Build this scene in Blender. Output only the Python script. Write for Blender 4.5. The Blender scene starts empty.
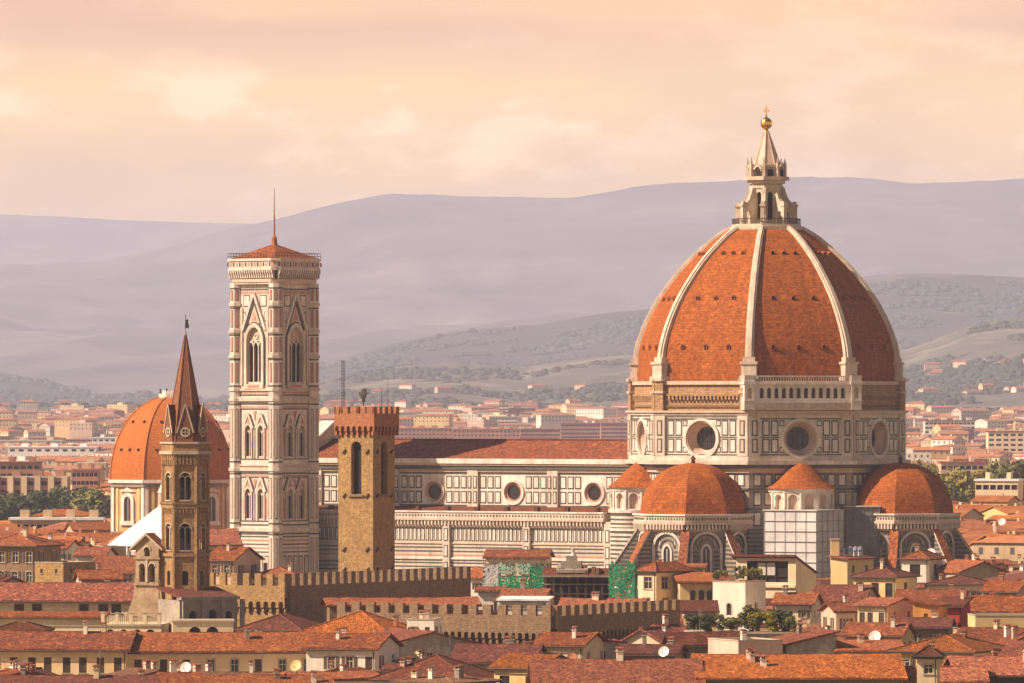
import bpy, math, random
from mathutils import Vector, Matrix
R = math.radians
rnd = random.Random(7)
SC = bpy.context.scene
COL = SC.collection

# ------------------------------------------------------------------ camera
F = 6500.0; CX = 512.0; HY = 408.0; CZ = 54.0
cd = bpy.data.cameras.new('camera'); cam = bpy.data.objects.new('camera', cd); COL.objects.link(cam)
cam.location = (0, 0, CZ); cam.rotation_euler = (R(90), 0, 0)
cd.sensor_width = 36; cd.lens = 36 * F / 1024; cd.shift_y = (HY - 341.5) / 1024
cd.clip_start = 5; cd.clip_end = 60000
SC.camera = cam
SC.render.resolution_x, SC.render.resolution_y = 1024, 683

# ------------------------------------------------------------------ sky, sun, exposure
SUN_AZ, SUN_EL = -74.0, 39.0
sdir = Vector((math.sin(R(SUN_AZ)) * math.cos(R(SUN_EL)), -math.cos(R(SUN_AZ)) * math.cos(R(SUN_EL)), math.sin(R(SUN_EL))))
sl = bpy.data.lights.new('sun', 'SUN'); sun = bpy.data.objects.new('sun', sl); COL.objects.link(sun)
sl.energy = 5.0; sl.angle = R(0.6); sl.color = (1.0, 0.80, 0.61)
sun.rotation_euler = (-sdir).to_track_quat('-Z', 'Y').to_euler(); sun.location = (-300, 300, 400)
W = bpy.data.worlds.new('World'); SC.world = W; W.use_nodes = True
nt = W.node_tree; nt.nodes.clear(); L = nt.links.new
def N(t, **k):
    n = nt.nodes.new(t)
    for a, b in k.items(): setattr(n, a, b)
    return n
WS = 0.10
sky = N('ShaderNodeTexSky', sky_type='NISHITA', sun_disc=False, sun_elevation=R(SUN_EL),
        sun_rotation=math.atan2(sdir.x, sdir.y), altitude=100, air_density=1.3, dust_density=3.0, ozone_density=1.0)
tc = N('ShaderNodeTexCoord'); sp = N('ShaderNodeSeparateXYZ'); L(tc.outputs['Generated'], sp.inputs[0])
def ramp(pts, src=None, interp='LINEAR'):
    r = N('ShaderNodeValToRGB'); e = r.color_ramp; e.interpolation = interp
    e.elements[0].position, e.elements[0].color = pts[0][0], (*pts[0][1], 1)
    e.elements[1].position, e.elements[1].color = pts[1][0], (*pts[1][1], 1)
    for p, c in pts[2:]:
        q = e.elements.new(p); q.color = (*c, 1)
    if src: L(src, r.inputs[0])
    return r
def math_(op, a, b=None, clamp=False):
    n = N('ShaderNodeMath', operation=op); n.use_clamp = clamp
    for i, v in enumerate((a, b)):
        if v is None: continue
        if isinstance(v, (int, float)): n.inputs[i].default_value = v
        else: L(v, n.inputs[i])
    return n.outputs[0]
def cloud_noise(sx, sz, det, rough, off):
    m = N('ShaderNodeMapping'); m.inputs['Scale'].default_value = (sx, sx, sz); m.inputs['Location'].default_value = off
    L(tc.outputs['Generated'], m.inputs[0])
    n = N('ShaderNodeTexNoise'); n.inputs['Scale'].default_value = 1; n.inputs['Detail'].default_value = det
    n.inputs['Roughness'].default_value = rough; L(m.outputs[0], n.inputs['Vector']); return n.outputs['Fac']
def mixc(f, a, b):
    n = N('ShaderNodeMix', data_type='RGBA')
    for s, v in ((n.inputs[0], f), (n.inputs[6], a), (n.inputs[7], b)):
        if isinstance(v, (int, float)): s.default_value = v
        elif isinstance(v, tuple): s.default_value = (*v, 1)
        else: L(v, s)
    return n.outputs[2]
z10 = math_('MULTIPLY', sp.outputs['Z'], 10.0)
base = ramp([(0.0, (.86, .54, .16)), (.34, (.95, .59, .14)), (.50, (.94, .565, .15)), (.62, (.86, .49, .15)), (1.0, (.60, .42, .30))], z10)
puff = ramp([(.50, (0, 0, 0)), (.60, (1, 1, 1))], cloud_noise(42, 95, 7, .58, (3.1, 1.7, .35)))
zmask = ramp([(.22, (0, 0, 0)), (.36, (1, 1, 1)), (.50, (.8, .8, .8)), (.60, (.3, .3, .3))], z10)
c1 = mixc(math_('MULTIPLY', math_('MULTIPLY', puff.outputs[0], zmask.outputs[0]), .9), base.outputs[0], (1.25, .83, .40))
shade = ramp([(.44, (0, 0, 0)), (.62, (1, 1, 1))], cloud_noise(20, 75, 5, .55, (7.7, 2.2, 4.15)))
c1 = mixc(math_('MULTIPLY', math_('MULTIPLY', shade.outputs[0], zmask.outputs[0]), .5), c1, (.66, .37, .13))
band = ramp([(.40, (0, 0, 0)), (.60, (1, 1, 1))], cloud_noise(9, 70, 5, .5, (1.3, 4.2, 2.52)))
bmask = ramp([(.50, (0, 0, 0)), (.585, (1, 1, 1))], z10)
c2 = mixc(math_('MULTIPLY', math_('MULTIPLY', band.outputs[0], bmask.outputs[0]), .8), c1, (.60, .30, .12))
c3 = N('ShaderNodeVectorMath', operation='SCALE'); L(c2, c3.inputs[0]); c3.inputs['Scale'].default_value = 1.0 / WS
up = ramp([(.0, (0, 0, 0)), (1.0, (1, 1, 1))], math_('MULTIPLY', math_('SUBTRACT', sp.outputs['Z'], .066), 9.0), 'EASE')
sks = N('ShaderNodeVectorMath', operation='SCALE'); L(sky.outputs[0], sks.inputs[0]); sks.inputs['Scale'].default_value = .32
full = mixc(up.outputs[0], c3.outputs[0], sks.outputs[0])
bg = N('ShaderNodeBackground'); L(full, bg.inputs[0]); bg.inputs[1].default_value = WS
wo = N('ShaderNodeOutputWorld'); L(bg.outputs[0], wo.inputs[0])
vs = SC.view_settings; vs.view_transform = 'Standard'; vs.look = 'None'; vs.gamma = 1; vs.exposure = 0.78; vs.use_curve_mapping = False
SC.cycles.use_denoising = True
try: SC.cycles.denoiser = 'OPENIMAGEDENOISE'
except Exception: pass
SC.cycles.max_bounces = 5; SC.cycles.diffuse_bounces = 3; SC.cycles.volume_bounces = 4
SC.cycles.transparent_max_bounces = 6

# ------------------------------------------------------------------ materials
MATS = {}
def mk(name, c1, c2=None, scale=.35, rough=.85, brick=None, streak=0., grain=.25, var=.12, metal=0., bump=0., emis=None, gs=2.2, patch=None):
    """c1/c2 mottled by noise in metres; brick=(w,h,mortar colour,mortar size,tint spread); streak = rain streaks; var = object to object"""
    m = bpy.data.materials.new(name); m.use_nodes = True; t = m.node_tree; b = t.nodes['Principled BSDF']; l = t.links.new
    b.inputs['Roughness'].default_value = rough; b.inputs['Metallic'].default_value = metal
    b.inputs['Specular IOR Level'].default_value = .25 if rough > .5 else .5
    def n(ty, **k):
        q = t.nodes.new(ty)
        for a, v in k.items(): setattr(q, a, v)
        return q
    def noise(vec, s, d=4, r=.6):
        q = n('ShaderNodeTexNoise'); q.inputs['Scale'].default_value = s; q.inputs['Detail'].default_value = d
        q.inputs['Roughness'].default_value = r; l(vec, q.inputs['Vector']); return q.outputs['Fac']
    def mr(src, a, bb, c, d):
        q = n('ShaderNodeMapRange'); l(src, q.inputs[0])
        for i, v in enumerate((a, bb, c, d)): q.inputs[i + 1].default_value = v
        return q.outputs[0]
    def mx(f, a, c, mode='MIX'):
        q = n('ShaderNodeMix', data_type='RGBA', blend_type=mode)
        for s, v in ((q.inputs[0], f), (q.inputs[6], a), (q.inputs[7], c)):
            if isinstance(v, (int, float)): s.default_value = v
            elif isinstance(v, tuple): s.default_value = (*v, 1)
            else: l(v, s)
        return q.outputs[2]
    geo = n('ShaderNodeNewGeometry'); pos = geo.outputs['Position']
    c2 = c2 or tuple(x * .8 for x in c1)
    if brick:
        uv = n('ShaderNodeUVMap')
        bt = n('ShaderNodeTexBrick'); l(uv.outputs[0], bt.inputs['Vector'])
        s = brick[4] if len(brick) > 4 else .25
        bt.inputs['Color1'].default_value = (*[x * (1 + s) for x in c1], 1); bt.inputs['Color2'].default_value = (*[x * (1 - s) for x in c1], 1)
        bt.inputs['Mortar'].default_value = (*brick[2], 1); bt.inputs['Scale'].default_value = 1
        bt.inputs['Brick Width'].default_value = brick[0]; bt.inputs['Row Height'].default_value = brick[1]
        bt.inputs['Mortar Size'].default_value = brick[3]; bt.inputs['Mortar Smooth'].default_value = .3
        col = mx(mr(noise(pos, scale), .38, .66, 0, 1), bt.outputs['Color'], tuple(c2)) if c2 else bt.outputs['Color']
        col = mx(.45, bt.outputs['Color'], col)
    else:
        col = mx(mr(noise(pos, scale), .36, .66, 0, 1), tuple(c1), tuple(c2))
    if patch:
        col = mx(mr(noise(pos, patch[1], 3, .5), patch[2], patch[2] + .06, 0, patch[3]), col, tuple(patch[0]))
    if streak:
        mp = n('ShaderNodeMapping'); mp.inputs['Scale'].default_value = (1.3, 1.3, .10); l(pos, mp.inputs[0])
        col = mx(mr(noise(mp.outputs[0], 1.0, 4, .65), .48, .72, 0, streak), col, tuple(x * .42 for x in c1))
    if grain:
        g = mr(noise(pos, gs, 3, .75), .25, .75, 1 - grain, 1 + grain)
        cc = n('ShaderNodeCombineColor'); [l(g, cc.inputs[i]) for i in range(3)]
        col = mx(1.0, col, cc.outputs[0], 'MULTIPLY')
    if var:
        oi = n('ShaderNodeObjectInfo'); h = n('ShaderNodeHueSaturation'); l(col, h.inputs['Color'])
        l(mr(oi.outputs['Random'], 0, 1, 1 - var, 1 + var), h.inputs['Value'])
        q = n('ShaderNodeMath', operation='MULTIPLY'); l(oi.outputs['Random'], q.inputs[0]); q.inputs[1].default_value = 7.31
        q2 = n('ShaderNodeMath', operation='FRACT'); l(q.outputs[0], q2.inputs[0])
        l(mr(q2.outputs[0], 0, 1, .5 - var * .006, .5 + var * .045), h.inputs['Hue']); l(mr(q2.outputs[0], 0, 1, 1 - var * .35, 1 + var * .35), h.inputs['Saturation']); col = h.outputs[0]
    l(col, b.inputs['Base Color'])
    if bump:
        bp = n('ShaderNodeBump'); bp.inputs['Strength'].default_value = bump; bp.inputs['Distance'].default_value = .15
        l(noise(pos, gs * 1.3, 3, .7), bp.inputs['Height']); l(bp.outputs[0], b.inputs['Normal'])
    MATS[name] = m
    return m
TM = (.10, .030, .018)
mk('tile_orange', (.35, .095, .034), (.20, .052, .021), .45, brick=(.30, .38, TM, .035, .50), grain=.62, var=.24, bump=.5, patch=((.42, .15, .05), .9, .60, .6))
mk('tile_red', (.24, .062, .028), (.135, .034, .018), .4, brick=(.30, .38, TM, .035, .50), grain=.62, var=.24, bump=.5, patch=((.34, .10, .04), 1.1, .58, .65))
mk('tile_brown', (.25, .115, .060), (.15, .066, .036), .4, brick=(.30, .38, TM, .035, .50), grain=.58, var=.22, bump=.5, patch=((.24, .085, .045), 1.0, .60, .55))
mk('tile_dark', (.125, .030, .016), (.075, .020, .012), .4, brick=(.30, .38, TM, .035, .50), grain=.58, var=.22, bump=.5, patch=((.24, .085, .045), 1.0, .60, .55))
mk('dome_tile', (.35, .090, .008), (.20, .046, .006), .30, brick=(.8, .55, (.20, .055, .018), .05, .26), grain=.45, streak=.35, var=0, bump=.35, gs=1.6, patch=((.24, .055, .012), .55, .60, .5))
mk('marble', (.68, .565, .47), (.49, .39, .31), .22, rough=.6, streak=.6, grain=.2, var=0)
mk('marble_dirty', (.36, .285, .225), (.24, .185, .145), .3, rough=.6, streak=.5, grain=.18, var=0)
mk('marble_white', (.80, .695, .61), (.60, .50, .43), .3, rough=.6, streak=.5, grain=.16, patch=((.42, .34, .28), .22, .58, .35), var=0)
mk('marble_camp', (.76, .62, .535), (.58, .455, .385), .3, rough=.6, streak=.5, grain=.18, var=0)
mk('marble_pink', (.50, .24, .18), (.42, .19, .14), .5, rough=.6, grain=.15, var=0)
mk('marble_rose', (.63, .46, .36), (.51, .36, .28), .5, rough=.6, streak=.2, grain=.15, var=0)
mk('marble_green', (.055, .062, .052), (.10, .095, .075), .5, rough=.5, grain=.2, var=0)
mk('brick_raw', (.42, .255, .135), (.29, .165, .085), .3, brick=(.9, .35, (.20, .12, .07), .04, .22), streak=.35, grain=.3, var=0, bump=.5)
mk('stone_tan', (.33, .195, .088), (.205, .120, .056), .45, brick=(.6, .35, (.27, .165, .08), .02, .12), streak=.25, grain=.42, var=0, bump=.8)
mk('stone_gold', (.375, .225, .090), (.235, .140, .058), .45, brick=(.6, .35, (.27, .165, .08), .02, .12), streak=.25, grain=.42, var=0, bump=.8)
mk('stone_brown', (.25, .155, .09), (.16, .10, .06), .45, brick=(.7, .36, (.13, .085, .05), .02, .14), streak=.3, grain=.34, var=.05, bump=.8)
mk('stone_grey', (.32, .27, .22), (.22, .18, .15), .3, streak=.4, grain=.25, var=.1, bump=.4)
mk('brick_red', (.42, .155, .060), (.30, .10, .045), .4, brick=(.5, .16, (.24, .12, .07), .025, .2), grain=.28, var=.05, bump=.5)
mk('peach_wall', (.84, .60, .35), (.72, .50, .28), .25, streak=.2, grain=.1, var=.05)
mk('cream', (.76, .60, .40), (.66, .49, .31), .25, streak=.22, grain=.1, var=.08)
mk('white_wall', (.80, .71, .60), (.70, .60, .49), .25, streak=.28, grain=.1, var=.07)
mk('yellow_wall', (.76, .53, .24), (.64, .43, .19), .25, streak=.25, grain=.1, var=.09)
mk('ochre_wall', (.64, .41, .20), (.53, .32, .15), .25, streak=.3, grain=.13, var=.1)
mk('orange_wall', (.66, .30, .07), (.52, .23, .055), .3, streak=.3, grain=.12, var=.06)
mk('pink_wall', (.62, .42, .32), (.52, .34, .25), .25, streak=.3, grain=.12, var=.1)
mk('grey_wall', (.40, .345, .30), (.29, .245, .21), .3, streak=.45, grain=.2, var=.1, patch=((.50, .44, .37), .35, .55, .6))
mk('brown_wall', (.30, .185, .115), (.22, .135, .085), .3, streak=.35, grain=.2, var=.1)
mk('red_wall', (.48, .055, .030), (.36, .045, .025), .4, streak=.2, grain=.15, var=0)
mk('sand_stone', (.56, .40, .25), (.44, .30, .18), .3, streak=.25, grain=.2, var=.05, bump=.3)
mk('glass', (.020, .018, .022), (.035, .03, .03), .8, rough=.25, grain=0, var=.2)
mk('dark_void', (.022, .016, .014), (.03, .022, .018), .8, rough=.9, grain=0, var=0)
mk('frame_white', (.62, .52, .42), (.5, .42, .33), 1, rough=.6, grain=.1, var=.05)
mk('shutter', (.085, .050, .032), (.12, .07, .045), .8, rough=.7, grain=.15, var=.3)
mk('shutter_green', (.055, .085, .06), (.04, .06, .045), .8, rough=.7, grain=.15, var=.25)
mk('stone_trim', (.48, .38, .28), (.38, .29, .21), .6, grain=.15, var=.1)
mk('wood_dark', (.075, .045, .030), (.11, .065, .04), 1, grain=.2, var=.1)
mk('iron', (.05, .04, .038), (.08, .06, .05), 2, rough=.6, grain=.1, var=0, metal=.3)
mk('lead', (.33, .31, .31), (.25, .23, .24), .8, rough=.45, grain=.1, var=.1, metal=.3)
mk('gold', (.85, .50, .10), (.75, .40, .07), 2, rough=.3, grain=.05, var=0, metal=1)
mk('roof_white', (.82, .80, .77), (.74, .70, .66), .5, rough=.7, grain=.06, var=0)
mk('membrane', (.60, .55, .50), (.50, .45, .40), .3, rough=.8, grain=.12, var=.1)
mk('sheeting', (.62, .58, .57), (.46, .43, .43), .30, rough=.7, grain=.1, var=0)
mk('sheeting_grey', (.24, .21, .22), (.16, .14, .15), .35, rough=.8, grain=.2, var=0)
mk('net_green', (.035, .30, .13), (.02, .17, .08), .4, rough=.8, grain=.35, var=.1)
mk('net_pale', (.42, .58, .46), (.30, .46, .35), .5, rough=.8, grain=.2, var=.05)
mk('steel', (.30, .27, .26), (.20, .18, .17), 1, rough=.5, grain=.1, var=0, metal=.4)
mk('dish_white', (.78, .74, .70), (.7, .66, .62), 2, rough=.5, grain=.05, var=.05)
mk('blue_metal', (.22, .36, .60), (.3, .42, .62), 2, rough=.5, grain=.05, var=.1)
mk('leaf', (.16, .145, .032), (.080, .088, .024), .35, rough=.7, grain=.35, var=.25, gs=1.0)
mk('leaf_yellow', (.26, .20, .025), (.16, .14, .025), .5, rough=.7, grain=.3, var=.2)
mk('leaf_dark', (.075, .085, .028), (.040, .050, .018), .35, rough=.7, grain=.35, var=.2)
mk('bark', (.12, .085, .055), (.08, .055, .04), 1, grain=.3, var=.1)
mk('rib_stone', (.64, .52, .41), (.48, .37, .28), .4, rough=.6, streak=.4, grain=.2, var=0)
mk('stone_old', (.40, .28, .175), (.27, .185, .115), .4, streak=.4, grain=.3, var=0, bump=.4)
mk('far_roof', (.38, .185, .105), (.28, .12, .07), .2, grain=.25, var=0, gs=.3)  # distance haze put into the colour: paler, duller tiles
mk('chapel_tile', (.46, .135, .020), (.36, .095, .015), .2, brick=(.6, .5, (.26, .07, .02), .04, .15), grain=.2, var=0, gs=1.2)
mk('tile_far', (.42, .15, .055), (.30, .085, .035), .3, grain=.3, var=.2, gs=1.0)
mk('glass_hazed', (.14, .11, .10), (.10, .08, .08), .5, rough=.4, grain=0, var=0)  # lighter glass for far windows, with haze painted into it
mk('spire_brown', (.24, .095, .045), (.15, .06, .035), .5, brick=(.5, .2, (.12, .05, .03), .02, .15), grain=.3, var=0)
mk('far_brick', (.40, .20, .14), (.31, .145, .10), .1, grain=.1, var=.12)
mk('far_grey', (.52, .44, .38), (.34, .29, .25), .1, grain=.1, var=.12)
mk('asphalt', (.055, .05, .046), (.075, .068, .06), .2, grain=.2, var=0)
mk('ground_mix', (.16, .13, .09), (.09, .10, .045), .012, grain=.3, var=0, gs=.08)

# ------------------------------------------------------------------ mesh building
class MB:
    def __init__(s): s.v = []; s.f = []; s.m = []; s.T = None
    def add(s, vs, fs, m):
        k = len(s.v)
        if s.T is not None: vs = [s.T @ Vector(p) for p in vs]
        s.v += [tuple(p) for p in vs]; s.f += [tuple(i + k for i in f) for f in fs]
        if isinstance(m, str): s.m += [m] * len(fs)
        else: s.m += list(m)
    def box(s, x0, y0, z0, x1, y1, z1, m):
        s.add([(x0, y0, z0), (x1, y0, z0), (x1, y1, z0), (x0, y1, z0), (x0, y0, z1), (x1, y0, z1), (x1, y1, z1), (x0, y1, z1)],
              [(3, 2, 1, 0), (4, 5, 6, 7), (0, 1, 5, 4), (1, 2, 6, 5), (2, 3, 7, 6), (3, 0, 4, 7)], m)
    def prism(s, poly, z0, z1, m, top=True, bottom=False):
        n = len(poly); vs = [(x, y, z0) for x, y in poly] + [(x, y, z1) for x, y in poly]
        fs = [(i, (i + 1) % n, n + (i + 1) % n, n + i) for i in range(n)]
        if top: fs.append(tuple(range(n, 2 * n)))
        if bottom: fs.append(tuple(range(n - 1, -1, -1)))
        s.add(vs, fs, m)
    def frus(s, n, r0, z0, r1, z1, m, rot=0., cx=0., cy=0., top=True, bottom=False):
        vs = []
        for r, z in ((r0, z0), (r1, z1)):
            vs += [(cx + r * math.sin(rot + 2 * math.pi * i / n), cy - r * math.cos(rot + 2 * math.pi * i / n), z) for i in range(n)]
        fs = [(i, (i + 1) % n, n + (i + 1) % n, n + i) for i in range(n)]
        if top and r1 > 1e-3: fs.append(tuple(range(n, 2 * n)))
        if bottom: fs.append(tuple(range(n - 1, -1, -1)))
        s.add(vs, fs, m)
    def tube(s, p0, p1, r, m, n=6, r1=None):
        p0, p1 = Vector(p0), Vector(p1); d = (p1 - p0).normalized()
        a = d.orthogonal().normalized(); b = d.cross(a); r1 = r if r1 is None else r1
        vs = [p0 + r * (a * math.cos(2 * math.pi * i / n) + b * math.sin(2 * math.pi * i / n)) for i in range(n)] + \
             [p1 + r1 * (a * math.cos(2 * math.pi * i / n) + b * math.sin(2 * math.pi * i / n)) for i in range(n)]
        s.add(vs, [(i, (i + 1) % n, n + (i + 1) % n, n + i) for i in range(n)] + [tuple(range(n, 2 * n)), tuple(range(n - 1, -1, -1))], m)
    def slab(s, top, t, m, side=None):
        """polygon in 3-D given a vertical thickness t below it"""
        n = len(top); vs = [tuple(p) for p in top] + [(p[0], p[1], p[2] - t) for p in top]
        fs = [tuple(range(n)), tuple(range(2 * n - 1, n - 1, -1))] + [((i + 1) % n, i, n + i, n + (i + 1) % n) for i in range(n)]
        s.add(vs, fs, [m] + [side or m] * (n + 1))
    def build(s, name, parent=None, smooth=False):
        me = bpy.data.meshes.new(name); me.from_pydata(s.v, [], s.f)
        keys = list(dict.fromkeys(s.m)); ix = {k: i for i, k in enumerate(keys)}
        for k in keys: me.materials.append(MATS[k])
        me.polygons.foreach_set('material_index', [ix[k] for k in s.m])
        uv = me.uv_layers.new(name='UVMap'); dat = [0.0] * (2 * len(me.loops)); vv = s.v
        for p in me.polygons:
            nx, ny, nz = p.normal; h = math.hypot(nx, ny)
            if h < .05: ux, uy, vx, vy, vz = 1, 0, 0, 1, 0
            else:
                ux, uy = -ny / h, nx / h; vx, vy, vz = -nz * uy, nz * ux, nx * uy - ny * ux
                vx, vy, vz = (ny * 0 - nz * uy), (nz * ux - nx * 0), (nx * uy - ny * ux)
            for li in p.loop_indices:
                x, y, z = vv[me.loops[li].vertex_index]
                dat[2 * li] = x * ux + y * uy; dat[2 * li + 1] = x * vx + y * vy + z * vz
        uv.data.foreach_set('uv', dat)
        if smooth: me.polygons.foreach_set('use_smooth', [True] * len(me.polygons))
        me.validate(); me.update()
        o = bpy.data.objects.new(name, me); COL.objects.link(o)
        if parent is not None: o.parent = parent
        return o
class Fr:
    """a wall plane: O at its lower left seen from outside, U along it, N outward"""
    def __init__(s, O, U, Nn): s.O = Vector(O); s.U = Vector(U).normalized(); s.N = Vector(Nn).normalized()
    def P(s, u, z, d=0.): return s.O + s.U * u + s.N * d + Vector((0, 0, z))
def fbox(mb, fr, u0, u1, z0, z1, d0, d1, m):
    P = fr.P
    mb.add([P(u0, z0, d1), P(u1, z0, d1), P(u1, z0, d0), P(u0, z0, d0), P(u0, z1, d1), P(u1, z1, d1), P(u1, z1, d0), P(u0, z1, d0)],
           [(3, 2, 1, 0), (4, 5, 6, 7), (0, 1, 5, 4), (1, 2, 6, 5), (2, 3, 7, 6), (3, 0, 4, 7)], m)
def fquad(mb, fr, u0, u1, z0, z1, d, m):
    P = fr.P; mb.add([P(u0, z0, d), P(u1, z0, d), P(u1, z1, d), P(u0, z1, d)], [(0, 1, 2, 3)], m)
def fpoly(mb, fr, pts, d0, d1, m):
    """convex polygon (u,z) counter-clockwise, thickness d0..d1"""
    n = len(pts); mb.add([fr.P(u, z, d1) for u, z in pts] + [fr.P(u, z, d0) for u, z in pts],
                         [tuple(range(n))] + [(i, n + i, n + (i + 1) % n, (i + 1) % n) for i in range(n)], m)
def arcpts(uc, zc, r, n=10, a0=0., a1=math.pi, pointed=0.):
    out = []
    for i in range(n + 1):
        a = a0 + (a1 - a0) * i / n; z = r * math.sin(a)
        out.append((uc + r * math.cos(a), zc + z * (1 + pointed * math.sin(a))))
    return out
def farch(mb, fr, uc, zc, ri, ro, d0, d1, m, n=10, pointed=0., full=False):
    a1 = 2 * math.pi if full else math.pi
    A = arcpts(uc, zc, ri, n, 0, a1, pointed); B = arcpts(uc, zc, ro, n, 0, a1, pointed)
    for i in range(n):
        (a, b), (c, e) = (A[i], A[i + 1]), (B[i], B[i + 1])
        q = [a, c, e, b]
        P = [fr.P(u, z, d1) for u, z in q] + [fr.P(u, z, d0) for u, z in q]
        mb.add(P, [(0, 1, 2, 3), (1, 5, 6, 2), (4, 0, 3, 7)], m)
def fwall(mb, fr, w, z0, z1, holes, m, depth=.3, back=None, reveal=None):
    """wall with real openings. hole = (u0,z0,u1,z1) or (u0,z0,u1,zspring,'arch'[,pointed])"""
    reveal = reveal or m; hs = []
    for h in holes:
        if len(h) > 4:
            r = (h[2] - h[0]) / 2; pt = h[5] if len(h) > 5 else 0
            hs.append((h[0], h[1], h[2], h[3] + r * (1 + pt), h[3], r, pt))
        else: hs.append((*h, None, 0, 0))
    us = sorted({0, w, *[h[0] for h in hs], *[h[2] for h in hs]}); zs = sorted({z0, z1, *[h[1] for h in hs], *[h[3] for h in hs]})
    us = [u for u in us if -1e-6 <= u <= w + 1e-6]; zs = [z for z in zs if z0 - 1e-6 <= z <= z1 + 1e-6]
    for j in range(len(zs) - 1):
        run = None
        for i in range(len(us) - 1):
            cu, cz = (us[i] + us[i + 1]) / 2, (zs[j] + zs[j + 1]) / 2
            inside = any(h[0] < cu < h[2] and h[1] < cz < h[3] for h in hs)
            if inside:
                if run is not None: fquad(mb, fr, run, us[i], zs[j], zs[j + 1], 0, m); run = None
            elif run is None: run = us[i]
        if run is not None: fquad(mb, fr, run, us[-1], zs[j], zs[j + 1], 0, m)
    P = fr.P
    for (a, b, c, e, sp_, r, pt) in hs:
        if sp_ is None:
            ring = [(a, b), (c, b), (c, e), (a, e)]
        else:
            arc = arcpts((a + c) / 2, sp_, r, 10, 0, math.pi, pt)
            ring = [(a, b), (c, b)] + arc
            for side, cn in ((arc[:6], (c, e)), (arc[5:], (a, e))):
                for q0, q1 in zip(side[:-1], side[1:]):
                    mb.add([P(*cn), P(*q1), P(*q0)], [(0, 1, 2)], m)
        n = len(ring)
        mb.add([P(u, z, 0) for u, z in ring] + [P(u, z, -depth) for u, z in ring], [(i, n + i, n + (i + 1) % n, (i + 1) % n) for i in range(n)], reveal)
        if back: mb.add([P(u, z, -depth) for u, z in ring], [tuple(range(n))], back)
def fdisc_wall(mb, fr, u0, u1, z0, z1, uc, zc, r, m, n=32):
    """rectangle with a round hole"""
    C = [(uc + r * math.cos(2 * math.pi * i / n), zc + r * math.sin(2 * math.pi * i / n)) for i in range(n)]; Bp = []
    for i in range(n):
        a = 2 * math.pi * i / n + 1e-4; dx, dz = math.cos(a), math.sin(a); t = 1e9
        if dx > 1e-6: t = min(t, (u1 - uc) / dx)
        if dx < -1e-6: t = min(t, (u0 - uc) / dx)
        if dz > 1e-6: t = min(t, (z1 - zc) / dz)
        if dz < -1e-6: t = min(t, (z0 - zc) / dz)
        Bp.append((uc + dx * t, zc + dz * t))
    cor = [(u1, z1), (u0, z1), (u0, z0), (u1, z0)]
    for i in range(n):
        j = (i + 1) % n; pts = [C[i], Bp[i]]
        for cu, cz in cor:
            a, b = Bp[i], Bp[j]
            if (abs(a[0] - cu) < 1e-3 and abs(b[1] - cz) < 1e-3) or (abs(a[1] - cz) < 1e-3 and abs(b[0] - cu) < 1e-3):
                if abs(a[0] - b[0]) > 1e-4 and abs(a[1] - b[1]) > 1e-4: pts.append((cu, cz))
        pts += [Bp[j], C[j]]
        mb.add([fr.P(*p) for p in pts], [tuple(range(len(pts)))], m)

# ------------------------------------------------------------------ naming
USED = {}
def tag(o, label=None, cat=None, group=None, kind=None):
    if label:
        o['label'] = label
    if cat: o['category'] = cat
    if group: o['group'] = group
    if kind: o['kind'] = kind
    return o
def empty(name, loc, rz=0., label=None, cat=None, group=None):
    o = bpy.data.objects.new(name, None); COL.objects.link(o); o.location = loc; o.rotation_euler = (0, 0, R(rz)); o.empty_display_size = 2
    return tag(o, label, cat, group)
def copy_tree(o, parent=None):
    c = o.copy(); COL.objects.link(c)
    if parent is not None: c.parent = parent
    for ch in list(o.children): copy_tree(ch, c)
    return c
def X(px, Y): return (px - CX) * Y / F
def Z(py, Y): return CZ - (py - HY) * Y / F
# ------------------------------------------------------------------ cathedral
ROT = -32.0
DX, DY = X(766.3, 1300), 1300.0
cath = empty('cathedral', (DX, DY, 0), ROT, 'great marble cathedral with a huge red tiled octagonal dome and white ribs', 'cathedral')
def D(a): return (math.sin(R(a)), -math.cos(R(a)))
def oface(a, ap, cx=0., cy=0.):
    """frame on the face whose outward normal is at angle a (0 = local -Y); u=0 at the face centre"""
    dx, dy = D(a); return Fr((cx + dx * ap, cy + dy * ap, 0), (math.cos(R(a)), math.sin(R(a)), 0), (dx, dy, 0))
def opoly(r, cx=0, cy=0, n=8, rot=22.5): return [(cx + r * math.sin(R(rot + 360 / n * i)), cy - r * math.cos(R(rot + 360 / n * i))) for i in range(n)]
C8 = math.cos(math.pi / 8); S8 = math.sin(math.pi / 8)
def panel(mb, fr, u0, u1, z0, z1, fw=.28, d=0., inner='marble_white', edge='marble_green'):
    fbox(mb, fr, u0, u1, z0, z1, d, d + .05, edge); fbox(mb, fr, u0 + fw, u1 - fw, z0 + fw, z1 - fw, d, d + .09, inner)
def cornice8(mb, r, z0, z1, m, cx=0, cy=0): mb.prism(opoly(r, cx, cy), z0, z1, m, bottom=True)

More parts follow.
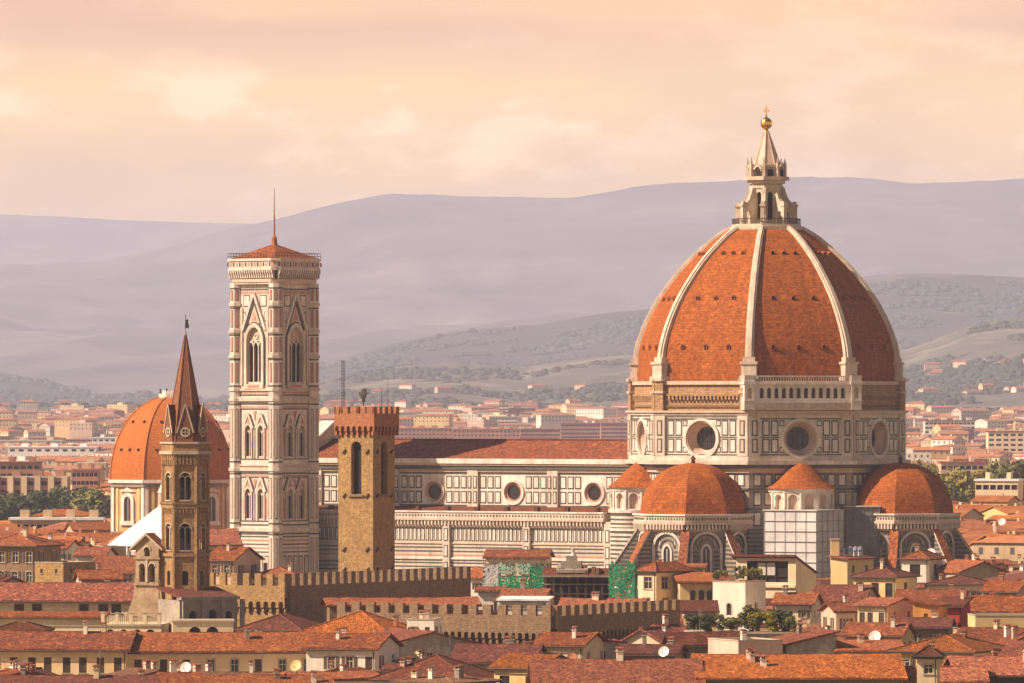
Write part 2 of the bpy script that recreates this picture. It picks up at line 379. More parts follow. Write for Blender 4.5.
# crossing body and drum
b = MB()
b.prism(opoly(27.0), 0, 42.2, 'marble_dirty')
cornice8(b, 27.5, 41.3, 42.2, 'marble_rose'); cornice8(b, 28.2, 42.2, 42.9, 'marble_green'); cornice8(b, 29.0, 42.9, 43.7, 'marble')  # dark middle ring: the cornice's shadow put into the colour
for k in range(8):
    fr = oface(45 * k, 27.0 * C8); hw = 27.0 * S8
    for zz in (37.9, 34.0, 30.0):
        fbox(b, fr, -hw, hw, zz, zz + .35, 0, .3, 'marble_green')
    for (z0, z1) in ((38.6, 41.1), (34.8, 37.6), (30.8, 33.7)):
        for s in (-1, 1):
            for q in range(4):
                u = s * (hw - .9 - q * 2.15); panel(b, fr, min(u, u - s * 1.7), max(u, u - s * 1.7), z0, z1)
for k in range(8):
    fr = oface(45 * k, 27.0 * C8); z = 20.0
    while z < 29.5: fbox(b, fr, -hw, hw, z, z + .36, 0, .08, 'marble_green'); z += .84
b.build('crossing', cath)
b = MB(); RD = 27.6; hw = RD * S8; ap = RD * C8
zc = 48.0
for k in range(8):
    fr = oface(45 * k, ap)
    fdisc_wall(b, fr, -hw, hw, 43.7, 52.6, 0, zc, 3.6, 'marble_white')
    fbox(b, fr, -hw - .1, hw + .1, 43.7, 44.6, 0, .35, 'marble'); fbox(b, fr, -hw, hw, 44.75, 44.95, 0, .12, 'marble_green')
    fbox(b, fr, -hw, hw, 51.75, 52.0, 0, .14, 'marble_green')
    for s in (-1, 1):
        fbox(b, fr, *(sorted((s * hw, s * (hw - 2.3)))), 44.6, 52.5, 0, .45, 'marble')
        for z0, z1 in ((45.2, 48.0), (48.5, 51.6)):
            panel(b, fr, *(sorted((s * (hw - .55), s * (hw - 1.75)))), z0, z1, .3, .45, 'marble_rose')
            for q in range(2):
                u = s * (hw - 2.75 - q * 1.78); panel(b, fr, *(sorted((u, u - s * 1.55))), z0, z1)
        fbox(b, fr, *(sorted((s * (hw - 2.4), s * (hw - 6.3)))), 48.15, 48.35, 0, .07, 'marble_green')
        # small triangular spandrel panels beside the round window
        for z0, z1 in ((45.2, 46.4), (50.4, 51.6)):
            panel(b, fr, *(sorted((s * 4.3, s * 3.3))), z0, z1, .22)
cornice8(b, 28.1, 52.6, 53.1, 'marble'); cornice8(b, 28.5, 53.1, 53.5, 'marble_rose')
b.build('drum', cath)
for k in (7, 0, 1, 2, 3, 6):
    fr = oface(45 * k, ap); w = MB()
    n = 28
    for i in range(n):          # splayed reveal
        a0, a1 = 2 * math.pi * i / n, 2 * math.pi * (i + 1) / n
        pr = [(3.6, .0), (3.2, -.5), (2.3, -2.0)]
        for (ra, da), (rb, db) in zip(pr[:-1], pr[1:]):
            w.add([fr.P(ra * math.cos(a0), zc + ra * math.sin(a0), da), fr.P(ra * math.cos(a1), zc + ra * math.sin(a1), da),
                   fr.P(rb * math.cos(a1), zc + rb * math.sin(a1), db), fr.P(rb * math.cos(a0), zc + rb * math.sin(a0), db)], [(0, 1, 2, 3)], 'marble_rose')
    farch(w, fr, 0, zc, 3.5, 4.0, 0, .4, 'marble_white', 28, full=True)
    farch(w, fr, 0, zc, 3.25, 3.5, -.2, .18, 'marble_rose', 28, full=True)
    w.add([fr.P(2.3 * math.cos(2 * math.pi * i / n), zc + 2.3 * math.sin(2 * math.pi * i / n), -1.98) for i in range(n)], [tuple(range(n))], 'glass')
    for q in (-1, 0, 1):
        fbox(w, fr, q * 1.0 - .05, q * 1.0 + .05, zc - 2, zc + 2, -1.96, -1.86, 'iron')
        fbox(w, fr, -2, 2, zc + q * 1.0 - .05, zc + q * 1.0 + .05, -1.96, -1.87, 'iron')
    w.build('round_window', cath)
# unfinished brick band
b = MB(); RB = 27.0
b.prism(opoly(RB), 53.5, 59.2, 'brick_raw')
for k in range(8):
    fr = oface(45 * k, RB * C8); hwb = RB * S8
    fbox(b, fr, -hwb, hwb, 58.6, 59.3, 0, .5, 'marble_rose')
    if k != 1:
        fbox(b, fr, -hwb + 2, hwb - 2, 56.4, 56.75, 0, .55, 'brick_raw')
        for q in range(19):
            u = -hwb + 2.6 + q * .86; fbox(b, fr, u, u + .4, 55.6, 56.4, 0, .6, 'brick_raw')
        fbox(b, fr, -hwb + 2, hwb - 2, 54.2, 54.6, 0, .35, 'stone_brown')
    for s in (-1, 1):
        u0, u1 = sorted((s * (hwb + .25), s * (hwb - 1.6)))
        fbox(b, fr, u0, u1, 53.5, 59.5, 0, .9, 'brick_raw' if k not in (1,) else 'marble_rose')
        fbox(b, fr, u0 - .1, u1 + .1, 56.9, 57.4, 0, 1.15, 'marble_rose'); fbox(b, fr, u0 - .1, u1 + .1, 59.3, 59.8, 0, 1.25, 'marble_rose')
b.build('brick_band', cath)
# arcaded gallery on one side only
g = MB(); GA = 27.0 * C8 + 2.0; gw = 9.9; fr = oface(45, GA)
fbox(g, fr, -gw - 1.5, gw + 1.5, 53.6, 54.0, -2.0, .1, 'marble_rose'); fbox(g, fr, -gw - 1.3, gw + 1.3, 54.0, 55.0, -2.0, 0, 'marble')
fbox(g, fr, -gw - 1.6, gw + 1.6, 55.0, 55.4, -2.0, .35, 'marble_white')
holes = []; n = 12; gu0 = -gw + .9; st = (2 * gw - 1.8) / n
for i in range(n): holes.append((gu0 + i * st + .34 + gw + 1.2, 55.9, gu0 + (i + 1) * st - .34 + gw + 1.2, 57.55, 'arch'))
fr2 = Fr(fr.P(-gw - 1.2, 0), fr.U, fr.N)
fwall(g, fr2, 2 * gw + 2.4, 55.4, 58.6, holes, 'marble_white', .55)
fbox(g, fr, -gw - 1.5, gw + 1.5, 58.6, 59.1, -2.0, .4, 'marble_white'); fbox(g, fr, -gw - 1.3, gw + 1.3, 59.1, 59.3, -2.0, .2, 'marble_rose')
for i in range(44):
    u = -gw - 1.1 + i * (2 * gw + 2.2) / 43; fbox(g, fr, u - .1, u + .1, 59.3, 60.1, -.2, .0, 'marble')
fbox(g, fr, -gw - 1.3, gw + 1.3, 60.1, 60.35, -.3, .1, 'marble_white')
for s in (-1, 1):       # end pavilions with one arch each side
    u0, u1 = sorted((s * (gw - .1), s * (gw + 2.0)))
    fbox(g, fr, u0, u1, 53.6, 55.4, -3.2, .5, 'marble')
    fe = Fr(fr.P(u0, 0, .55), fr.U, fr.N); fwall(g, fe, u1 - u0, 55.4, 58.6, [(.6, 55.9, 1.5, 57.5, 'arch')], 'marble_white', .5, 'marble_rose')
    for ss in (-1, 1):
        if ss < 0: fx = Fr(fr.P(u0, 0, -3.2), fr.N, -fr.U)
        else: fx = Fr(fr.P(u1, 0, .55), -fr.N, fr.U)
        fwall(g, fx, 3.75, 55.4, 58.6, [(1.1, 55.9, 2.5, 57.3, 'arch')], 'marble_white', .3, 'marble_rose')
    fbox(g, fr, u0 - .2, u1 + .2, 58.6, 59.2, -3.4, .9, 'marble_white'); fbox(g, fr, u0, u1, 59.2, 60.4, -3.0, .6, 'marble')
g.build('gallery', cath)

# the dome
PROF = [(26.6, 59.3), (26.55, 60.5), (26.4, 62.2), (25.8, 66.2), (24.35, 70.4), (22.0, 75.0), (18.8, 79.5), (15.4, 83.4), (11.4, 87.0), (9.3, 88.6), (7.0, 89.9)]
def prof(t):
    t *= len(PROF) - 1; i = min(int(t), len(PROF) - 2); f = t - i
    p0 = PROF[max(i - 1, 0)]; p1 = PROF[i]; p2 = PROF[i + 1]; p3 = PROF[min(i + 2, len(PROF) - 1)]
    return tuple(.5 * (2 * p1[j] + (p2[j] - p0[j]) * f + (2 * p0[j] - 5 * p1[j] + 4 * p2[j] - p3[j]) * f * f + (3 * p1[j] - p0[j] - 3 * p2[j] + p3[j]) * f ** 3) for j in (0, 1))
PR = [prof(i / 36) for i in range(37)]
def prz(z):
    for (r0, z0), (r1, z1) in zip(PR[:-1], PR[1:]):
        if z0 <= z <= z1: return r0 + (r1 - r0) * (z - z0) / (z1 - z0), (r1 - r0) / (z1 - z0)
    return PR[-1][0], -2
dm = MB()
for k in range(8):
    a0, a1 = R(45 * k - 22.5), R(45 * k + 22.5)
    for (r0, z0), (r1, z1) in zip(PR[:-1], PR[1:]):
        dm.add([(r0 * math.sin(a0), -r0 * math.cos(a0), z0), (r0 * math.sin(a1), -r0 * math.cos(a1), z0),
                (r1 * math.sin(a1), -r1 * math.cos(a1), z1), (r1 * math.sin(a0), -r1 * math.cos(a0), z1)], [(0, 1, 2, 3)], 'dome_tile')
shell = dm.build('dome', cath)
for k in range(8):      # little dormer eyes, three rows of three
    for zz, us in ((66.0, (-5.2, 0, 5.2)), (75.6, (-4.1, 0, 4.1)), (84.6, (-2.3, 0, 2.3))):
        r, sl_ = prz(zz); fr = oface(45 * k, r * C8)
        for u in us:
            v = MB(); v.add([fr.P(u - .27, zz - .4, .22), fr.P(u + .27, zz - .4, .22), fr.P(u + .27, zz + .2, .22), fr.P(u, zz + .45, .22), fr.P(u - .27, zz + .2, .22)], [(0, 1, 2, 3, 4)], 'dark_void')
            for uu in (-.37, .27): fbox(v, fr, u + uu, u + uu + .1, zz - .5, zz + .25, -1.0, .28, 'dome_tile')
            for s in (-1, 1): v.slab([fr.P(u, zz + .6, .36), fr.P(u + s * .45, zz + .2, .36), fr.P(u + s * .45, zz + .2, -.9), fr.P(u, zz + .6, -.9)], .12, 'dome_tile')
            v.build('vent', shell)
for k in range(8):
    rb = MB(); a = R(45 * k + 22.5); rx, ry = math.sin(a), -math.cos(a); tx, ty = math.cos(a), math.sin(a)
    pts = [prz_ for prz_ in PR if prz_[1] >= 60]
    def sec(i):
        r, z = pts[i]; q0 = pts[max(i - 1, 0)]; q1 = pts[min(i + 1, len(pts) - 1)]
        dr, dz = q1[0] - q0[0], q1[1] - q0[1]; l = math.hypot(dr, dz); nr, nz = dz / l, -dr / l
        w = .92 - .36 * i / (len(pts) - 1); o = .75 - .22 * i / (len(pts) - 1)
        out = []
        for uu, oo in ((-w, -.5), (-w, o * .55), (-w * .6, o * .6), (-w * .55, o), (w * .55, o), (w * .6, o * .6), (w, o * .55), (w, -.5)):
            rr = r + nr * oo; out.append((rx * rr + tx * uu, ry * rr + ty * uu, z + nz * oo))
        return out
    S = [sec(i) for i in range(len(pts))]
    for A, B in zip(S[:-1], S[1:]):
        rb.add(A + B, [(j, j + 1, 9 + j, 8 + j) for j in range(7)], 'rib_stone')
    rb.build('rib', shell)
    pd = MB(); f0 = Fr((rx * 26.6, ry * 26.6, 0), (tx, ty, 0), (rx, ry, 0))
    fbox(pd, f0, -1.5, 1.5, 59.5, 62.6, -1.5, .7, 'rib_stone'); fbox(pd, f0, -1.75, 1.75, 62.6, 63.1, -1.7, .95, 'rib_stone'); fbox(pd, f0, -1.2, 1.2, 63.1, 64.0, -1.7, .5, 'rib_stone')
    fbox(pd, f0, -1.9, 1.9, 59.4, 60.2, -1.5, 1.1, 'rib_stone')
    pd.build('rib_pedestal', shell)
# lantern
ln = MB(); lo = opoly
ln.prism(lo(7.6), 89.3, 90.2, 'rib_stone', bottom=True); ln.prism(lo(7.0), 90.2, 90.7, 'rib_stone', bottom=True)
ln.prism(lo(3.3), 90.7, 91.4, 'rib_stone')
for k in range(8):
    fr = oface(45 * k, 3.25 * C8); h2 = 3.25 * S8
    f2 = Fr(fr.P(-h2, 0), fr.U, fr.N); fwall(ln, f2, 2 * h2, 91.4, 98.8, [(h2 - .55, 91.6, h2 + .55, 96.6, 'arch')], 'rib_stone', .5, 'dark_void')
ln.prism(lo(3.5), 97.9, 98.4, 'rib_stone', bottom=True); ln.prism(lo(3.8), 98.8, 99.5, 'rib_stone', bottom=True); ln.prism(lo(4.6), 99.5, 100.2, 'marble_rose', bottom=True)
ln.prism(lo(3.3), 100.2, 102.6, 'rib_stone')
for k in range(8):
    fr = oface(45 * k, 3.35)
    farch(ln, fr, 0, 101.6, .55, .95, -.2, .25, 'rib_stone', 8); fbox(ln, fr, -.55, .55, 100.3, 101.6, 0, .06, 'dark_void')
    fv = oface(45 * k + 22.5, 3.95); fbox(ln, fv, -.28, .28, 100.2, 102.8, -.5, .1, 'rib_stone')
    q = fv.P(0, 102.8, -.2); ln.frus(4, .3, 102.8, 0.02, 104.2, 'rib_stone', cx=q.x, cy=q.y)
    q = fr.P(0, 102.6, .1); ln.frus(4, .2, 102.5, 0.02, 103.4, 'rib_stone', cx=q.x, cy=q.y)
lan = ln.build('lantern', cath)
for k in range(8):
    bt = MB(); a = 45 * k + 22.5; dx, dy = D(a); ft = Fr((0, 0, 0), (dx, dy, 0), (math.cos(R(a)), math.sin(R(a)), 0))
    prl = [(3.0, 90.7), (6.2, 90.7), (6.2, 94.3), (5.3, 94.9), (4.5, 95.7), (4.0, 96.9), (3.7, 98.0), (3.0, 98.0)]
    # wall with a small doorway: outer pier, inner pier and the scroll above
    for lo_, up_ in (((5.2, 6.2), (90.7, 93.2)), ((3.0, 4.1), (90.7, 93.2))): fbox(bt, ft, lo_[0], lo_[1], *up_, -.38, .38, 'rib_stone')
    fpoly(bt, ft, [(3.0, 93.2), (6.2, 93.2), (6.2, 94.3), (5.3, 94.9), (4.5, 95.7), (4.0, 96.9), (3.7, 98.0), (3.0, 98.0)], -.38, .38, 'rib_stone')
    fpoly(bt, Fr((0, 0, 0), (-dx, -dy, 0), (-math.cos(R(a)), -math.sin(R(a)), 0)), [(-6.2, 93.2), (-3.0, 93.2), (-3.0, 98.0), (-3.7, 98.0), (-4.0, 96.9), (-4.5, 95.7), (-5.3, 94.9), (-6.2, 94.3)], .37, .39, 'rib_stone')
    fbox(bt, ft, 5.0, 6.4, 94.2, 94.6, -.55, .55, 'rib_stone'); fbox(bt, ft, 5.3, 6.1, 94.6, 95.2, -.35, .35, 'rib_stone')
    bt.build('buttress', lan)
cn = MB(); cn.frus(8, 2.95, 102.2, .42, 109.4, 'lead', rot=R(22.5), top=True)
for k in range(8):
    a = 45 * k + 22.5; dx, dy = D(a); cn.tube((dx * 2.95, dy * 2.95, 102.2), (dx * .44, dy * .44, 109.4), .16, 'marble_rose', 5, .08)

cn.m = ['marble_rose' if x == 'lead' else x for x in cn.m]; cn.build('spire', lan)
bl = MB(); NB = 14
for i in range(NB // 2):
    p0, p1 = math.pi * i / (NB // 2) - math.pi / 2, math.pi * (i + 1) / (NB // 2) - math.pi / 2
    bl.frus(NB, max(1.22 * math.cos(p0), .01), 110.9 + 1.22 * math.sin(p0), max(1.22 * math.cos(p1), .002), 110.9 + 1.22 * math.sin(p1), 'gold', top=False)
bl.frus(8, .5, 109.3, .25, 109.9, 'gold'); bl.build('ball', lan, smooth=True)
cr = MB(); cr.tube((0, 0, 112.1), (0, 0, 114.4), .13, 'gold'); cr.box(-.75, -.1, 113.3, .75, .1, 113.55, 'gold'); cr.frus(6, .3, 112.0, .1, 112.6, 'gold'); cr.build('cross', lan)
rl = MB()
for k in range(8):
    fr = oface(45 * k, 6.9 * C8); h2 = 6.9 * S8
    for i in range(9): fbox(rl, fr, -h2 + i * 2 * h2 / 8 - .05, -h2 + i * 2 * h2 / 8 + .05, 90.7, 91.8, -.1, 0, 'iron')
    fbox(rl, fr, -h2, h2, 91.7, 91.85, -.15, .05, 'iron')
rl.build('railing', lan)

# tribunes: half-domed apses on three sides
def striped(mb, fr, u0, u1, z0, z1, step=.82, d=0.):
    z = z0
    while z < z1 - .3:
        fbox(mb, fr, u0, u1, z, z + .42, d, d + .05, 'marble_green'); z += step
def tribune(al):
    dd = 28.9 if al == 0 else 30.5; cx, cy = D(al)[0] * dd, D(al)[1] * dd; r0 = 10.7; m = MB()
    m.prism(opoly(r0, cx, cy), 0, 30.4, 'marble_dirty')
    m.prism(opoly(17.2, cx, cy), 0, 19.5, 'marble')
    for k in range(8):
        f = oface(al + 45 * k, 17.2 * C8, cx, cy); hh = 17.2 * S8
        fbox(m, f, -hh, hh, 18.8, 19.6, 0, .5, 'marble_white')
        for q in range(9): panel(m, f, -hh + .6 + q * 1.38, -hh + 1.6 + q * 1.38, 14.2, 18.4, .22)
        m.slab([f.P(-hh - .2, 19.9, .6), f.P(hh + .2, 19.9, .6), oface(al + 45 * k, r0 * C8, cx, cy).P(r0 * S8, 22.2, .02), oface(al + 45 * k, r0 * C8, cx, cy).P(-r0 * S8, 22.2, .02)], .3, 'tile_red')
    for k in (-3, -2, -1, 0, 1, 2, 3):
        f = oface(al + 45 * k, r0 * C8, cx, cy); h = r0 * S8
        striped(m, f, -h, -2.75, 22.4, 29.2); striped(m, f, 2.75, h, 22.4, 29.2)
        striped(m, f, -2.7, -1.5, 22.4, 26.6); striped(m, f, 1.5, 2.7, 22.4, 26.6)
        farch(m, f, 0, 26.7, 2.75, 3.25, 0, .45, 'marble_white', 14); farch(m, f, 0, 26.7, 2.45, 2.75, 0, .25, 'marble_green', 14)
        farch(m, f, 0, 26.7, 1.5, 1.75, 0, .2, 'marble_green', 12)
        for s in (-1, 1): fbox(m, f, s * 3.0 - .25, s * 3.0 + .25, 22.3, 26.7, 0, .45, 'marble_white')
        panel(m, f, -1.9, -1.45, 27.0, 28.1, .1); panel(m, f, 1.45, 1.9, 27.0, 28.1, .1)
    for z0, z1, rr, mm in ((29.9, 30.4, 11.0, 'marble_rose'), (31.3, 31.8, 12.0, 'marble_rose'), (31.8, 33.0, 11.8, 'marble'), (33.0, 33.3, 12.1, 'marble_white')):
        cornice8(m, rr, z0, z1, mm, cx, cy)
    for k in range(8):
        f = oface(al + 45 * k, 10.9 * C8, cx, cy); hh = 11.2 * S8
        n = 12
        for i in range(n):
            u = -hh + (i + .5) * 2 * hh / n; fbox(m, f, u - .17, u + .17, 30.3, 31.3, 0, 1.0, 'marble')
        f2 = oface(al + 45 * k, 11.8 * C8, cx, cy)
        for i in range(14):
            u = -hh + (i + .5) * 2 * hh / 14; fbox(m, f2, u - .14, u + .14, 32.15, 32.6, 0, .06, 'marble_green')
    w = m.build('tribune', cath)
    for k in (-2, -1, 0, 1, 2):
        f = oface(al + 45 * k, r0 * C8, cx, cy); v = MB()
        fpoly(v, f, [(-.75, 21.0), (.75, 21.0)] + arcpts(0, 26.0, .75, 8, pointed=.5), .02, .12, 'glass')
        farch(v, f, 0, 26.0, .75, 1.1, 0, .3, 'marble_white', 8, .45)
        for s in (-1, 1): fbox(v, f, s * .92 - .17, s * .92 + .17, 21.0, 26.0, 0, .3, 'marble_white')
        fbox(v, f, -.07, .07, 21, 26.6, .1, .22, 'marble_white'); v.build('window', w)
    for k in (-2, -1, 0, 1):
        a = al + 45 * k + 22.5; dx, dy = D(a); q = MB(); ft = Fr((cx, cy, 0), (dx, dy, 0), (math.cos(R(a)), math.sin(R(a)), 0))
        ang = [(10.4, 0), (17.6, 0), (17.6, 20.2), (11.3, 29.8), (10.4, 29.8)]
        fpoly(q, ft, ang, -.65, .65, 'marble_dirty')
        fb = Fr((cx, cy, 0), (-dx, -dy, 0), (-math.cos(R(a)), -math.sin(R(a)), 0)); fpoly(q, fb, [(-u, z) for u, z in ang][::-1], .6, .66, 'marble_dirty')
        for ff, sg in ((ft, 1), (fb, -1)):
            z = 20.4
            while z < 28.8:
                ue = 17.6 - (z + .4 - 20.2) * (6.3 / 9.6) - .15
                if ue > 11.3: fbox(q, ff, *sorted((sg * 10.7, sg * ue)), z, z + .40, .66, .72, 'marble_green')
                z += .82
        q.slab([ft.P(17.9, 19.9 + .35, .85), ft.P(17.9, 19.9 + .35, -.85), ft.P(10.9, 30.45 + .2, -.85), ft.P(10.9, 30.45 + .2, .85)], .45, 'tile_orange', 'marble_white')
        q.build('buttress', w)
    rf = MB(); n = 14
    for k in range(8):
        a0, a1 = R(al + 45 * k - 22.5), R(al + 45 * k + 22.5)
        for i in range(n):
            t0, t1 = math.pi / 2 * i / n, math.pi / 2 * (i + 1) / n
            (ra, za), (rb_, zb) = ((10.5 * math.cos(t) ** .92 if t < 1.57 else 0, 33.2 + 10.0 * math.sin(t)) for t in (t0, t1))
            rb_ = max(rb_, .02)
            rf.add([(cx + ra * math.sin(a0), cy - ra * math.cos(a0), za), (cx + ra * math.sin(a1), cy - ra * math.cos(a1), za),
                    (cx + rb_ * math.sin(a1), cy - rb_ * math.cos(a1), zb), (cx + rb_ * math.sin(a0), cy - rb_ * math.cos(a0), zb)], [(0, 1, 2, 3)], 'dome_tile')
    rf.frus(6, .45, 43.0, .35, 43.9, 'tile_dark', cx=cx, cy=cy); rf.frus(6, .6, 43.9, .05, 44.8, 'tile_dark', cx=cx, cy=cy)
    rf.build('tribune_dome', w)
for al in (0, 90, 180): tribune(al)
# small round exedrae on the diagonal faces
for al in (45, -45, 135, -135):
    cx, cy = D(al)[0] * 25.6, D(al)[1] * 25.6; m = MB(); r = 6.3; n = 32
    m.frus(n, r, 0, r, 33.2, 'marble', cx=cx, cy=cy); m.frus(n, r + .4, 33.2, r + .5, 33.8, 'marble_white', cx=cx, cy=cy, bottom=True)
    m.frus(n, r - .9, 33.8, r - .9, 37.8, 'marble_rose', cx=cx, cy=cy)
    m.frus(n, r + .15, 37.5, r + .4, 38.2, 'marble_white', cx=cx, cy=cy, bottom=True)
    for q in range(12):
        a = al + 30 * q; f = oface(a, r - .15, cx, cy)
        fwall(m, Fr(f.P(-1.66, 0), f.U, f.N), 3.32, 33.8, 37.6, [(.72, 34.0, 2.6, 36.2, 'arch')], 'marble_white', .7, 'marble_rose')
        for s in (-1, 1): fbox(m, f, s * 1.6 - .12, s * 1.6 + .12, 33.8, 37.5, 0, .25, 'marble_white')
        farch(m, f, 0, 36.2, .95, 1.15, 0, .15, 'marble_white', 8)
    z = 20.5
    while z < 32.6: m.frus(n, r + .04, z, r + .04, z + .38, 'marble_green', cx=cx, cy=cy); z += .86
    m.frus(n, r + .25, 29.6, r + .25, 30.1, 'marble_white', cx=cx, cy=cy, bottom=True)
    e = m.build('exedra', cath)
    rf = MB(); pr = [(r + .7, 38.2), (r * .8, 39.7), (r * .5, 41.7), (r * .2, 43.2), (.1, 43.6)]
    for (r0, z0), (r1, z1) in zip(pr[:-1], pr[1:]): rf.frus(n, r0, z0, r1, z1, 'dome_tile', cx=cx, cy=cy, top=False)
    rf.build('exedra_roof', e)

# nave
XW, XE = -104.0, -23.0; HC, HA = 10.8, 20.6
BAY = [-33.8 - 19.1 * i for i in range(4)]; BW = 19.1
m = MB()
m.box(XW, -HC + .6, 0, XE, HC, 42.4, 'marble')
fr = Fr((XW, -HC, 0), (1, 0, 0), (0, -1, 0)); LW = XE - XW
fbox(m, fr, 0, LW, 33, 33.4, -1, .0, 'marble')
u = 0
edges = [XW] + sorted([x - BW / 2 for x in BAY] + [BAY[0] + BW / 2]) + [XE]
edges = sorted(set(round(e, 3) for e in edges if XW <= e <= XE))
for e0, e1 in zip(edges[:-1], edges[1:]):
    c = (e0 + e1) / 2; ff = Fr((c, -HC, 0), (1, 0, 0), (0, -1, 0)); h = (e1 - e0) / 2
    has = any(abs(c - b0) < .6 for b0 in BAY)
    if has: fdisc_wall(m, ff, -h, h, 33.4, 42.6, 0, 36.9, 2.1, 'marble_white')
    else: fquad(m, ff, -h, h, 33.4, 42.6, 0, 'marble_white')
    for z_ in (34.0, 40.55): fbox(m, ff, -h, h, z_, z_ + .3, 0, .1, 'marble_green')
    for s in (-1, 1):
        if abs((c + s * h) - XW) > 1:
            fbox(m, ff, *sorted((s * h, s * (h - 1.25))), 33.4, 41.4, 0, .5, 'marble')
            for z0, z1 in ((34.6, 37.1), (37.6, 40.2)): panel(m, ff, *sorted((s * (h - .2), s * (h - 1.1))), z0, z1, .25, .5)
        uu = h - 1.6; lim = 2.9 if has else .2
        while uu - 1.5 > lim:
            for z0, z1 in ((34.6, 37.1), (37.6, 40.2)): panel(m, ff, *sorted((s * uu, s * (uu - 1.5))), z0, z1, .27)
            uu -= 1.75
fbox(m, fr, 0, LW, 41.0, 41.5, 0, .35, 'marble_rose'); fbox(m, fr, 0, LW, 41.5, 42.3, 0, .7, 'marble_green')  # dark strip paints in the shadow below the eave
fbox(m, fr, 0, LW, 42.3, 42.7, 0, 1.0, 'marble_rose'); fbox(m, fr, 0, LW, 42.7, 43.7, -1.6, 1.3, 'marble_white')
nv = m.build('nave', cath)
r_ = MB(); r_.slab([(XW, -HC - .2, 43.75), (XE, -HC - .2, 43.75), (XE, 0, 47.4), (XW, 0, 47.4)], .4, 'tile_red')
r_.slab([(XW, 0, 47.4), (XE, 0, 47.4), (XE, HC + .6, 43.75), (XW, HC + .6, 43.75)], .4, 'tile_red')
r_.box(XW, -.25, 47.3, XE, .25, 47.65, 'tile_dark'); r_.build('nave_roof', nv)
for b0 in BAY:
    w = MB(); ff = Fr((b0, -HC, 0), (1, 0, 0), (0, -1, 0)); n = 24; zc2 = 36.9
    for i in range(n):
        a0, a1 = 2 * math.pi * i / n, 2 * math.pi * (i + 1) / n
        w.add([ff.P(2.1 * math.cos(a0), zc2 + 2.1 * math.sin(a0), 0), ff.P(2.1 * math.cos(a1), zc2 + 2.1 * math.sin(a1), 0),
               ff.P(1.6 * math.cos(a1), zc2 + 1.6 * math.sin(a1), -.5), ff.P(1.6 * math.cos(a0), zc2 + 1.6 * math.sin(a0), -.5)], [(0, 1, 2, 3)], 'marble_rose')
    farch(w, ff, 0, zc2, 2.1, 2.6, 0, .3, 'marble_white', 24, full=True); farch(w, ff, 0, zc2, 1.55, 1.75, -.5, -.2, 'marble_pink', 24, full=True)
    w.add([ff.P(1.6 * math.cos(2 * math.pi * i / n), zc2 + 1.6 * math.sin(2 * math.pi * i / n), -.5) for i in range(n)], [tuple(range(n))], 'glass')
    w.build('round_window', nv)
# aisle
m = MB(); m.box(XW, -HA, 0, XE - 2, -HC, 33.0, 'marble'); m.box(XW, HC, 0, XE, HA, 30, 'marble')
fr = Fr((XW, -HA, 0), (1, 0, 0), (0, -1, 0)); LA = LW - 2
fbox(m, fr, 0, LA, 30.0, 30.35, 0, .4, 'marble_rose'); fbox(m, fr, 0, LA, 31.3, 31.7, 0, 1.1, 'marble_rose'); fbox(m, fr, 0, LA, 31.7, 32.9, -.3, .95, 'marble'); fbox(m, fr, 0, LA, 32.9, 33.2, -.4, 1.15, 'marble_white')
u = .4
while u < LA - .3:
    fbox(m, fr, u, u + .32, 30.35, 31.3, 0, .95, 'marble'); u += .82
u = .5
while u < LA - .3:
    fbox(m, fr, u, u + .3, 32.1, 32.5, .95, 1.0, 'marble_green'); u += .75
fbox(m, fr, 0, LA, 26.55, 26.8, 0, .25, 'marble_rose')
u = .3
while u < LA - 1:
    panel(m, fr, u, u + .78, 27.1, 29.7, .2, 0, 'marble_white'); u += 1.0
z = 20.2
while z < 26.3:
    fbox(m, fr, 0, LA, z, z + .28, 0, .06, 'marble_green' if int(z * 2) % 2 else 'marble_pink'); z += .78
fbox(m, fr, 0, LA, 23.4, 23.75, 0, .35, 'marble_white')
u = .4
while u < LA - 2:
    panel(m, fr, u, u + 1.3, 14.5, 19.6, .25); u += 1.75
for e in edges[1:-1]:
    fe = Fr((e, -HA, 0), (1, 0, 0), (0, -1, 0)); fbox(m, fe, -.8, .8, 0, 31.3, 0, .7, 'marble')
    for z0, z1 in ((27.1, 29.7), (20.0, 22.9), (23.9, 26.3)): panel(m, fe, -.5, .5, z0, z1, .22, .7)
al_ = m.build('aisle', cath)
r_ = MB(); r_.slab([(XW, -HA + .5, 33.05), (XE - 2, -HA + .5, 33.05), (XE - 2, -HC - .02, 34.0), (XW, -HC - .02, 34.0)], .3, 'tile_red')
for i in range(11):
    x = XW + 5 + i * 7.1; r_.box(x, -HA + .6, 33.1, x + .8, -HA + 1.6, 34.1, 'tile_dark')
r_.build('aisle_roof', al_)
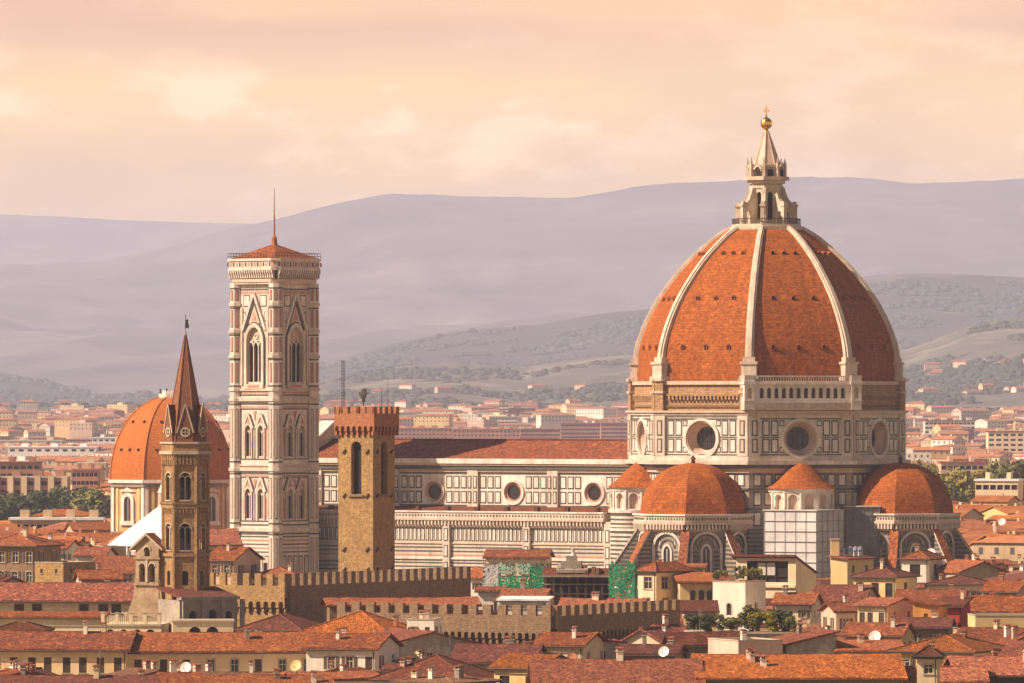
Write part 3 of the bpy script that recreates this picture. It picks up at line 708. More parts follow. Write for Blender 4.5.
# facade wall behind the bell tower
m = MB(); ff = Fr((XW - 2.6, 0, 0), (0, -1, 0), (-1, 0, 0))
fb = Fr((XW, 0, 0), (0, 1, 0), (1, 0, 0))
pl = [(-21.3, 0), (21.3, 0), (21.3, 35.2), (12, 36.4), (12, 44.6), (0, 51.0), (-12, 44.6), (-12, 36.4), (-21.3, 35.2)]
def slabpoly(mb, f, pts, t, mm):
    n = len(pts); mb.add([f.P(u, z, 0) for u, z in pts] + [f.P(u, z, -t) for u, z in pts], [tuple(range(n)), tuple(range(2 * n - 1, n - 1, -1))] + [(i, n + i, n + (i + 1) % n, (i + 1) % n) for i in range(n)], mm)
slabpoly(m, fb, pl, 2.6, 'marble')
for s in (-1, 1):
    for o_, mm in ((0, 'marble_white'), (.9, 'marble_rose')):
        A = fb.P(s * 12.6, 44.6 - o_ * .9, .5 - o_ * .3); Bq = fb.P(0, 51.4 - o_ * .9, .5 - o_ * .3)
        off = Vector((-3.4 + o_ * .3, 0, 0)); m.slab([tuple(A), tuple(Bq), tuple(Bq + off), tuple(A + off)] if s < 0 else [tuple(Bq), tuple(A), tuple(A + off), tuple(Bq + off)], .55, mm)
m.build('facade', cath)

# scaffolding with sheets round the south-east exedra
def scaffold(name, cx, cy, w, d, rz, h0, h, sheet, label, cell=2.0, solid=False):
    e = empty(name, (cx, cy, 0), rz, label, 'scaffolding'); m = MB()
    m.box(-w / 2, -d / 2, h0, w / 2, d / 2, h, sheet); m.build('sheeting', e)
    p = MB(); k = int(w / cell)
    for i in range(k + 1):
        x = -w / 2 + i * w / k
        p.tube((x, -d / 2 - .12, 0), (x, -d / 2 - .12, h + .8), .045, 'steel', 5)
    k2 = int(d / cell)
    for i in range(k2 + 1):
        for s in (-1, 1): p.tube((s * (w / 2 + .12), -d / 2 + i * d / k2, 0), (s * (w / 2 + .12), -d / 2 + i * d / k2, h + .8), .06, 'steel', 5)
    z = h
    while z > max(h0, h - 24):
        p.box(-w / 2 - .2, -d / 2 - .2, z - .04, w / 2 + .2, -d / 2 - .06, z + .04, 'steel')
        for s in (-1, 1): p.box(min(s * (w / 2 + .06), s * (w / 2 + .2)), -d / 2, z - .06, max(s * (w / 2 + .06), s * (w / 2 + .2)), d / 2, z + .06, 'steel')
        z -= cell
    p.box(-w / 2 - .3, -d / 2 - .3, h, w / 2 + .3, d / 2, h + .2, 'membrane')
    p.build('pole_lattice', e); return e
wx = lambda a, d_: (DX + d_ * math.sin(R(ROT + a)), DY - d_ * math.cos(R(ROT + a)))
q = wx(45, 31.5); scaffold('scaffold_tower', q[0] - .9, q[1], 11.4, 11.6, -30, 6, 34.0, 'sheeting', 'pale sheeted scaffold below the small tiled half cone between the two large apses')
q = wx(66, 31.0); scaffold('scaffold_tower', q[0] + .5, q[1] + 3.0, 6.5, 6.0, 1, 6, 34.6, 'sheeting_grey', 'dark grey sheeted scaffold squeezed against the right-hand apse', 1.6)
# ------------------------------------------------------------------ campanile
CY_ = 1327.0; CRZ = -41.0
camp = empty('bell_tower', (X(274.3, CY_), CY_, 0), CRZ, 'tall square bell tower of pink and white marble with a mast on top', 'bell tower'); camp.scale = (.905, .905, 1)
hw = 6.35
def sq(h): return [(-h, -h), (h, -h), (h, h), (-h, h)]
FA = []
for k in range(4):
    a = 90 * k; dx, dy = D(a); FA.append(Fr((dx * hw - math.cos(R(a)) * hw, dy * hw - math.sin(R(a)) * hw, 0), (math.cos(R(a)), math.sin(R(a)), 0), (dx, dy, 0)))
m = MB(); m.box(-hw + 1.6, -hw + 1.6, 0, hw - 1.6, hw - 1.6, 79, 'marble_rose')
W2 = 2 * hw
tri = [(W2 / 2 - 2.25, 59.0, W2 / 2 + 2.25, 67.6, 'arch', .25)]
bi1 = [(W2 / 2 + s * 1.95 - .92, 43.9, W2 / 2 + s * 1.95 + .92, 49.4, 'arch', .3) for s in (-1, 1)]
bi0 = [(h[0], 31.2, h[2], 36.6, 'arch', .3) for h in bi1]
for f in FA:
    fwall(m, f, W2, 0, 30.0, [], 'marble_camp')
    fwall(m, f, W2, 30.0, 42.0, bi0, 'marble_camp', .5, 'dark_void', 'marble_rose')
    fwall(m, f, W2, 42.0, 56.2, bi1, 'marble_camp', .5, 'dark_void', 'marble_rose')
    fwall(m, f, W2, 56.2, 79.2, tri, 'marble_camp', .9, 'dark_void', 'marble_rose')
    c = W2 / 2
    # string courses
    for z0, z1, d in ((18.0, 18.6, .5), (28.9, 29.7, .55), (41.2, 41.9, .5), (42.2, 42.5, .35), (55.4, 56.2, .6), (57.5, 57.9, .4)):
        fbox(m, f, 0, W2, z0, z1, 0, d, 'marble')
    for z0 in (28.3, 40.6, 54.7, 56.5, 78.0, 30.1): fbox(m, f, 0, W2, z0, z0 + .28, 0, .12, 'marble_green')
    for z0, z1 in ((56.9, 57.35), (40.0, 40.45), (53.9, 54.4), (77.2, 77.8)):
        u = .2
        while u < W2 - .3: fbox(m, f, u, u + .34, z0, z1, 0, .08, 'marble_pink'); u += .62
    # lower storey stripes and panels
    z = 24.6
    for i in range(5): fbox(m, f, 0, W2, z + i * .78, z + i * .78 + .26, 0, .06, ('marble_green', 'marble_pink')[i % 2])
    for i in range(5):
        u = 2.1 + i * 1.82; panel(m, f, u, u + 1.35, 19.2, 24.0, .25, 0, 'marble_rose')
    # framed fields round the twin windows
    for zb, zt in ((31.0, 40.0), (43.6, 53.9)):
        for u0, u1, z0, z1 in ((2.0, 2.2, zb, zt), (W2 - 2.2, W2 - 2.0, zb, zt), (2.0, W2 - 2.0, zt - .2, zt), (2.0, W2 - 2.0, zb - .1, zb + .12), (c - .1, c + .1, zb, zt - 3.4)):
            fbox(m, f, u0, u1, z0, z1, 0, .12, 'marble_green')
        for s in (-1, 1):
            u = c + s * 3.45; fbox(m, f, u - .3, u + .3, zb + .6, zt - 4.3, 0, .08, 'marble_pink')
            uc = c + s * 1.95; zz = zb + 5.4 + (.3 if zb > 40 else 0)
            farch(m, f, uc, zz, .93, 1.3, 0, .35, 'marble', 10, .3)
            for q in (-1, 1):
                fbox(m, f, uc + q * 1.11 - .17, uc + q * 1.11 + .17, zb + .3, zz, 0, .35, 'marble')
                a0, a1 = (uc + q * 1.5, zz + .6), (uc, zz + 3.6); n_ = .28
                fpoly(m, f, [(a0[0] - n_, a0[1]), (a0[0] + n_, a0[1]), (a1[0] + n_, a1[1]), (a1[0] - n_, a1[1])], 0, .4, 'marble_camp')
                fpoly(m, f, [(a0[0] - n_ - q * .5, a0[1]), (a0[0] + n_ - q * .5, a0[1]), (a1[0] + n_ * .5, a1[1] - .9), (a1[0] - n_ * .5, a1[1] - .9)], 0, .2, 'marble_green')
                fpoly(m, f, [(uc + q * 1.85 - .14, zz + .8), (uc + q * 1.85 + .14, zz + .8), (uc + q * .6 + .14, zz + 3.4), (uc + q * .6 - .14, zz + 3.4)], 0, .15, 'marble_green')
            fpoly(m, f, [(uc - .55, zz + 1.5), (uc + .55, zz + 1.5), (uc, zz + 2.7)], 0, .3, 'marble_pink')
        fpoly(m, f, [(c - .5, zt - .5), (c, zt - 2.6), (c + .5, zt - .5)][::1], 0, .14, 'marble_pink')
    # great triple window: frame, pointed gable
    farch(m, f, c, 67.6, 2.28, 2.95, 0, .5, 'marble', 12, .25); farch(m, f, c, 67.6, 2.95, 3.2, 0, .3, 'marble_green', 12, .25)
    for s in (-1, 1):
        fbox(m, f, c + s * 2.62 - .35, c + s * 2.62 + .35, 58.6, 67.6, 0, .5, 'marble')
        fbox(m, f, c + s * 3.07 - .1, c + s * 3.07 + .1, 58.6, 67.6, 0, .3, 'marble_green')
        for p_, mm, w_, d_ in ((0, 'marble_camp', .3, .6), (.62, 'marble_green', .16, .35)):
            a0, a1 = (c + s * (3.5 - p_), 69.8), (c, 77.4 - p_ * 2.6)
            fpoly(m, f, [(a0[0] - w_, a0[1]), (a0[0] + w_, a0[1]), (a1[0] + w_, a1[1]), (a1[0] - w_, a1[1])], 0, d_, mm)
        fbox(m, f, c + s * 3.95 - .28, c + s * 3.95 + .28, 58.6, 74.5, 0, .3, 'marble')
        panel(m, f, *sorted((c + s * 3.6, c + s * 1.5)), 74.6, 77.0, .22); panel(m, f, *sorted((c + s * 3.6, c + s * 2.9)), 71.6, 73.6, .2)
    fpoly(m, f, [(c - 1.7, 71.2), (c + 1.7, 71.2), (c, 74.9)], 0, .25, 'marble_rose'); fpoly(m, f, [(c - .7, 71.8), (c + .7, 71.8), (c, 73.6)], .25, .32, 'marble_pink')
    fbox(m, f, c - 2.8, c + 2.8, 57.9, 58.9, 0, .55, 'marble'); fbox(m, f, c - 1.7, c + 1.7, 58.2, 58.7, .55, .62, 'marble_pink')
shaft = m.build('shaft', camp)
for k, (sx, sy) in enumerate(((-1, -1), (1, -1), (1, 1), (-1, 1))):
    t = MB(); cx, cy = sx * (hw - .35), sy * (hw - .35)
    t.frus(8, 1.65, 0, 1.65, 79.4, 'marble_camp', rot=R(22.5), cx=cx, cy=cy)
    for z0 in (18, 28.9, 41.2, 55.4, 57.5, 69.3, 74.8, 64.2): t.frus(8, 1.95, z0, 1.95, z0 + .6, 'marble', rot=R(22.5), cx=cx, cy=cy, bottom=True)
    for z0 in (30.4, 40.5, 42.9, 54.6, 58.3, 63.7, 68.7, 74.2, 78.2, 28.2): t.frus(8, 1.71, z0, 1.71, z0 + .32, 'marble_green', rot=R(22.5), cx=cx, cy=cy, bottom=True)
    for z0, z1 in ((31.5, 39.8), (43.8, 53.8), (59.2, 63.2), (65.4, 68.4), (70.4, 74.0), (75.9, 78.0), (19.6, 27.6)):
        for q in range(8):
            f = oface(45 * q, 1.65 * C8, cx, cy); fbox(t, f, -.32, .32, z0, z1, 0, .05, 'marble_green'); fbox(t, f, -.2, .2, z0 + .15, z1 - .15, .05, .08, 'marble_pink' if z0 > 58 else 'marble_rose')
    t.build('corner_buttress', camp)
for f in FA:
    c = W2 / 2
    w = MB(); fbox(w, f, c - 2.25, c + 2.25, 59.0, 59.3, -.8, .05, 'marble')
    for q in (-.75, .75): w.tube(f.P(c + q, 59.2, -.4), f.P(c + q, 66.6, -.4), .15, 'marble_camp', 8)
    for q in (-1.5, 0, 1.5): farch(w, f, c + q, 66.6, .55, .8, -.55, -.25, 'marble_camp', 8, .4)
    farch(w, f, c, 68.6, .35, .6, -.5, -.3, 'marble_camp', 10, full=True)
    fpoly(w, f, arcpts(c, 67.6, 2.24, 8, pointed=.25) , -.62, -.52, 'marble_rose')
    w.build('window', camp)
    for zb in (31.2, 43.9):
        for s in (-1, 1):
            uc = c + s * 1.95; w = MB(); zt = zb + 4.9
            fbox(w, f, uc - .9, uc + .9, zb, zb + .3, -.5, .04, 'marble'); w.tube(f.P(uc, zb + .2, -.3), f.P(uc, zt, -.3), .11, 'marble_camp', 8)
            for q in (-.46, .46): farch(w, f, uc + q, zt, .32, .5, -.45, -.18, 'marble_camp', 7, .4)
            fpoly(w, f, arcpts(uc, zt + .62, .88, 8, pointed=.3), -.5, -.4, 'marble_rose'); w.build('window', camp)
t = MB(); 
for i, (h, z0, z1, mm) in enumerate(((7.0, 79.2, 79.6, 'marble'), (7.2, 79.6, 80.2, 'marble_rose'), (7.75, 82.0, 82.5, 'marble_camp'), (7.6, 82.5, 83.9, 'marble'), (7.85, 83.9, 84.4, 'marble_camp'))):
    def oct_(h): k_ = 1.5; return [(-h, -h + k_), (-h + k_, -h), (h - k_, -h), (h, -h + k_), (h, h - k_), (h - k_, h), (-h + k_, h), (-h, h - k_)]
    t.prism(oct_(h), z0, z1, mm, bottom=True)
t.prism(oct_(6.9), 80.2, 82.0, 'marble_green')
for k in range(4):
    a = 90 * k; dx, dy = D(a); f = Fr((dx * 6.9, dy * 6.9, 0), (math.cos(R(a)), math.sin(R(a)), 0), (dx, dy, 0))
    for i in range(20):
        u = -6.3 + i * 12.6 / 19; fpoly(t, Fr(f.P(u - .17, 0), f.N, -f.U), [(0, 80.2), (.35, 80.6), (.8, 81.6), (.8, 82.0), (0, 82.0)], -.34, 0, 'marble_camp'); fbox(t, f, u - .17, u + .17, 80.4, 82.0, 0, .5, 'marble')
    f2 = Fr((dx * 7.6, dy * 7.6, 0), (math.cos(R(a)), math.sin(R(a)), 0), (dx, dy, 0))
    for i in range(16):
        u = -6.6 + i * 13.2 / 15; fbox(t, f2, u - .22, u + .22, 82.8, 83.6, 0, .05, 'marble_pink' if i % 2 else 'marble_green')
co_ = t.build('cornice', camp); co_.scale = (1.045, 1.045, 1)
t = MB(); t.frus(4, 10.2, 84.4, .5, 87.4, 'tile_red', rot=R(45)); rf = t.build('roof', camp)
t = MB(); t.frus(8, .85, 86.9, .55, 88.6, 'brick_red'); t.frus(8, .7, 88.6, .15, 89.4, 'brick_red'); t.tube((0, 0, 89), (0, 0, 98.8), .16, 'brick_red', 8, .07); t.tube((0, 0, 89), (0, 0, 93.5), .22, 'brick_red', 8, .16); t.build('mast', camp)
t = MB()
for k in range(4):
    a = 90 * k; dx, dy = D(a); f = Fr((dx * 7.5, dy * 7.5, 0), (math.cos(R(a)), math.sin(R(a)), 0), (dx, dy, 0))
    for i in range(17): fbox(t, f, -7.3 + i * .9125 - .03, -7.3 + i * .9125 + .03, 84.4, 85.5, -.06, 0, 'iron')
    fbox(t, f, -7.4, 7.4, 85.45, 85.55, -.08, .02, 'iron'); fbox(t, f, -7.4, 7.4, 84.9, 84.98, -.08, .02, 'iron')
t.build('railing', camp)

# ------------------------------------------------------------------ battlemented walls
def battlement(mb, fr, w, ztop, mw, gap, mh, th, m, u0=0.):
    """merlons along the top of a wall"""
    n = max(1, int(round((w + gap) / (mw + gap)))); st = (w + gap) / n; mw2 = st - gap
    for i in range(n): fbox(mb, fr, u0 + i * st, u0 + i * st + mw2, ztop - mh, ztop, -th, 0, m)
def corbel_table(mb, fr, w, z, pitch, h, out, m, dark=None):
    """a row of little arches carried on brackets"""
    n = int(w / pitch); st = w / n; f2 = Fr(fr.P(0, 0, out), fr.U, fr.N)
    fwall(mb, f2, w, z, z + h, [(i * st + st * .2, z - .01, (i + 1) * st - st * .2, z + h * .35, 'arch') for i in range(n)], m, out)
    fquad(mb, fr, 0, w, z - .6, z + h, .005, m)
    for i in range(n + 1): fbox(mb, fr, max(i * st - st * .17, 0), min(i * st + st * .17, w), z - .7, z, 0, out * .7, m)
# palace tower
TY = 1060.0; brt = empty('palace_tower', (X(373.0, TY) , TY, 0), -31, 'square golden stone tower topped with red brick battlements and thin poles', 'tower'); brt.scale = (1.03, 1.03, 1)
wl = 6.5; m = MB()      # local: front corner at (0,0); left face along -X, right face along +Y
fl = Fr((-wl, 0, 0), (1, 0, 0), (0, -1, 0)); frt = Fr((0, 0, 0), (0, 1, 0), (1, 0, 0)); bk = Fr((0, wl, 0), (-1, 0, 0), (0, 1, 0)); lf = Fr((-wl, wl, 0), (0, -1, 0), (-1, 0, 0))
for f, mm in ((fl, 0), (frt, 0), (bk, 0), (lf, 0)):
    fwall(m, f, wl, 0, 51.0, [(wl / 2 - .95 + .1, 39.9, wl / 2 + .95 + .1, 47.6, 'arch')], 'stone_gold', .9, 'dark_void')
    for z in (46.5, 39.3, 30.5, 27.2):
        for u in (.9, wl - 1.3): fpoly(m, f, [(u, z), (u + .5, z + .5), (u + .5, z + .8), (u, z + .3)], 0, .25, 'wood_dark')
    fbox(m, f, wl / 2 - 1.3, wl / 2 + 1.5, 39.5, 39.8, 0, .3, 'stone_brown')
m.build('shaft', brt)
m = MB(); out = .5
corners = []
for f in (fl, frt, bk, lf):
    corbel_table(m, Fr(f.P(-out, 0), f.U, f.N), wl + 2 * out, 50.2, 1.0, 1.5, out, 'brick_red')
    f2 = Fr(f.P(-out, 0, out), f.U, f.N)
    fbox(m, f2, 0, wl + 2 * out - .4, 51.7, 53.1, -.4, 0, 'brick_red'); battlement(m, f2, wl + 2 * out, 54.2, 1.05, .72, 1.15, .4, 'brick_red')
m.box(-wl - out + .4, -out + .4, 51.0, out - .4, wl + out - .4, 51.7, 'stone_brown')
m.build('battlement', brt)
m = MB()
for i in range(3):
    a = 2 * math.pi * i / 3; m.tube((-6.2 + .22 * math.cos(a), .9 + .22 * math.sin(a), 51.7), (-6.2 + .22 * math.cos(a), .9 + .22 * math.sin(a), 61.8), .045, 'iron', 5)
for i in range(20): m.box(-6.45, .65, 52 + i * .5, -5.95, 1.15, 52.06 + i * .5, 'iron')
m.build('lattice_mast', brt)
for x, y, h in ((-.3, 3.0, 57.3), (-.6, 5.4, 59.1)):
    m = MB(); m.tube((x, y, 51.7), (x, y, h), .06, 'iron', 5, .03); m.build('pole', brt)
# weathervane lion
m = MB(); vx, vy = -3.2, 2.2
m.tube((vx, vy, 51.7), (vx, vy, 55.2), .07, 'iron', 6)
pts = [(-.25, 54.9), (.35, 55.0), (.2, 55.4), (.45, 55.7), (.5, 56.2), (.95, 56.35), (.9, 56.5), (.5, 56.6), (.55, 56.95), (.3, 57.2), (-.1, 57.15), (-.35, 56.8), (-.3, 56.4), (-.7, 56.6), (-.8, 56.3), (-.45, 55.9), (-.3, 55.5), (-.1, 55.3)]
cen = Vector((vx, vy, 56.0)); ring = [(vx + u, vy - .12, z) for u, z in pts]; ring2 = [(vx + u, vy + .12, z) for u, z in pts]; n = len(pts)
m.add([(vx, vy - .2, 56.0), (vx, vy + .2, 56.0)] + ring + ring2, [(0, 2 + i, 2 + (i + 1) % n) for i in range(n)] + [(1, 2 + n + (i + 1) % n, 2 + n + i) for i in range(n)] + [(2 + i, 2 + n + i, 2 + n + (i + 1) % n, 2 + (i + 1) % n) for i in range(n)], 'iron')
m.build('weather_vane', brt)

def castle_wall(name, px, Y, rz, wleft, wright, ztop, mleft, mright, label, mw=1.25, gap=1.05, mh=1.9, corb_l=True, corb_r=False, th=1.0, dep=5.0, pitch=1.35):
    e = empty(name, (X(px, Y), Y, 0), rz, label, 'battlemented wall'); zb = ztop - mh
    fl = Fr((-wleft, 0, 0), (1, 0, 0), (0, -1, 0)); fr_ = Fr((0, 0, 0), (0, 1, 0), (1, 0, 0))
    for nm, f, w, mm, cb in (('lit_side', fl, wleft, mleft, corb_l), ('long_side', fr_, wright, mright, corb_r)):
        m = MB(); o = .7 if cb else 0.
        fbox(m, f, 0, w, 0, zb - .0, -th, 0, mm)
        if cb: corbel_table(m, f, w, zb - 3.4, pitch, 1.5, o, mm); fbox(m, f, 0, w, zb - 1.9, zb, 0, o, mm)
        f2 = Fr(f.P(0, 0, o), f.U, f.N); wd = m.build('wall', e)
        t = MB(); battlement(t, f2, w, ztop, mw, gap, mh, .6, mm); t.build('battlement', wd)
    # inner slope of tiles behind the parapet
    t = MB(); t.slab([(-wleft, 1.4, zb - 1.6), (-1, 1.4, zb - 1.6), (-1 , 7, zb - .2), (-wleft, 7, zb - .2)], .3, 'tile_red')
    t.slab([(-7.0, 1.4, zb - .1), (-1.4, 1.4, zb - 1.5), (-1.4, wright, zb - 1.5), (-7.0, wright, zb - .1)], .3, 'tile_orange'); t.build('walkway_roof', e)
    m = MB(); m.box(-wleft, 1.0, 0, -1, 9, zb - 2.2, 'stone_brown'); m.box(-9, 1.0, 0, -1, wright, zb - 2.2, 'stone_brown'); m.build('inner_block', e)
    return e
castle_wall('palace_wall', 287, 1012, -31, 21, 55, 28.2, 'stone_gold', 'stone_brown', 'upper battlemented wall, golden on its lit side and dark brown along its shaded side, at the foot of the golden tower')  # one stone in two tones: shade of the long side put into its colour
castle_wall('palace_wall', 553, 950, -31, 37, 36.5, 25.1, 'stone_brown', 'stone_brown', 'lower battlemented wall with small arches under its top, in front of the scaffolded building', mw=1.4, gap=1.1, mh=1.5, corb_r=True, pitch=1.15)

# ------------------------------------------------------------------ hexagonal bell tower with a spire
BY = 1000.0; bad = empty('spired_tower', (X(185.5, BY), BY, 0), 0, 'slender six-sided brown stone bell tower with a tall pointed brick spire', 'bell tower')
def hexp(r, rot=-28.): return [(r * math.sin(R(rot + 60 * i)), -r * math.cos(R(rot + 60 * i))) for i in range(6)]
def hface(k, r): a = -28 + 30 + 60 * k; return oface(a, r * math.cos(math.pi / 6)), r * .5
m = MB(); r = 3.42
for k in range(6):
    f, h = hface(k, r); f2 = Fr(f.P(-h, 0), f.U, f.N)
    fwall(m, f2, 2 * h, 0, 31.5, [(h - .45, 26.8, h + .45, 28.6, 'arch')], 'stone_tan', .4, 'dark_void')
    fwall(m, f2, 2 * h, 31.5, 39.3, [(h - .85, 32.2, h + .85, 35.4, 'arch')], 'stone_tan', .6, None)
    fwall(m, f2, 2 * h, 39.3, 47.0, [(h - .85, 39.9, h + .85, 43.2, 'arch')], 'stone_tan', .6, None)
m.prism(hexp(1.3), 31, 47, 'dark_void')
for z0, z1, rr, mm in ((31.2, 31.7, 3.75, 'stone_tan'), (38.6, 39.2, 3.8, 'stone_tan'), (39.2, 39.5, 3.95, 'stone_brown'), (46.0, 46.4, 3.75, 'stone_tan'), (46.9, 47.4, 4.05, 'stone_trim'), (47.4, 48.5, 3.7, 'stone_tan'), (48.5, 48.8, 3.95, 'stone_trim')):
    m.prism(hexp(rr), z0, z1, mm, bottom=True)
for k in range(6):
    f, h = hface(k, r)
    for i in range(6):
        u = -h + (i + .5) * h / 3; fbox(m, f, u - .15, u + .15, 45.3, 46.9, 0, .35, 'stone_tan'); fbox(m, f, u - .12, u + .12, 37.9, 38.6, 0, .28, 'stone_tan')
    fr_a = -28 + 60 * k; dx, dy = D(fr_a); m.tube((dx * r, dy * r, 0), (dx * r, dy * r, 47), .32, 'stone_tan', 6)
m.build('shaft', bad)
for zb, zt in ((32.2, 35.4), (39.9, 43.2)):
    for k in range(6):
        f, h = hface(k, r); w = MB(); w.tube(f.P(0, zb, -.3), f.P(0, zt, -.3), .1, 'stone_trim', 6); fbox(w, f, -.85, .85, zb - .2, zb, -.4, .15, 'stone_trim')
        for q in (-.42, .42): farch(w, f, q, zt, .3, .45, -.42, -.15, 'stone_trim', 7)
        farch(w, f, 0, zt, .86, 1.05, 0, .12, 'stone_trim', 9); w.build('window', bad)
m = MB(); m.frus(6, 3.15, 48.6, .10, 65.4, 'spire_brown', rot=R(-28))
for k in range(6):
    dx, dy = D(-28 + 60 * k); m.tube((dx * 3.15, dy * 3.15, 48.6), (dx * .12, dy * .12, 65.3), .16, 'spire_brown', 5, .07)
m.frus(6, .2, 65.2, .12, 65.9, 'lead'); s_ = m.build('spire', bad)
for k in range(6):
    f, h = hface(k, 3.5); g = MB(); fpoly(g, f, [(-1.2, 48.8), (1.2, 48.8), (1.2, 50.4), (0, 54.4), (-1.2, 50.4)], -.45, 0, 'spire_brown')
    farch(g, f, 0, 50.3, .5, .78, 0, .1, 'stone_trim', 12, full=True); fpoly(g, f, arcpts(0, 50.3, .5, 12, 0, 2 * math.pi)[:-1], 0, .05, 'dark_void')
    for s in (-1, 1): fpoly(g, f, [(s * 1.3 - .13, 50.2), (s * 1.3 + .13, 50.2), (.1, 54.7), (-.1, 54.7)], 0, .12, 'stone_trim')
    fbox(g, f, -.45, .45, 50.22, 50.36, .03, .09, 'stone_trim'); fbox(g, f, -.07, .07, 49.8, 50.8, .03, .09, 'stone_trim')
    g.slab([f.P(0, 54.5, 0), f.P(1.35, 50.2, 0), f.P(1.35, 50.2, -1.6), f.P(0, 54.5, -2.6)], .15, 'tile_dark'); g.slab([f.P(-1.35, 50.2, 0), f.P(0, 54.5, 0), f.P(0, 54.5, -2.6), f.P(-1.35, 50.2, -1.6)], .15, 'tile_dark')
    g.build('spire_gable', s_)
m = MB(); m.tube((0, 0, 65.6), (0, 0, 68.4), .05, 'iron', 5); pts = [(-.1, 66.4), (.5, 66.2), (.55, 66.8), (.35, 67.2), (.5, 67.5), (.2, 67.7), (-.05, 67.3)]
fpoly(m, Fr((0, 0, 0), (1, 0, 0), (0, -1, 0)), pts, -.04, .04, 'iron'); m.build('weather_vane', bad)

# ------------------------------------------------------------------ second tiled dome
LY = 1640.0; sl_ = empty('domed_chapel', (X(171.5, LY), LY, 0), 0, 'ochre chapel with white pilasters under a smaller tiled dome, behind the spired tower', 'chapel'); sl_.scale = (1.06, 1.06, 1)
rot8 = -22.; rr = 15.7
def o8(r_, k): a = R(rot8 + 45 * k); return (r_ * math.sin(a), -r_ * math.cos(a))
m = MB(); m.prism([o8(14.9, k) for k in range(8)], 0, 35.6, 'ochre_wall')
for k in range(8):
    a = rot8 + 22.5 + 45 * k; f = oface(a, 14.9 * C8); h = 14.9 * S8
    for s in (-1, 1):
        fbox(m, f, *sorted((s * h, s * (h - .9))), 22, 35, 0, .4, 'marble_white'); fbox(m, f, *sorted((s * (h - 1.6), s * (h - 2.3))), 22, 35, 0, .2, 'yellow_wall')
    fbox(m, f, -h - .2, h + .2, 34.2, 34.8, 0, .6, 'stone_grey'); fbox(m, f, -h - .3, h + .3, 35.2, 36.0, 0, 1.0, 'marble_white'); fbox(m, f, -h, h, 22, 23, 0, .5, 'stone_grey')
w0 = m.build('drum', sl_)
for k in range(8):
    a = rot8 + 22.5 + 45 * k; f = oface(a, 14.9 * C8); w = MB()
    fpoly(w, f, [(-1.2, 25.8), (1.2, 25.8)] + arcpts(0, 30.6, 1.2, 8), .02, .12, 'glass'); farch(w, f, 0, 30.6, 1.2, 2.2, 0, .45, 'marble_white', 10)
    for s in (-1, 1): fbox(w, f, *sorted((s * 1.2, s * 2.2)), 25, 30.6, 0, .45, 'marble_white')
    fbox(w, f, -2.5, 2.5, 24.6, 25.6, 0, .6, 'marble_white'); fpoly(w, f, [(-2.5, 33.0), (2.5, 33.0), (0, 34.1)], 0, .5, 'marble_white'); fbox(w, f, -.06, .06, 25.8, 31.6, .12, .18, 'marble_white'); w.build('window', w0)
m = MB(); n = 16
PS = [(15.4 * math.cos(t) ** .95 if t < 1.4 else 15.4 * math.cos(t), 36.0 + 21.0 * math.sin(t)) for t in [1.42 * i / n for i in range(n + 1)]]
for k in range(8):
    for (r0, z0), (r1, z1) in zip(PS[:-1], PS[1:]):
        a, b_, c_, d_ = o8(r0, k), o8(r0, k + 1), o8(r1, k + 1), o8(r1, k); m.add([(*a, z0), (*b_, z0), (*c_, z1), (*d_, z1)], [(0, 1, 2, 3)], 'chapel_tile')
    for (r0, z0), (r1, z1) in zip(PS[:-1], PS[1:]): m.tube((*o8(r0, k), z0), (*o8(r1, k), z1), .22, 'chapel_tile', 5)
dsh = m.build('dome', sl_)
m = MB(); m.prism([o8(3.2, k) for k in range(8)], 56.2, 57.6, 'marble_white'); m.prism([o8(2.4, k) for k in range(8)], 57.6, 58.4, 'marble_white')
for k in range(8): x, y = o8(2.9, k); m.tube((x, y, 57.6), (x, y, 58.9), .12, 'iron', 5)
m.build('lantern', dsh)
for k in range(8):
    for zz, us in ((43.5, (-3, 0, 3)), (50.5, (-2, 2))):
        t = math.asin((zz - 36) / 21.0); r0 = 15.4 * math.cos(t) ** .95; f = oface(rot8 + 22.5 + 45 * k, r0 * C8)
        for u in us: v = MB(); fbox(v, f, u - .2, u + .2, zz - .25, zz + .25, -.5, .35, 'dark_void'); fbox(v, f, u - .3, u + .3, zz + .25, zz + .4, -.7, .45, 'chapel_tile'); v.build('vent', dsh)

# ------------------------------------------------------------------ baptistery
PY = 1362.0; bp = empty('baptistery', (X(163, PY), PY, 0), -8, 'low eight-sided building under a smooth white pyramid roof, in front of the ochre chapel', 'baptistery')
m = MB(); m.prism(opoly(12.8), 0, 24.2, 'marble'); 
for k in range(8):
    f = oface(45 * k, 12.8 * C8); h = 12.8 * S8; fbox(m, f, -h, h, 23.4, 24.2, 0, .5, 'marble_white')
    for q in range(5): panel(m, f, -h + .5 + q * 1.85, -h + 2.0 + q * 1.85, 17, 22.8, .25)
m.build('wall', bp); m = MB(); m.frus(8, 13.4, 24.2, .9, 33.4, 'roof_white', rot=R(22.5), bottom=True); rf = m.build('roof', bp)
m = MB(); m.frus(8, 1.1, 33.0, 1.1, 33.6, 'marble_white'); 
for k in range(8): dx, dy = D(45 * k); m.tube((dx * .85, dy * .85, 33.6), (dx * .85, dy * .85, 36.2), .12, 'marble_white', 5)
m.frus(8, 1.15, 36.2, 1.15, 36.5, 'marble_white', bottom=True); m.frus(8, 1.05, 36.5, .03, 39.0, 'marble_white'); m.build('lantern', rf)
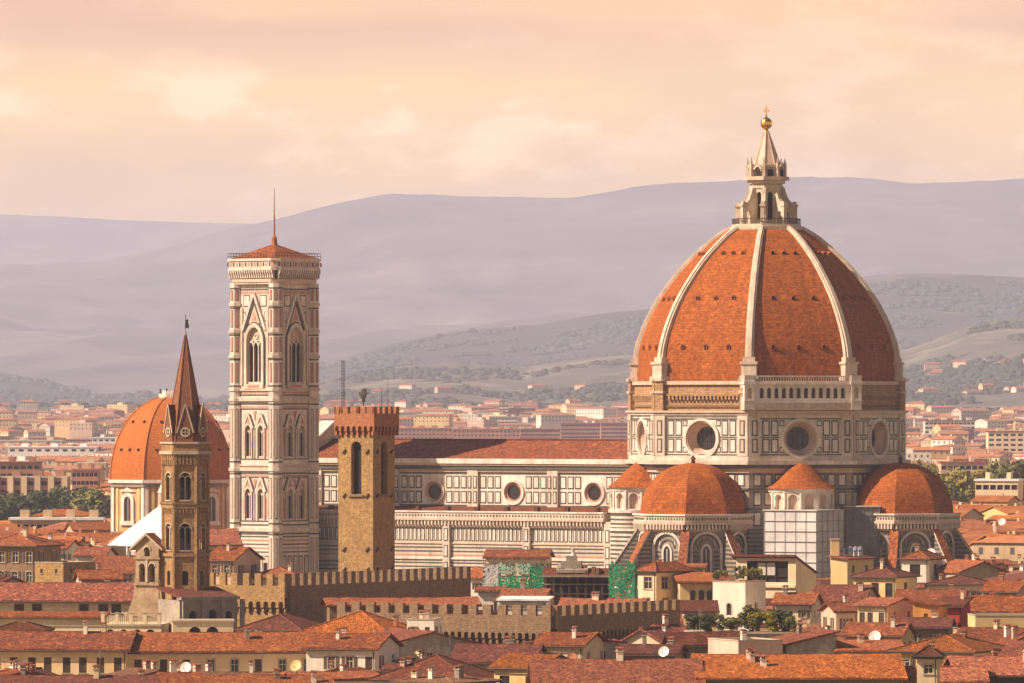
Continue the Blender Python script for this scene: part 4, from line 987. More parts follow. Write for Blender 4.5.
# ------------------------------------------------------------------ ground, hills, haze
def nz(x, y, s=1.0, seed=0):
    from mathutils import noise
    return noise.fractal(Vector((x * s + seed * 17.3, y * s - seed * 9.1, seed * 3.7)), .9, 2.1, 5)
def lerp_pts(pts, x):
    if x <= pts[0][0]: return pts[0][1]
    for (a, b), (c, d) in zip(pts[:-1], pts[1:]):
        if x <= c:
            t = (x - a) / (c - a); t = t * t * (3 - 2 * t) if False else t; return b + (d - b) * t
    return pts[-1][1]
def ground_z(x, y):
    if y < 1500: return 0.0
    t = min(1.0, (y - 1500) / 5500.0); return 34.0 * t * t + max(0, y - 7000) * .004
g = MB(); NX, NYY = 30, 60
ys = [-300] + [700 * (41000 / 700) ** (i / (NYY - 1)) for i in range(NYY)]; vs = []
for y in ys:
    for i in range(NX + 1): x = (i / NX - .5) * (1800 + .60 * max(y, 0)); vs.append((x, y, ground_z(x, y)))
g.add(vs, [(j * (NX + 1) + i, j * (NX + 1) + i + 1, (j + 1) * (NX + 1) + i + 1, (j + 1) * (NX + 1) + i) for j in range(len(ys) - 1) for i in range(NX)], 'ground_mix')
tag(g.build('ground'), kind='structure')

mk('hill_near', (.15, .14, .105), (.075, .078, .062), .0045, grain=.4, var=0, gs=.03, patch=((.24, .20, .14), .0085, .56, .8))
mk('hill_mid', (.060, .062, .048), (.040, .044, .036), .002, grain=.3, var=0, gs=.012, patch=((.15, .13, .10), .0030, .60, .8))
mk('hill_far', (.17, .15, .11), (.03, .035, .03), .0011, grain=.45, var=0, gs=.004, patch=((.15, .14, .11), .0014, .55, .6))
mk('woods_leaf', (.060, .070, .048), (.040, .050, .036), .01, grain=.2, var=0, gs=.05)
def hills(name, D0, prof_, foot, depth, back, mat, rough, fs, NXh=330, NYh=46, seed=1, margin=900, valley=.0):
    """a ridge whose crest stands D0 away; slopes to the foot in front and falls off behind"""
    m = MB(); vs = []; px0, px1 = -margin, 1024 + margin
    for j in range(NYh + 1):
        t = j / NYh * 1.35
        for i in range(NXh + 1):
            px = px0 + (px1 - px0) * i / NXh; crest = CZ - (lerp_pts(prof_, px) - HY) * D0 / F
            y = D0 - depth + depth * t; x = (px - CX) * D0 / F * (1 - .12 * (1 - t))
            if t <= 1: s = t ** 1.05 * (1 - .22 * math.sin(math.pi * t)); h = foot + (crest - foot) * (s if valley == 0 else s)
            else: h = crest - (t - 1) * back
            w = math.sin(min(1, t) * math.pi * .5)
            gul = nz(x, y * .45, fs, seed); h += rough * gul * (.05 + .95 * math.sin(math.pi * min(t, 1)) ** .8) * min(1, t * 4)
            h += rough * .07 * nz(x, y, fs * 6, seed + 5) * min(1, t * 4)
            if j == 0: h = foot - 30
            vs.append((x, y, h))
    m.add(vs, [(j * (NXh + 1) + i, j * (NXh + 1) + i + 1, (j + 1) * (NXh + 1) + i + 1, (j + 1) * (NXh + 1) + i) for j in range(NYh) for i in range(NXh)], mat)
    o = m.build(name, smooth=True); tag(o, kind='structure'); return vs, NXh, NYh
far_p = [(-400, 212), (-100, 212), (0, 214), (60, 216), (120, 220), (180, 222), (240, 223), (320, 226), (500, 240), (1500, 260)]
main_p = [(-400, 264), (0, 263), (60, 261), (100, 260), (130, 254), (160, 246), (200, 236), (240, 226), (270, 220), (300, 211), (330, 204), (360, 198), (390, 194), (430, 193), (480, 195), (530, 196), (570, 195), (610, 189), (660, 182), (720, 180), (780, 179), (840, 176), (870, 177), (910, 182), (960, 181), (1000, 179), (1024, 177), (1450, 190)]
mid_p = [(-400, 400), (-60, 384), (0, 372), (50, 380), (110, 398), (220, 404), (300, 372), (330, 360), (380, 348), (420, 338), (470, 329), (540, 325), (590, 315), (650, 308), (720, 300), (800, 290), (860, 278), (900, 273), (940, 273), (1024, 277), (1450, 300)]
near_p = [(-400, 408), (200, 406), (290, 392), (330, 378), (390, 368), (450, 362), (520, 366), (600, 356), (680, 352), (760, 350), (850, 356), (900, 352), (930, 341), (965, 326), (1000, 319), (1024, 317), (1450, 300)]
hills('hills_far', 38000, far_p, 60, 7000, 400, 'hill_far', 60, 1 / 2600, seed=3)
hills('hills_main', 28000, main_p, 60, 11000, 400, 'hill_far', 230, 1 / 2600, seed=1, NYh=60)
VM = hills('hills_mid', 15500, mid_p, 50, 3600, 150, 'hill_mid', 40, 1 / 950, seed=2)
VN = hills('hills_near', 10500, near_p, 40, 3200, 60, 'hill_near', 24, 1 / 560, seed=4)
# woods and hedgerows on the nearer slopes: one mass
def clump(mb, x, y, z, r, h, m, rg):
    n = 6; k = rg.random() * 6
    rings = []
    for (rr, zz) in ((.75, -.1), (1.0, .35), (.6, .85)):
        rings.append([(x + r * rr * rg.uniform(.8, 1.2) * math.cos(k + 2 * math.pi * i / n), y + r * rr * rg.uniform(.8, 1.2) * math.sin(k + 2 * math.pi * i / n), z + h * (zz + rg.uniform(-.08, .08))) for i in range(n)])
    vs = rings[0] + rings[1] + rings[2] + [(x, y, z + h)]
    mb.add(vs, [(a + i, a + (i + 1) % n, a + n + (i + 1) % n, a + n + i) for a in (0, n) for i in range(n)] + [(2 * n + i, 2 * n + (i + 1) % n, 3 * n) for i in range(n)], m)
def surf(V, u, v):
    vs, nx, ny = V; i = min(int(u * nx), nx - 1); j = min(int(v * ny), ny - 1); fu, fv = u * nx - i, v * ny - j
    a, b_, c, d_ = (Vector(vs[(j + dj) * (nx + 1) + i + di]) for dj, di in ((0, 0), (0, 1), (1, 0), (1, 1)))
    return a.lerp(b_, fu).lerp(c.lerp(d_, fu), fv)
wd = MB(); rg = random.Random(5)
for V, cnt, thr, rr in ((VN, 14000, .08, 7), (VM, 10000, .0, 11)):
    k = 0; tries = 0
    while k < cnt and tries < cnt * 6:
        tries += 1; u, v = rg.uniform(.2, .8), rg.uniform(.03, .72); p = surf(V, u, v)
        if nz(p.x, p.y, 1 / 260, 11) < thr: continue
        k += 1; r = rr * rg.uniform(.5, 1.3); clump(wd, p.x, p.y, p.z - 2, r, r * rg.uniform(.7, 1.1), 'woods_leaf', rg)
k = 0
while k < 1500:      # trees scattered through the suburbs on the plain
    y = rg.uniform(3600, 7400); x = rg.uniform(-.11, .11) * y; k += 1
    if nz(x, y, 1 / 200, 21) < -.05: continue
    r = rg.uniform(3, 6.5); clump(wd, x, y, ground_z(x, y), r, r * 1.8, 'woods_leaf', rg)
tag(wd.build('woods'), 'dark woods and hedgerows scattered over the distant slopes and suburbs', 'woods', kind='stuff')
# haze: one closed box of even density
HZ = bpy.data.materials.new('haze'); HZ.use_nodes = True; t = HZ.node_tree; t.nodes.clear()
pv = t.nodes.new('ShaderNodeVolumePrincipled'); om = t.nodes.new('ShaderNodeOutputMaterial'); t.links.new(pv.outputs[0], om.inputs['Volume'])
HAZE_D = 4.9e-5
pv.inputs['Color'].default_value = (.70, .73, 1.0, 1); pv.inputs['Density'].default_value = HAZE_D; pv.inputs['Anisotropy'].default_value = .0
hb = MB(); hb.box(-19500, -280, -41, 19500, 41500, 1130, 'dark_void'); ho = hb.build('haze'); ho.data.materials.clear(); ho.data.materials.append(HZ); tag(ho, kind='stuff')
# ------------------------------------------------------------------ houses
def Yr(py): return 1235 - (py - 555) * 3.7
WMESH = {}
def win_mesh(w, h, kind):
    key = (round(w, 2), round(h, 2), kind)
    if key in WMESH: return WMESH[key]
    m = MB(); f = Fr((0, 0, 0), (1, 0, 0), (0, -1, 0)); fm = 'frame_white' if kind != 'dark' else 'wood_dark'
    if kind == 'arch':
        fpoly(m, f, [(-w / 2, 0), (w / 2, 0)] + arcpts(0, h - w / 2, w / 2, 8), -.22, -.2, 'glass'); farch(m, f, 0, h - w / 2, w / 2, w / 2 + .16, 0, .06, 'stone_trim', 8)
        for s in (-1, 1): fbox(m, f, *sorted((s * w / 2, s * (w / 2 + .16))), 0, h - w / 2, 0, .06, 'stone_trim')
        fbox(m, f, -.04, .04, 0, h - .1, -.2, -.15, 'wood_dark')
    elif kind == 'closed':
        for s in (-1, 1): fbox(m, f, *sorted((s * .02, s * (w / 2))), .03, h - .03, -.16, -.1, 'shutter')
        for s in (-1, 1):
            for i in range(5): fbox(m, f, *sorted((s * .08, s * (w / 2 - .08))), .15 + i * h / 5, .15 + i * h / 5 + h / 9, -.1, -.07, 'wood_dark')
    else:
        fquad(m, f, -w / 2, w / 2, 0, h, -.2, 'glass')
        for u in (-w / 2, -.04, w / 2 - .08): fbox(m, f, u, u + .08, 0, h, -.2, -.14, fm)
        for z in (0, h * .62, h - .08): fbox(m, f, -w / 2, w / 2, z, z + .08, -.2, -.14, fm)
    if kind in ('plain', 'shut', 'green'):
        for s in (-1, 1):
            fbox(m, f, *sorted((s * (w / 2 + .13), s * (w / 2))), -.02, h + .1, 0, .05, 'stone_trim')
        fbox(m, f, -w / 2 - .13, w / 2 + .13, h, h + .14, 0, .06, 'stone_trim')
    if kind in ('shut', 'green'):
        for s in (-1, 1):
            fbox(m, f, *sorted((s * (w / 2 + .14), s * (w + .05))), 0, h, .02, .08, 'shutter' if kind == 'shut' else 'shutter_green')
    if kind != 'arch': fbox(m, f, -w / 2 - .2, w / 2 + .2, -.12, 0, -.05, .14, 'stone_trim')
    o = m.build('window'); me = o.data; bpy.data.objects.remove(o); WMESH[key] = me; return me
def put_win(par, f, u, z, w, h, kind, label=None):
    o = bpy.data.objects.new('window', win_mesh(w, h, kind)); COL.objects.link(o); o.parent = par
    o.location = f.P(u, z, 0); o.rotation_euler = (0, 0, math.atan2(f.U.y, f.U.x))
    if label: o['label'] = label
    return o
def wslab(mb, q, t, m, rg, amp=.09):
    '''roof slope with a gently uneven surface; q = eave left, eave right, ridge right, ridge left'''
    a, b_, c, d = (Vector(p) for p in q); nx = max(2, int((b_ - a).length / 1.3)); ny = 3; V = []; W2_ = []
    for j in range(ny + 1):
        for i in range(nx + 1):
            p = a.lerp(b_, i / nx).lerp(d.lerp(c, i / nx), j / ny); p.z += rg.uniform(-amp, amp) - .16 * math.sin(math.pi * i / nx) * (j / ny)
            V.append(p); W2_.append(Vector((p.x, p.y, p.z - t)))
    st = nx + 1; fs = [(j * st + i, j * st + i + 1, (j + 1) * st + i + 1, (j + 1) * st + i) for j in range(ny) for i in range(nx)]; k = len(V)
    edge = [(i + 1, i, i + k, i + 1 + k) for i in range(nx)] + [(ny * st + i, ny * st + i + 1, ny * st + i + 1 + k, ny * st + i + k) for i in range(nx)] + [(j * st, (j + 1) * st, (j + 1) * st + k, j * st + k) for j in range(ny)] + [((j + 1) * st + nx, j * st + nx, j * st + nx + k, (j + 1) * st + nx + k) for j in range(ny)]
    mb.add(V + W2_, fs + [tuple(reversed([x + k for x in f])) for f in fs] + edge, m)
FOOT = []       # footprints already taken: (x, y, radius)
def house(px0, px1, pe, pr, rot=-8, dep=11, kind='gx', wall='cream', roof='tile_red', win=(3, 1), label=None, Y=None, ws=(1.0, 1.7), wk='shut', side=(2, 1), chim=1,
          name='house', group='houses of the old town', wx0=None, W_=None, h_=None, drop=1.0, over=.55, inst=True, cat='house', seed=None):
    """px0..px1 = front wall, pe = eave row, pr = ridge row; everything becomes metres at distance Y"""
    Y = Y or Yr(pe); rg = random.Random(seed if seed is not None else int(px0 * 131 + pe * 17))
    w = W_ or (px1 - px0) * Y / F / math.cos(R(rot)); cx = X((px0 + px1) / 2, Y); h = h_ or Z(pe, Y)
    e = empty(name, (cx, Y, 0), rot, label, cat, group)
    rise = max(.25, Z(pr, Y + (dep / 2 if kind in ('gx', 'hip', 'gy') else dep)) - h) if kind != 'flat' else 0
    fr = Fr((-w / 2, 0, 0), (1, 0, 0), (0, -1, 0)); rt = Fr((w / 2, 0, 0), (0, 1, 0), (1, 0, 0)); bk = Fr((w / 2, dep, 0), (-1, 0, 0), (0, 1, 0)); lf = Fr((-w / 2, dep, 0), (0, -1, 0), (-1, 0, 0))
    m = MB(); wins = []
    z0 = h - 12.5
    def face(f, width, n, rows, us=None):
        hs = []
        if n:
            st = width / n
            for r in range(rows):
                zt = h - drop - r * 3.5
                for i in range(n):
                    if us: u = us[i] * width
                    else: u = (i + .5) * st + rg.uniform(-.06, .06) * st
                    if u < ws[0] * .8 or u > width - ws[0] * .8: continue
                    kk = wk if rg.random() > .18 or wk in ('arch',) else 'closed'
                    zz = zt - ws[1]
                    if kk == 'arch': hs.append((u - ws[0] / 2, zz, u + ws[0] / 2, zt - ws[0] / 2, 'arch'))
                    else: hs.append((u - ws[0] / 2, zz, u + ws[0] / 2, zt))
                    wins.append((f, u, zz, kk))
        hs.sort(); ok = []; 
        for q in hs: ok.append(q)
        fwall(m, f, width, 0, h, ok, wall, .24, 'dark_void')
    face(fr, w, win[0], win[1], win[2] if len(win) > 2 else None)
    if rot < 6: face(rt, dep, side[0], side[1])
    else: fwall(m, rt, dep, 0, h, [], wall)
    if rot > -6: face(lf, dep, side[0], side[1])
    else: fwall(m, lf, dep, 0, h, [], wall)
    fwall(m, bk, w, 0, h, [], wall)
    o = over; t = MB(); hw_ = w / 2; rz = h + rise
    if kind == 'gx':
        for f, sgn in ((rt, 1), (lf, -1)): m.add([f.P(0, h), f.P(dep, h), f.P(dep / 2, rz)], [(0, 1, 2)], wall)
        s_ = rise / (dep / 2)
        wslab(t, [(-hw_ - o, -o, h - o * s_ + .34), (hw_ + o, -o, h - o * s_ + .34), (hw_ + o, dep / 2, rz + .34), (-hw_ - o, dep / 2, rz + .34)], .26, roof, rg, .07)
        t.slab([(hw_ + o, dep + o, h - o * s_ + .28), (-hw_ - o, dep + o, h - o * s_ + .28), (-hw_ - o, dep / 2, rz + .28), (hw_ + o, dep / 2, rz + .28)], .26, roof)
        rs = lambda x, y: h + min(y, dep - y) * s_
    elif kind == 'gy':
        m.add([fr.P(0, h), fr.P(w, h), fr.P(hw_, rz)], [(0, 1, 2)], wall); m.add([bk.P(0, h), bk.P(w, h), bk.P(hw_, rz)], [(0, 1, 2)], wall)
        s_ = rise / hw_
        t.slab([(-hw_ - o, dep + o, h - o * s_ + .28), (-hw_ - o, -o, h - o * s_ + .28), (0, -o, rz + .28), (0, dep + o, rz + .28)], .26, roof)
        t.slab([(hw_ + o, -o, h - o * s_ + .28), (hw_ + o, dep + o, h - o * s_ + .28), (0, dep + o, rz + .28), (0, -o, rz + .28)], .26, roof)
        t.box(-.16, -o, rz + .2, .16, dep + o, rz + .42, roof); rs = lambda x, y: h + (hw_ - abs(x)) * s_
    elif kind == 'hip':
        k = min(hw_, dep / 2); s_ = rise / k; a = hw_ - k; b_ = dep / 2 - k; z_ = h - o * s_ + .28; zr = rz + .28
        E = [(-hw_ - o, -o, z_), (hw_ + o, -o, z_), (hw_ + o, dep + o, z_), (-hw_ - o, dep + o, z_)]
        T = [(-a, dep / 2 - b_, zr), (a, dep / 2 - b_, zr), (a, dep / 2 + b_, zr), (-a, dep / 2 + b_, zr)]
        t.add(E + T, [(0, 1, 5, 4), (1, 2, 6, 5), (2, 3, 7, 6), (3, 0, 4, 7), (4, 5, 6, 7)], roof)
        t.add(E + [(x, y, z - .24) for x, y, z in E], [(1, 0, 4, 5), (2, 1, 5, 6), (3, 2, 6, 7), (0, 3, 7, 4), (4, 7, 6, 5)], 'wood_dark')
        for p_, q_ in zip(E, T): t.tube(p_, q_, .14, roof, 5)
        rs = lambda x, y: h + min(y, dep - y, hw_ - abs(x)) * s_
    elif kind in ('sf', 'sl', 'sr'):
        if kind == 'sf': zz = (h, h, rz, rz)
        elif kind == 'sl': zz = (h, rz, rz, h)      # low on the left
        else: zz = (rz, h, h, rz)
        C_ = [(-hw_, 0), (hw_, 0), (hw_, dep), (-hw_, dep)]
        m.add([(x, y, h) for x, y in C_] + [(x, y, z) for (x, y), z in zip(C_, zz)], [(0, 1, 5, 4), (1, 2, 6, 5), (2, 3, 7, 6), (3, 0, 4, 7)], wall)
        t.slab([(x + (o if x > 0 else -o), y + (o if y > 0 else -o), z + .3) for (x, y), z in zip(C_, zz)], .26, roof)
        def rs(x, y): return h + rise * (y / dep if kind == 'sf' else (x + hw_) / w if kind == 'sl' else (hw_ - x) / w)
    else:
        t.slab([(-hw_ + .3, .3, h - .5), (hw_ - .3, .3, h - .5), (hw_ - .3, dep - .3, h - .5), (-hw_ + .3, dep - .3, h - .5)], .2, roof)
        for f, wd_ in ((fr, w), (rt, dep), (bk, w), (lf, dep)): fbox(m, f, 0, wd_ - .3, h, h + .02, -.3, 0, wall); fbox(m, f, 0, wd_, h + .02, h + .16, -.34, .08, 'stone_trim')
        rs = lambda x, y: h - .5
    m.build('wall', e); ro = t.build('roof', e)
    if kind not in ('flat',):      # gutter
        g_ = MB(); zz_ = h - o * (rise / (dep / 2) if kind == 'gx' else 0) + .05
        if kind in ('gx', 'hip', 'sf'): g_.tube((-hw_ - o, -o - .08, h - .05 if kind != 'gx' else zz_), (hw_ + o, -o - .08, h - .05 if kind != 'gx' else zz_), .09, 'iron', 5); g_.tube((hw_ - .3, -.12, h - .3), (hw_ - .3, -.12, 0), .06, 'iron', 5); g_.build('gutter', e)
    for f, u, zz, kk in wins: put_win(e, f, u, zz, ws[0], ws[1], kk)
    for i in range(chim):
        x, y = rg.uniform(-hw_ * .75, hw_ * .75), rg.uniform(.2, .8) * dep; zc_ = rs(x, y); c = MB(); a = rg.uniform(.22, .4); b_ = rg.uniform(.25, .55); hh = rg.uniform(.7, 1.4)
        cm = rg.choice(['cream', 'white_wall', 'white_wall', 'brick_red', 'stone_grey', 'pink_wall'])
        c.box(x - a, y - b_, zc_ - .4, x + a, y + b_, zc_ + hh, cm); c.box(x - a - .1, y - b_ - .1, zc_ + hh, x + a + .1, y + b_ + .1, zc_ + hh + .12, 'stone_trim')
        c.slab([(x - a - .12, y - b_ - .12, zc_ + hh + .45), (x + a + .12, y - b_ - .12, zc_ + hh + .45), (x + a + .12, y + b_ + .12, zc_ + hh + .6), (x - a - .12, y + b_ + .12, zc_ + hh + .6)], .1, 'tile_red')
        for sx in (-1, 1): c.box(x + sx * (a - .08) - .06, y - b_, zc_ + hh + .1, x + sx * (a - .08) + .06, y + b_, zc_ + hh + .42, cm)
        c.build('chimney', ro)
    ca, sa = math.cos(R(rot)), math.sin(R(rot)); FOOT.append((cx - sa * dep / 2, Y + ca * dep / 2, math.hypot(w, dep) / 2 * .8))
    e['_h'] = rz; e['_w'] = w; e['_d'] = dep
    return e
H = house
# long buildings low on the left
H(-30, 127, 650, 633, -5, 12, 'gx', 'peach_wall', 'tile_red', (9, 2), 'long peach-yellow building with tall dark shutters and a long red roof at the left edge', ws=(1.05, 2.1), wk='closed', chim=2)
H(127, 318, 652, 634, 5, 12, 'gx', 'peach_wall', 'tile_orange', (8, 2), 'long peach wing with tall windows between the peach-yellow building and the white house', ws=(1.0, 2.0), wk='plain', chim=2, Y=885)
H(-30, 133, 601, 584, -6, 13, 'gx', 'cream', 'tile_red', (6, 1, (.13, .30, .41, .70, .82, .90)), 'long cream building with deep square windows beside the old bell gable', ws=(1.6, 1.45), wk='dark', Y=1040, chim=1, drop=.45)
H(-30, 103, 618, 613, -6, 3.4, 'sf', 'cream', 'tile_red', (0, 0), 'narrow cream lean-to under the windows of the long cream building', Y=1024, chim=0, side=(0, 0))
H(-8, 43, 631, 624, -6, 6, 'hip', 'brown_wall', 'tile_dark', (2, 1), 'small dark tiled shed roof standing before the blank cream wall at left', Y=925, ws=(.8, .8), chim=0)
H(-30, 168, 690, 677, -4, 12, 'gx', 'brown_wall', 'tile_dark', (4, 1), 'dark tiled roof along the bottom edge at far left', Y=800, chim=3)
H(205, 330, 690, 677, 3, 12, 'gx', 'cream', 'tile_orange', (4, 1), 'reddish tiled roof along the bottom edge below the long peach wing', Y=795, chim=2)
H(168, 204, 687, 674, 12, 10, 'gx', 'pink_wall', 'tile_red', (2, 1), 'small pink house at the bottom edge between two bigger roofs, near the white dish', Y=800)
H(306, 376, 649, 635, -14, 12, 'gx', 'white_wall', 'tile_red', (3, 1, (.36, .62, .90)), 'white house with a red roof and plain side wall, before the big hipped orange roof', ws=(1.0, 1.7), wk='shut', Y=868, chim=2)
H(292, 392, 637, 613, -20, 15, 'hip', 'cream', 'tile_orange', (4, 1), 'big hipped orange roof behind the white house', Y=925, chim=1)
H(238, 300, 630, 616, -18, 13, 'hip', 'cream', 'tile_dark', (2, 1), 'dark hipped roof next to the big hipped orange roof', Y=945, chim=0)
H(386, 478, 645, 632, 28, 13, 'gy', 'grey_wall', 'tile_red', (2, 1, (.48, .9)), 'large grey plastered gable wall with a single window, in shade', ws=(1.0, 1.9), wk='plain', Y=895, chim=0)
H(407, 434, 620, 618, -10, 7, 'flat', 'white_wall', 'membrane', (2, 1), 'small white flat-topped box behind the grey gable wall', Y=925, ws=(.7, .8), chim=2)
H(374, 470, 680, 657, -16, 13, 'hip', 'white_wall', 'tile_dark', (3, 1), 'dark hipped roof in front of the large grey gable wall', Y=815, chim=1)
H(452, 532, 663, 646, -10, 12, 'gx', 'cream', 'tile_dark', (3, 1), 'dark red roof between the grey gable wall and the white house with a grey side', Y=878, chim=1)
H(494, 541, 668, 656, -27, 9.5, 'gx', 'yellow_wall', 'tile_orange', (2, 1), 'small yellow house with an orange roof and white posts before dark windows', Y=818, ws=(1.4, 2.0), wk='dark', chim=0)
H(535, 583, 646, 634, -18, 11, 'gx', 'cream', 'tile_red', (3, 1, (.25, .42, .8)), 'cream house with a grey shaded side below the lower battlemented wall', Y=885, ws=(.9, 2.0), wk='plain', chim=1)
H(590, 622, 644, 638, 20, 9, 'sr', 'grey_wall', 'tile_dark', (1, 1, (.35,)), 'lilac grey annex with one tall window beside a downpipe', Y=893, ws=(1.2, 2.1), wk='dark', chim=0)
H(624, 660, 641, 629, -24, 9, 'gy', 'cream', 'tile_red', (2, 1), 'small gabled cream house under the dark end of the lower battlemented wall', Y=915, ws=(.8, .9), chim=1)
H(618, 675, 655, 646, -10, 9, 'gx', 'brown_wall', 'tile_dark', (2, 1), 'low dark tiled outbuilding between the lilac annex and the row of small windows', Y=872, chim=2)
H(668, 692, 637, 626, 24, 8, 'gx', 'pink_wall', 'tile_red', (1, 1), 'pink house with a steep red roof beside the dark leafy roof garden', Y=925, chim=1)
H(672, 746, 646, 634, 4, 9, 'gx', 'grey_wall', 'tile_dark', (4, 1), 'grey house with a row of small windows under a dark red roof', Y=880, ws=(1.3, .9), wk='dark', chim=0)
H(738, 783, 641, 639, 22, 10, 'flat', 'pink_wall', 'membrane', (0, 0), 'plain lilac-grey block with a flat top beside a row of small windows', Y=868, chim=1, side=(0, 0))
H(786, 836, 646, 630, 16, 11, 'sl', 'grey_wall', 'tile_red', (1, 1, (.25,)), 'weathered grey house with one large four-pane window under a sloping red roof', Y=872, ws=(1.8, 2.5), wk='dark', chim=1, drop=1.3)
H(536, 702, 692, 661, 2, 17, 'gx', 'ochre_wall', 'tile_orange', (0, 0), 'broad orange roof along the bottom edge, left half of the two', Y=772, chim=2)
H(700, 903, 679, 656, 2, 16, 'gx', 'brown_wall', 'tile_orange', (6, 1), 'broad orange roof along the bottom edge above dark openings', Y=776, ws=(1.6, 1.1), wk='dark', chim=3)
H(900, 985, 682, 668, 0, 9, 'gx', 'pink_wall', 'tile_orange', (4, 1), 'orange roofed house around the foot of the small cream turret', Y=780, chim=0)
H(917, 938, 656, 648, -6, 5, 'hip', 'cream', 'tile_dark', (1, 1), 'small cream turret with a grey double window near the bottom edge', Y=772, ws=(1.1, 1.1), wk='plain', chim=1, side=(0, 0))
H(960, 1060, 676, 658, 6, 12, 'gx', 'wood_dark', 'tile_orange', (3, 1), 'orange roof in the bottom right corner over dark openings', Y=785, chim=2)
H(1000, 1075, 661, 643, -24, 12, 'gx', 'cream', 'tile_red', (2, 1), 'dark red roof sloping off the right edge above the corner roof', Y=830, chim=1)
H(893, 972, 652, 637, -22, 14, 'hip', 'ochre_wall', 'tile_orange', (3, 1), 'hipped roof, orange on one slope, behind the small cream turret', Y=840, ws=(1.4, .9), chim=1)
H(950, 1004, 646, 629, -28, 12, 'gx', 'white_wall', 'tile_red', (2, 1), 'white gabled house with a roof dormer left of the yellow wall', Y=890, chim=1)
H(1004, 1060, 648, 632, 14, 10, 'gy', 'white_wall', 'tile_red', (2, 1), 'white gable end with small windows at the right edge', Y=885, chim=2)
H(975, 1060, 616, 614, 4, 8, 'flat', 'yellow_wall', 'membrane', (0, 0), 'long plain yellow parapet wall at the right edge', Y=985, chim=0, side=(0, 0))
H(970, 1050, 612, 597, -12, 12, 'gx', 'pink_wall', 'tile_red', (2, 1), 'dark red roof just behind the long yellow parapet', Y=1020, chim=2)
H(913, 938, 607, 600, -14, 8, 'sr', 'orange_wall', 'tile_red', (1, 1), 'small bright orange house with one dark window', Y=990, ws=(.6, 1.2), wk='dark', chim=0)
H(937, 961, 607, 598, -14, 8, 'sf', 'red_wall', 'tile_dark', (0, 0), 'bright red wall under a dark roof beside the bright orange house', Y=1000, chim=1, side=(0, 0))
H(858, 887, 606, 599, -24, 13, 'gx', 'cream', 'tile_orange', (3, 1, (.15, .42, .8)), 'cream house with brown shaded side and one long dark shutter', Y=1000, ws=(.9, 2.3), wk='closed', chim=0)
H(812, 862, 602, 586, -16, 12, 'gx', 'grey_wall', 'tile_red', (3, 1), 'red roofed house right below the tall narrow yellow house', Y=1060, chim=1)
H(775, 812, 604, 594, -10, 10, 'gx', 'cream', 'tile_orange', (2, 1), 'cream house with a light orange roof beside the square white tower house', Y=1030, ws=(.8, 1.1), chim=2)
H(836, 858, 612, 604, 12, 9, 'gx', 'pink_wall', 'tile_red', (1, 1), 'small pink-walled house left of the long dark shutter', Y=1010, chim=1)
H(838, 903, 652, 642, 2, 8, 'sf', 'white_wall', 'tile_orange', (3, 1), 'low white house with an orange lean-to roof beside a white satellite dish', Y=872, ws=(1.2, .9), wk='dark', chim=1)
H(845, 900, 636, 624, -14, 10, 'gx', 'ochre_wall', 'tile_red', (2, 1), 'ochre house half hidden behind the low white house', Y=925, chim=1)
H(902, 948, 628, 619, -8, 9, 'gx', 'brown_wall', 'tile_dark', (2, 1), 'dark tiled house in the hollow below the bright orange house', Y=950, chim=1)
H(902, 928, 559, 552, -20, 9.5, 'hip', 'white_wall', 'tile_red', (1, 2, (.5,)), 'white tower-like house with a hipped roof before the right-hand apse', Y=1180, ws=(2.0, 1.9), wk='dark', side=(1, 1), chim=1)
H(941, 963, 566, 562, -20, 9, 'flat', 'white_wall', 'roof_white', (0, 0), 'plain white annex with a white vaulted top, before the right-hand apse', Y=1188, side=(0, 0), chim=0)
H(854, 895, 577, 568, -26, 9, 'hip', 'yellow_wall', 'tile_dark', (3, 2), 'yellow house with a wide dark hipped roof and tall dark openings', Y=1110, ws=(1.4, 2.4), wk='dark', side=(1, 1), chim=1)
H(928, 986, 585, 577, -8, 11, 'hip', 'cream', 'tile_dark', (3, 1), 'cream house with a long dark roof below the white tower-like house', Y=1100, ws=(2.0, 1.0), chim=1)
H(898, 962, 601, 591, -6, 11, 'gx', 'ochre_wall', 'tile_red', (2, 1), 'red roof just above the bright orange house', Y=1060, chim=2)
H(984, 1016, 592, 582, -18, 11, 'gx', 'pink_wall', 'tile_red', (2, 1), 'pink house below the pale gabled house at the right edge', Y=1090, chim=2)
H(1008, 1060, 583, 572, 18, 12, 'sl', 'white_wall', 'tile_red', (2, 1), 'white building with a sloping parapet at the right edge', Y=1130, ws=(2.6, 2.2), wk='dark', chim=1)
H(960, 1006, 572, 562, 20, 12, 'gy', 'sand_stone', 'tile_orange', (2, 1), 'pale stone gabled house beyond the right-hand apse', Y=1175, chim=1)
H(638, 656, 571, 563, -42, 9, 'hip', 'cream', 'tile_red', (1, 2), 'tall cream corner house with a red hipped roof in front of the left apse', Y=1085, ws=(1.7, 2.0), wk='plain', side=(2, 2), chim=1)
H(680, 714, 583, 574, 3, 9, 'sf', 'yellow_wall', 'tile_orange', (4, 1), 'yellow building with four arched windows beside the tall cream corner house', Y=1080, ws=(.9, 2.0), wk='arch', chim=0, drop=1.2)
H(679, 703, 568, 565, -4, 7, 'sf', 'cream', 'tile_orange', (2, 1), 'small cream attic with a wooden orange shutter above the arched windows', Y=1100, ws=(1.1, 1.4), wk='closed', chim=0)
H(684, 716, 613, 602, 0, 8, 'sf', 'yellow_wall', 'tile_dark', (1, 1), 'dark lean-to roof at the foot of the square white tower house', Y=1010, chim=0)
H(637, 682, 622, 606, -10, 10, 'gx', 'ochre_wall', 'tile_red', (2, 1), 'ochre house tucked behind the end of the lower battlemented wall', Y=1030, chim=0)
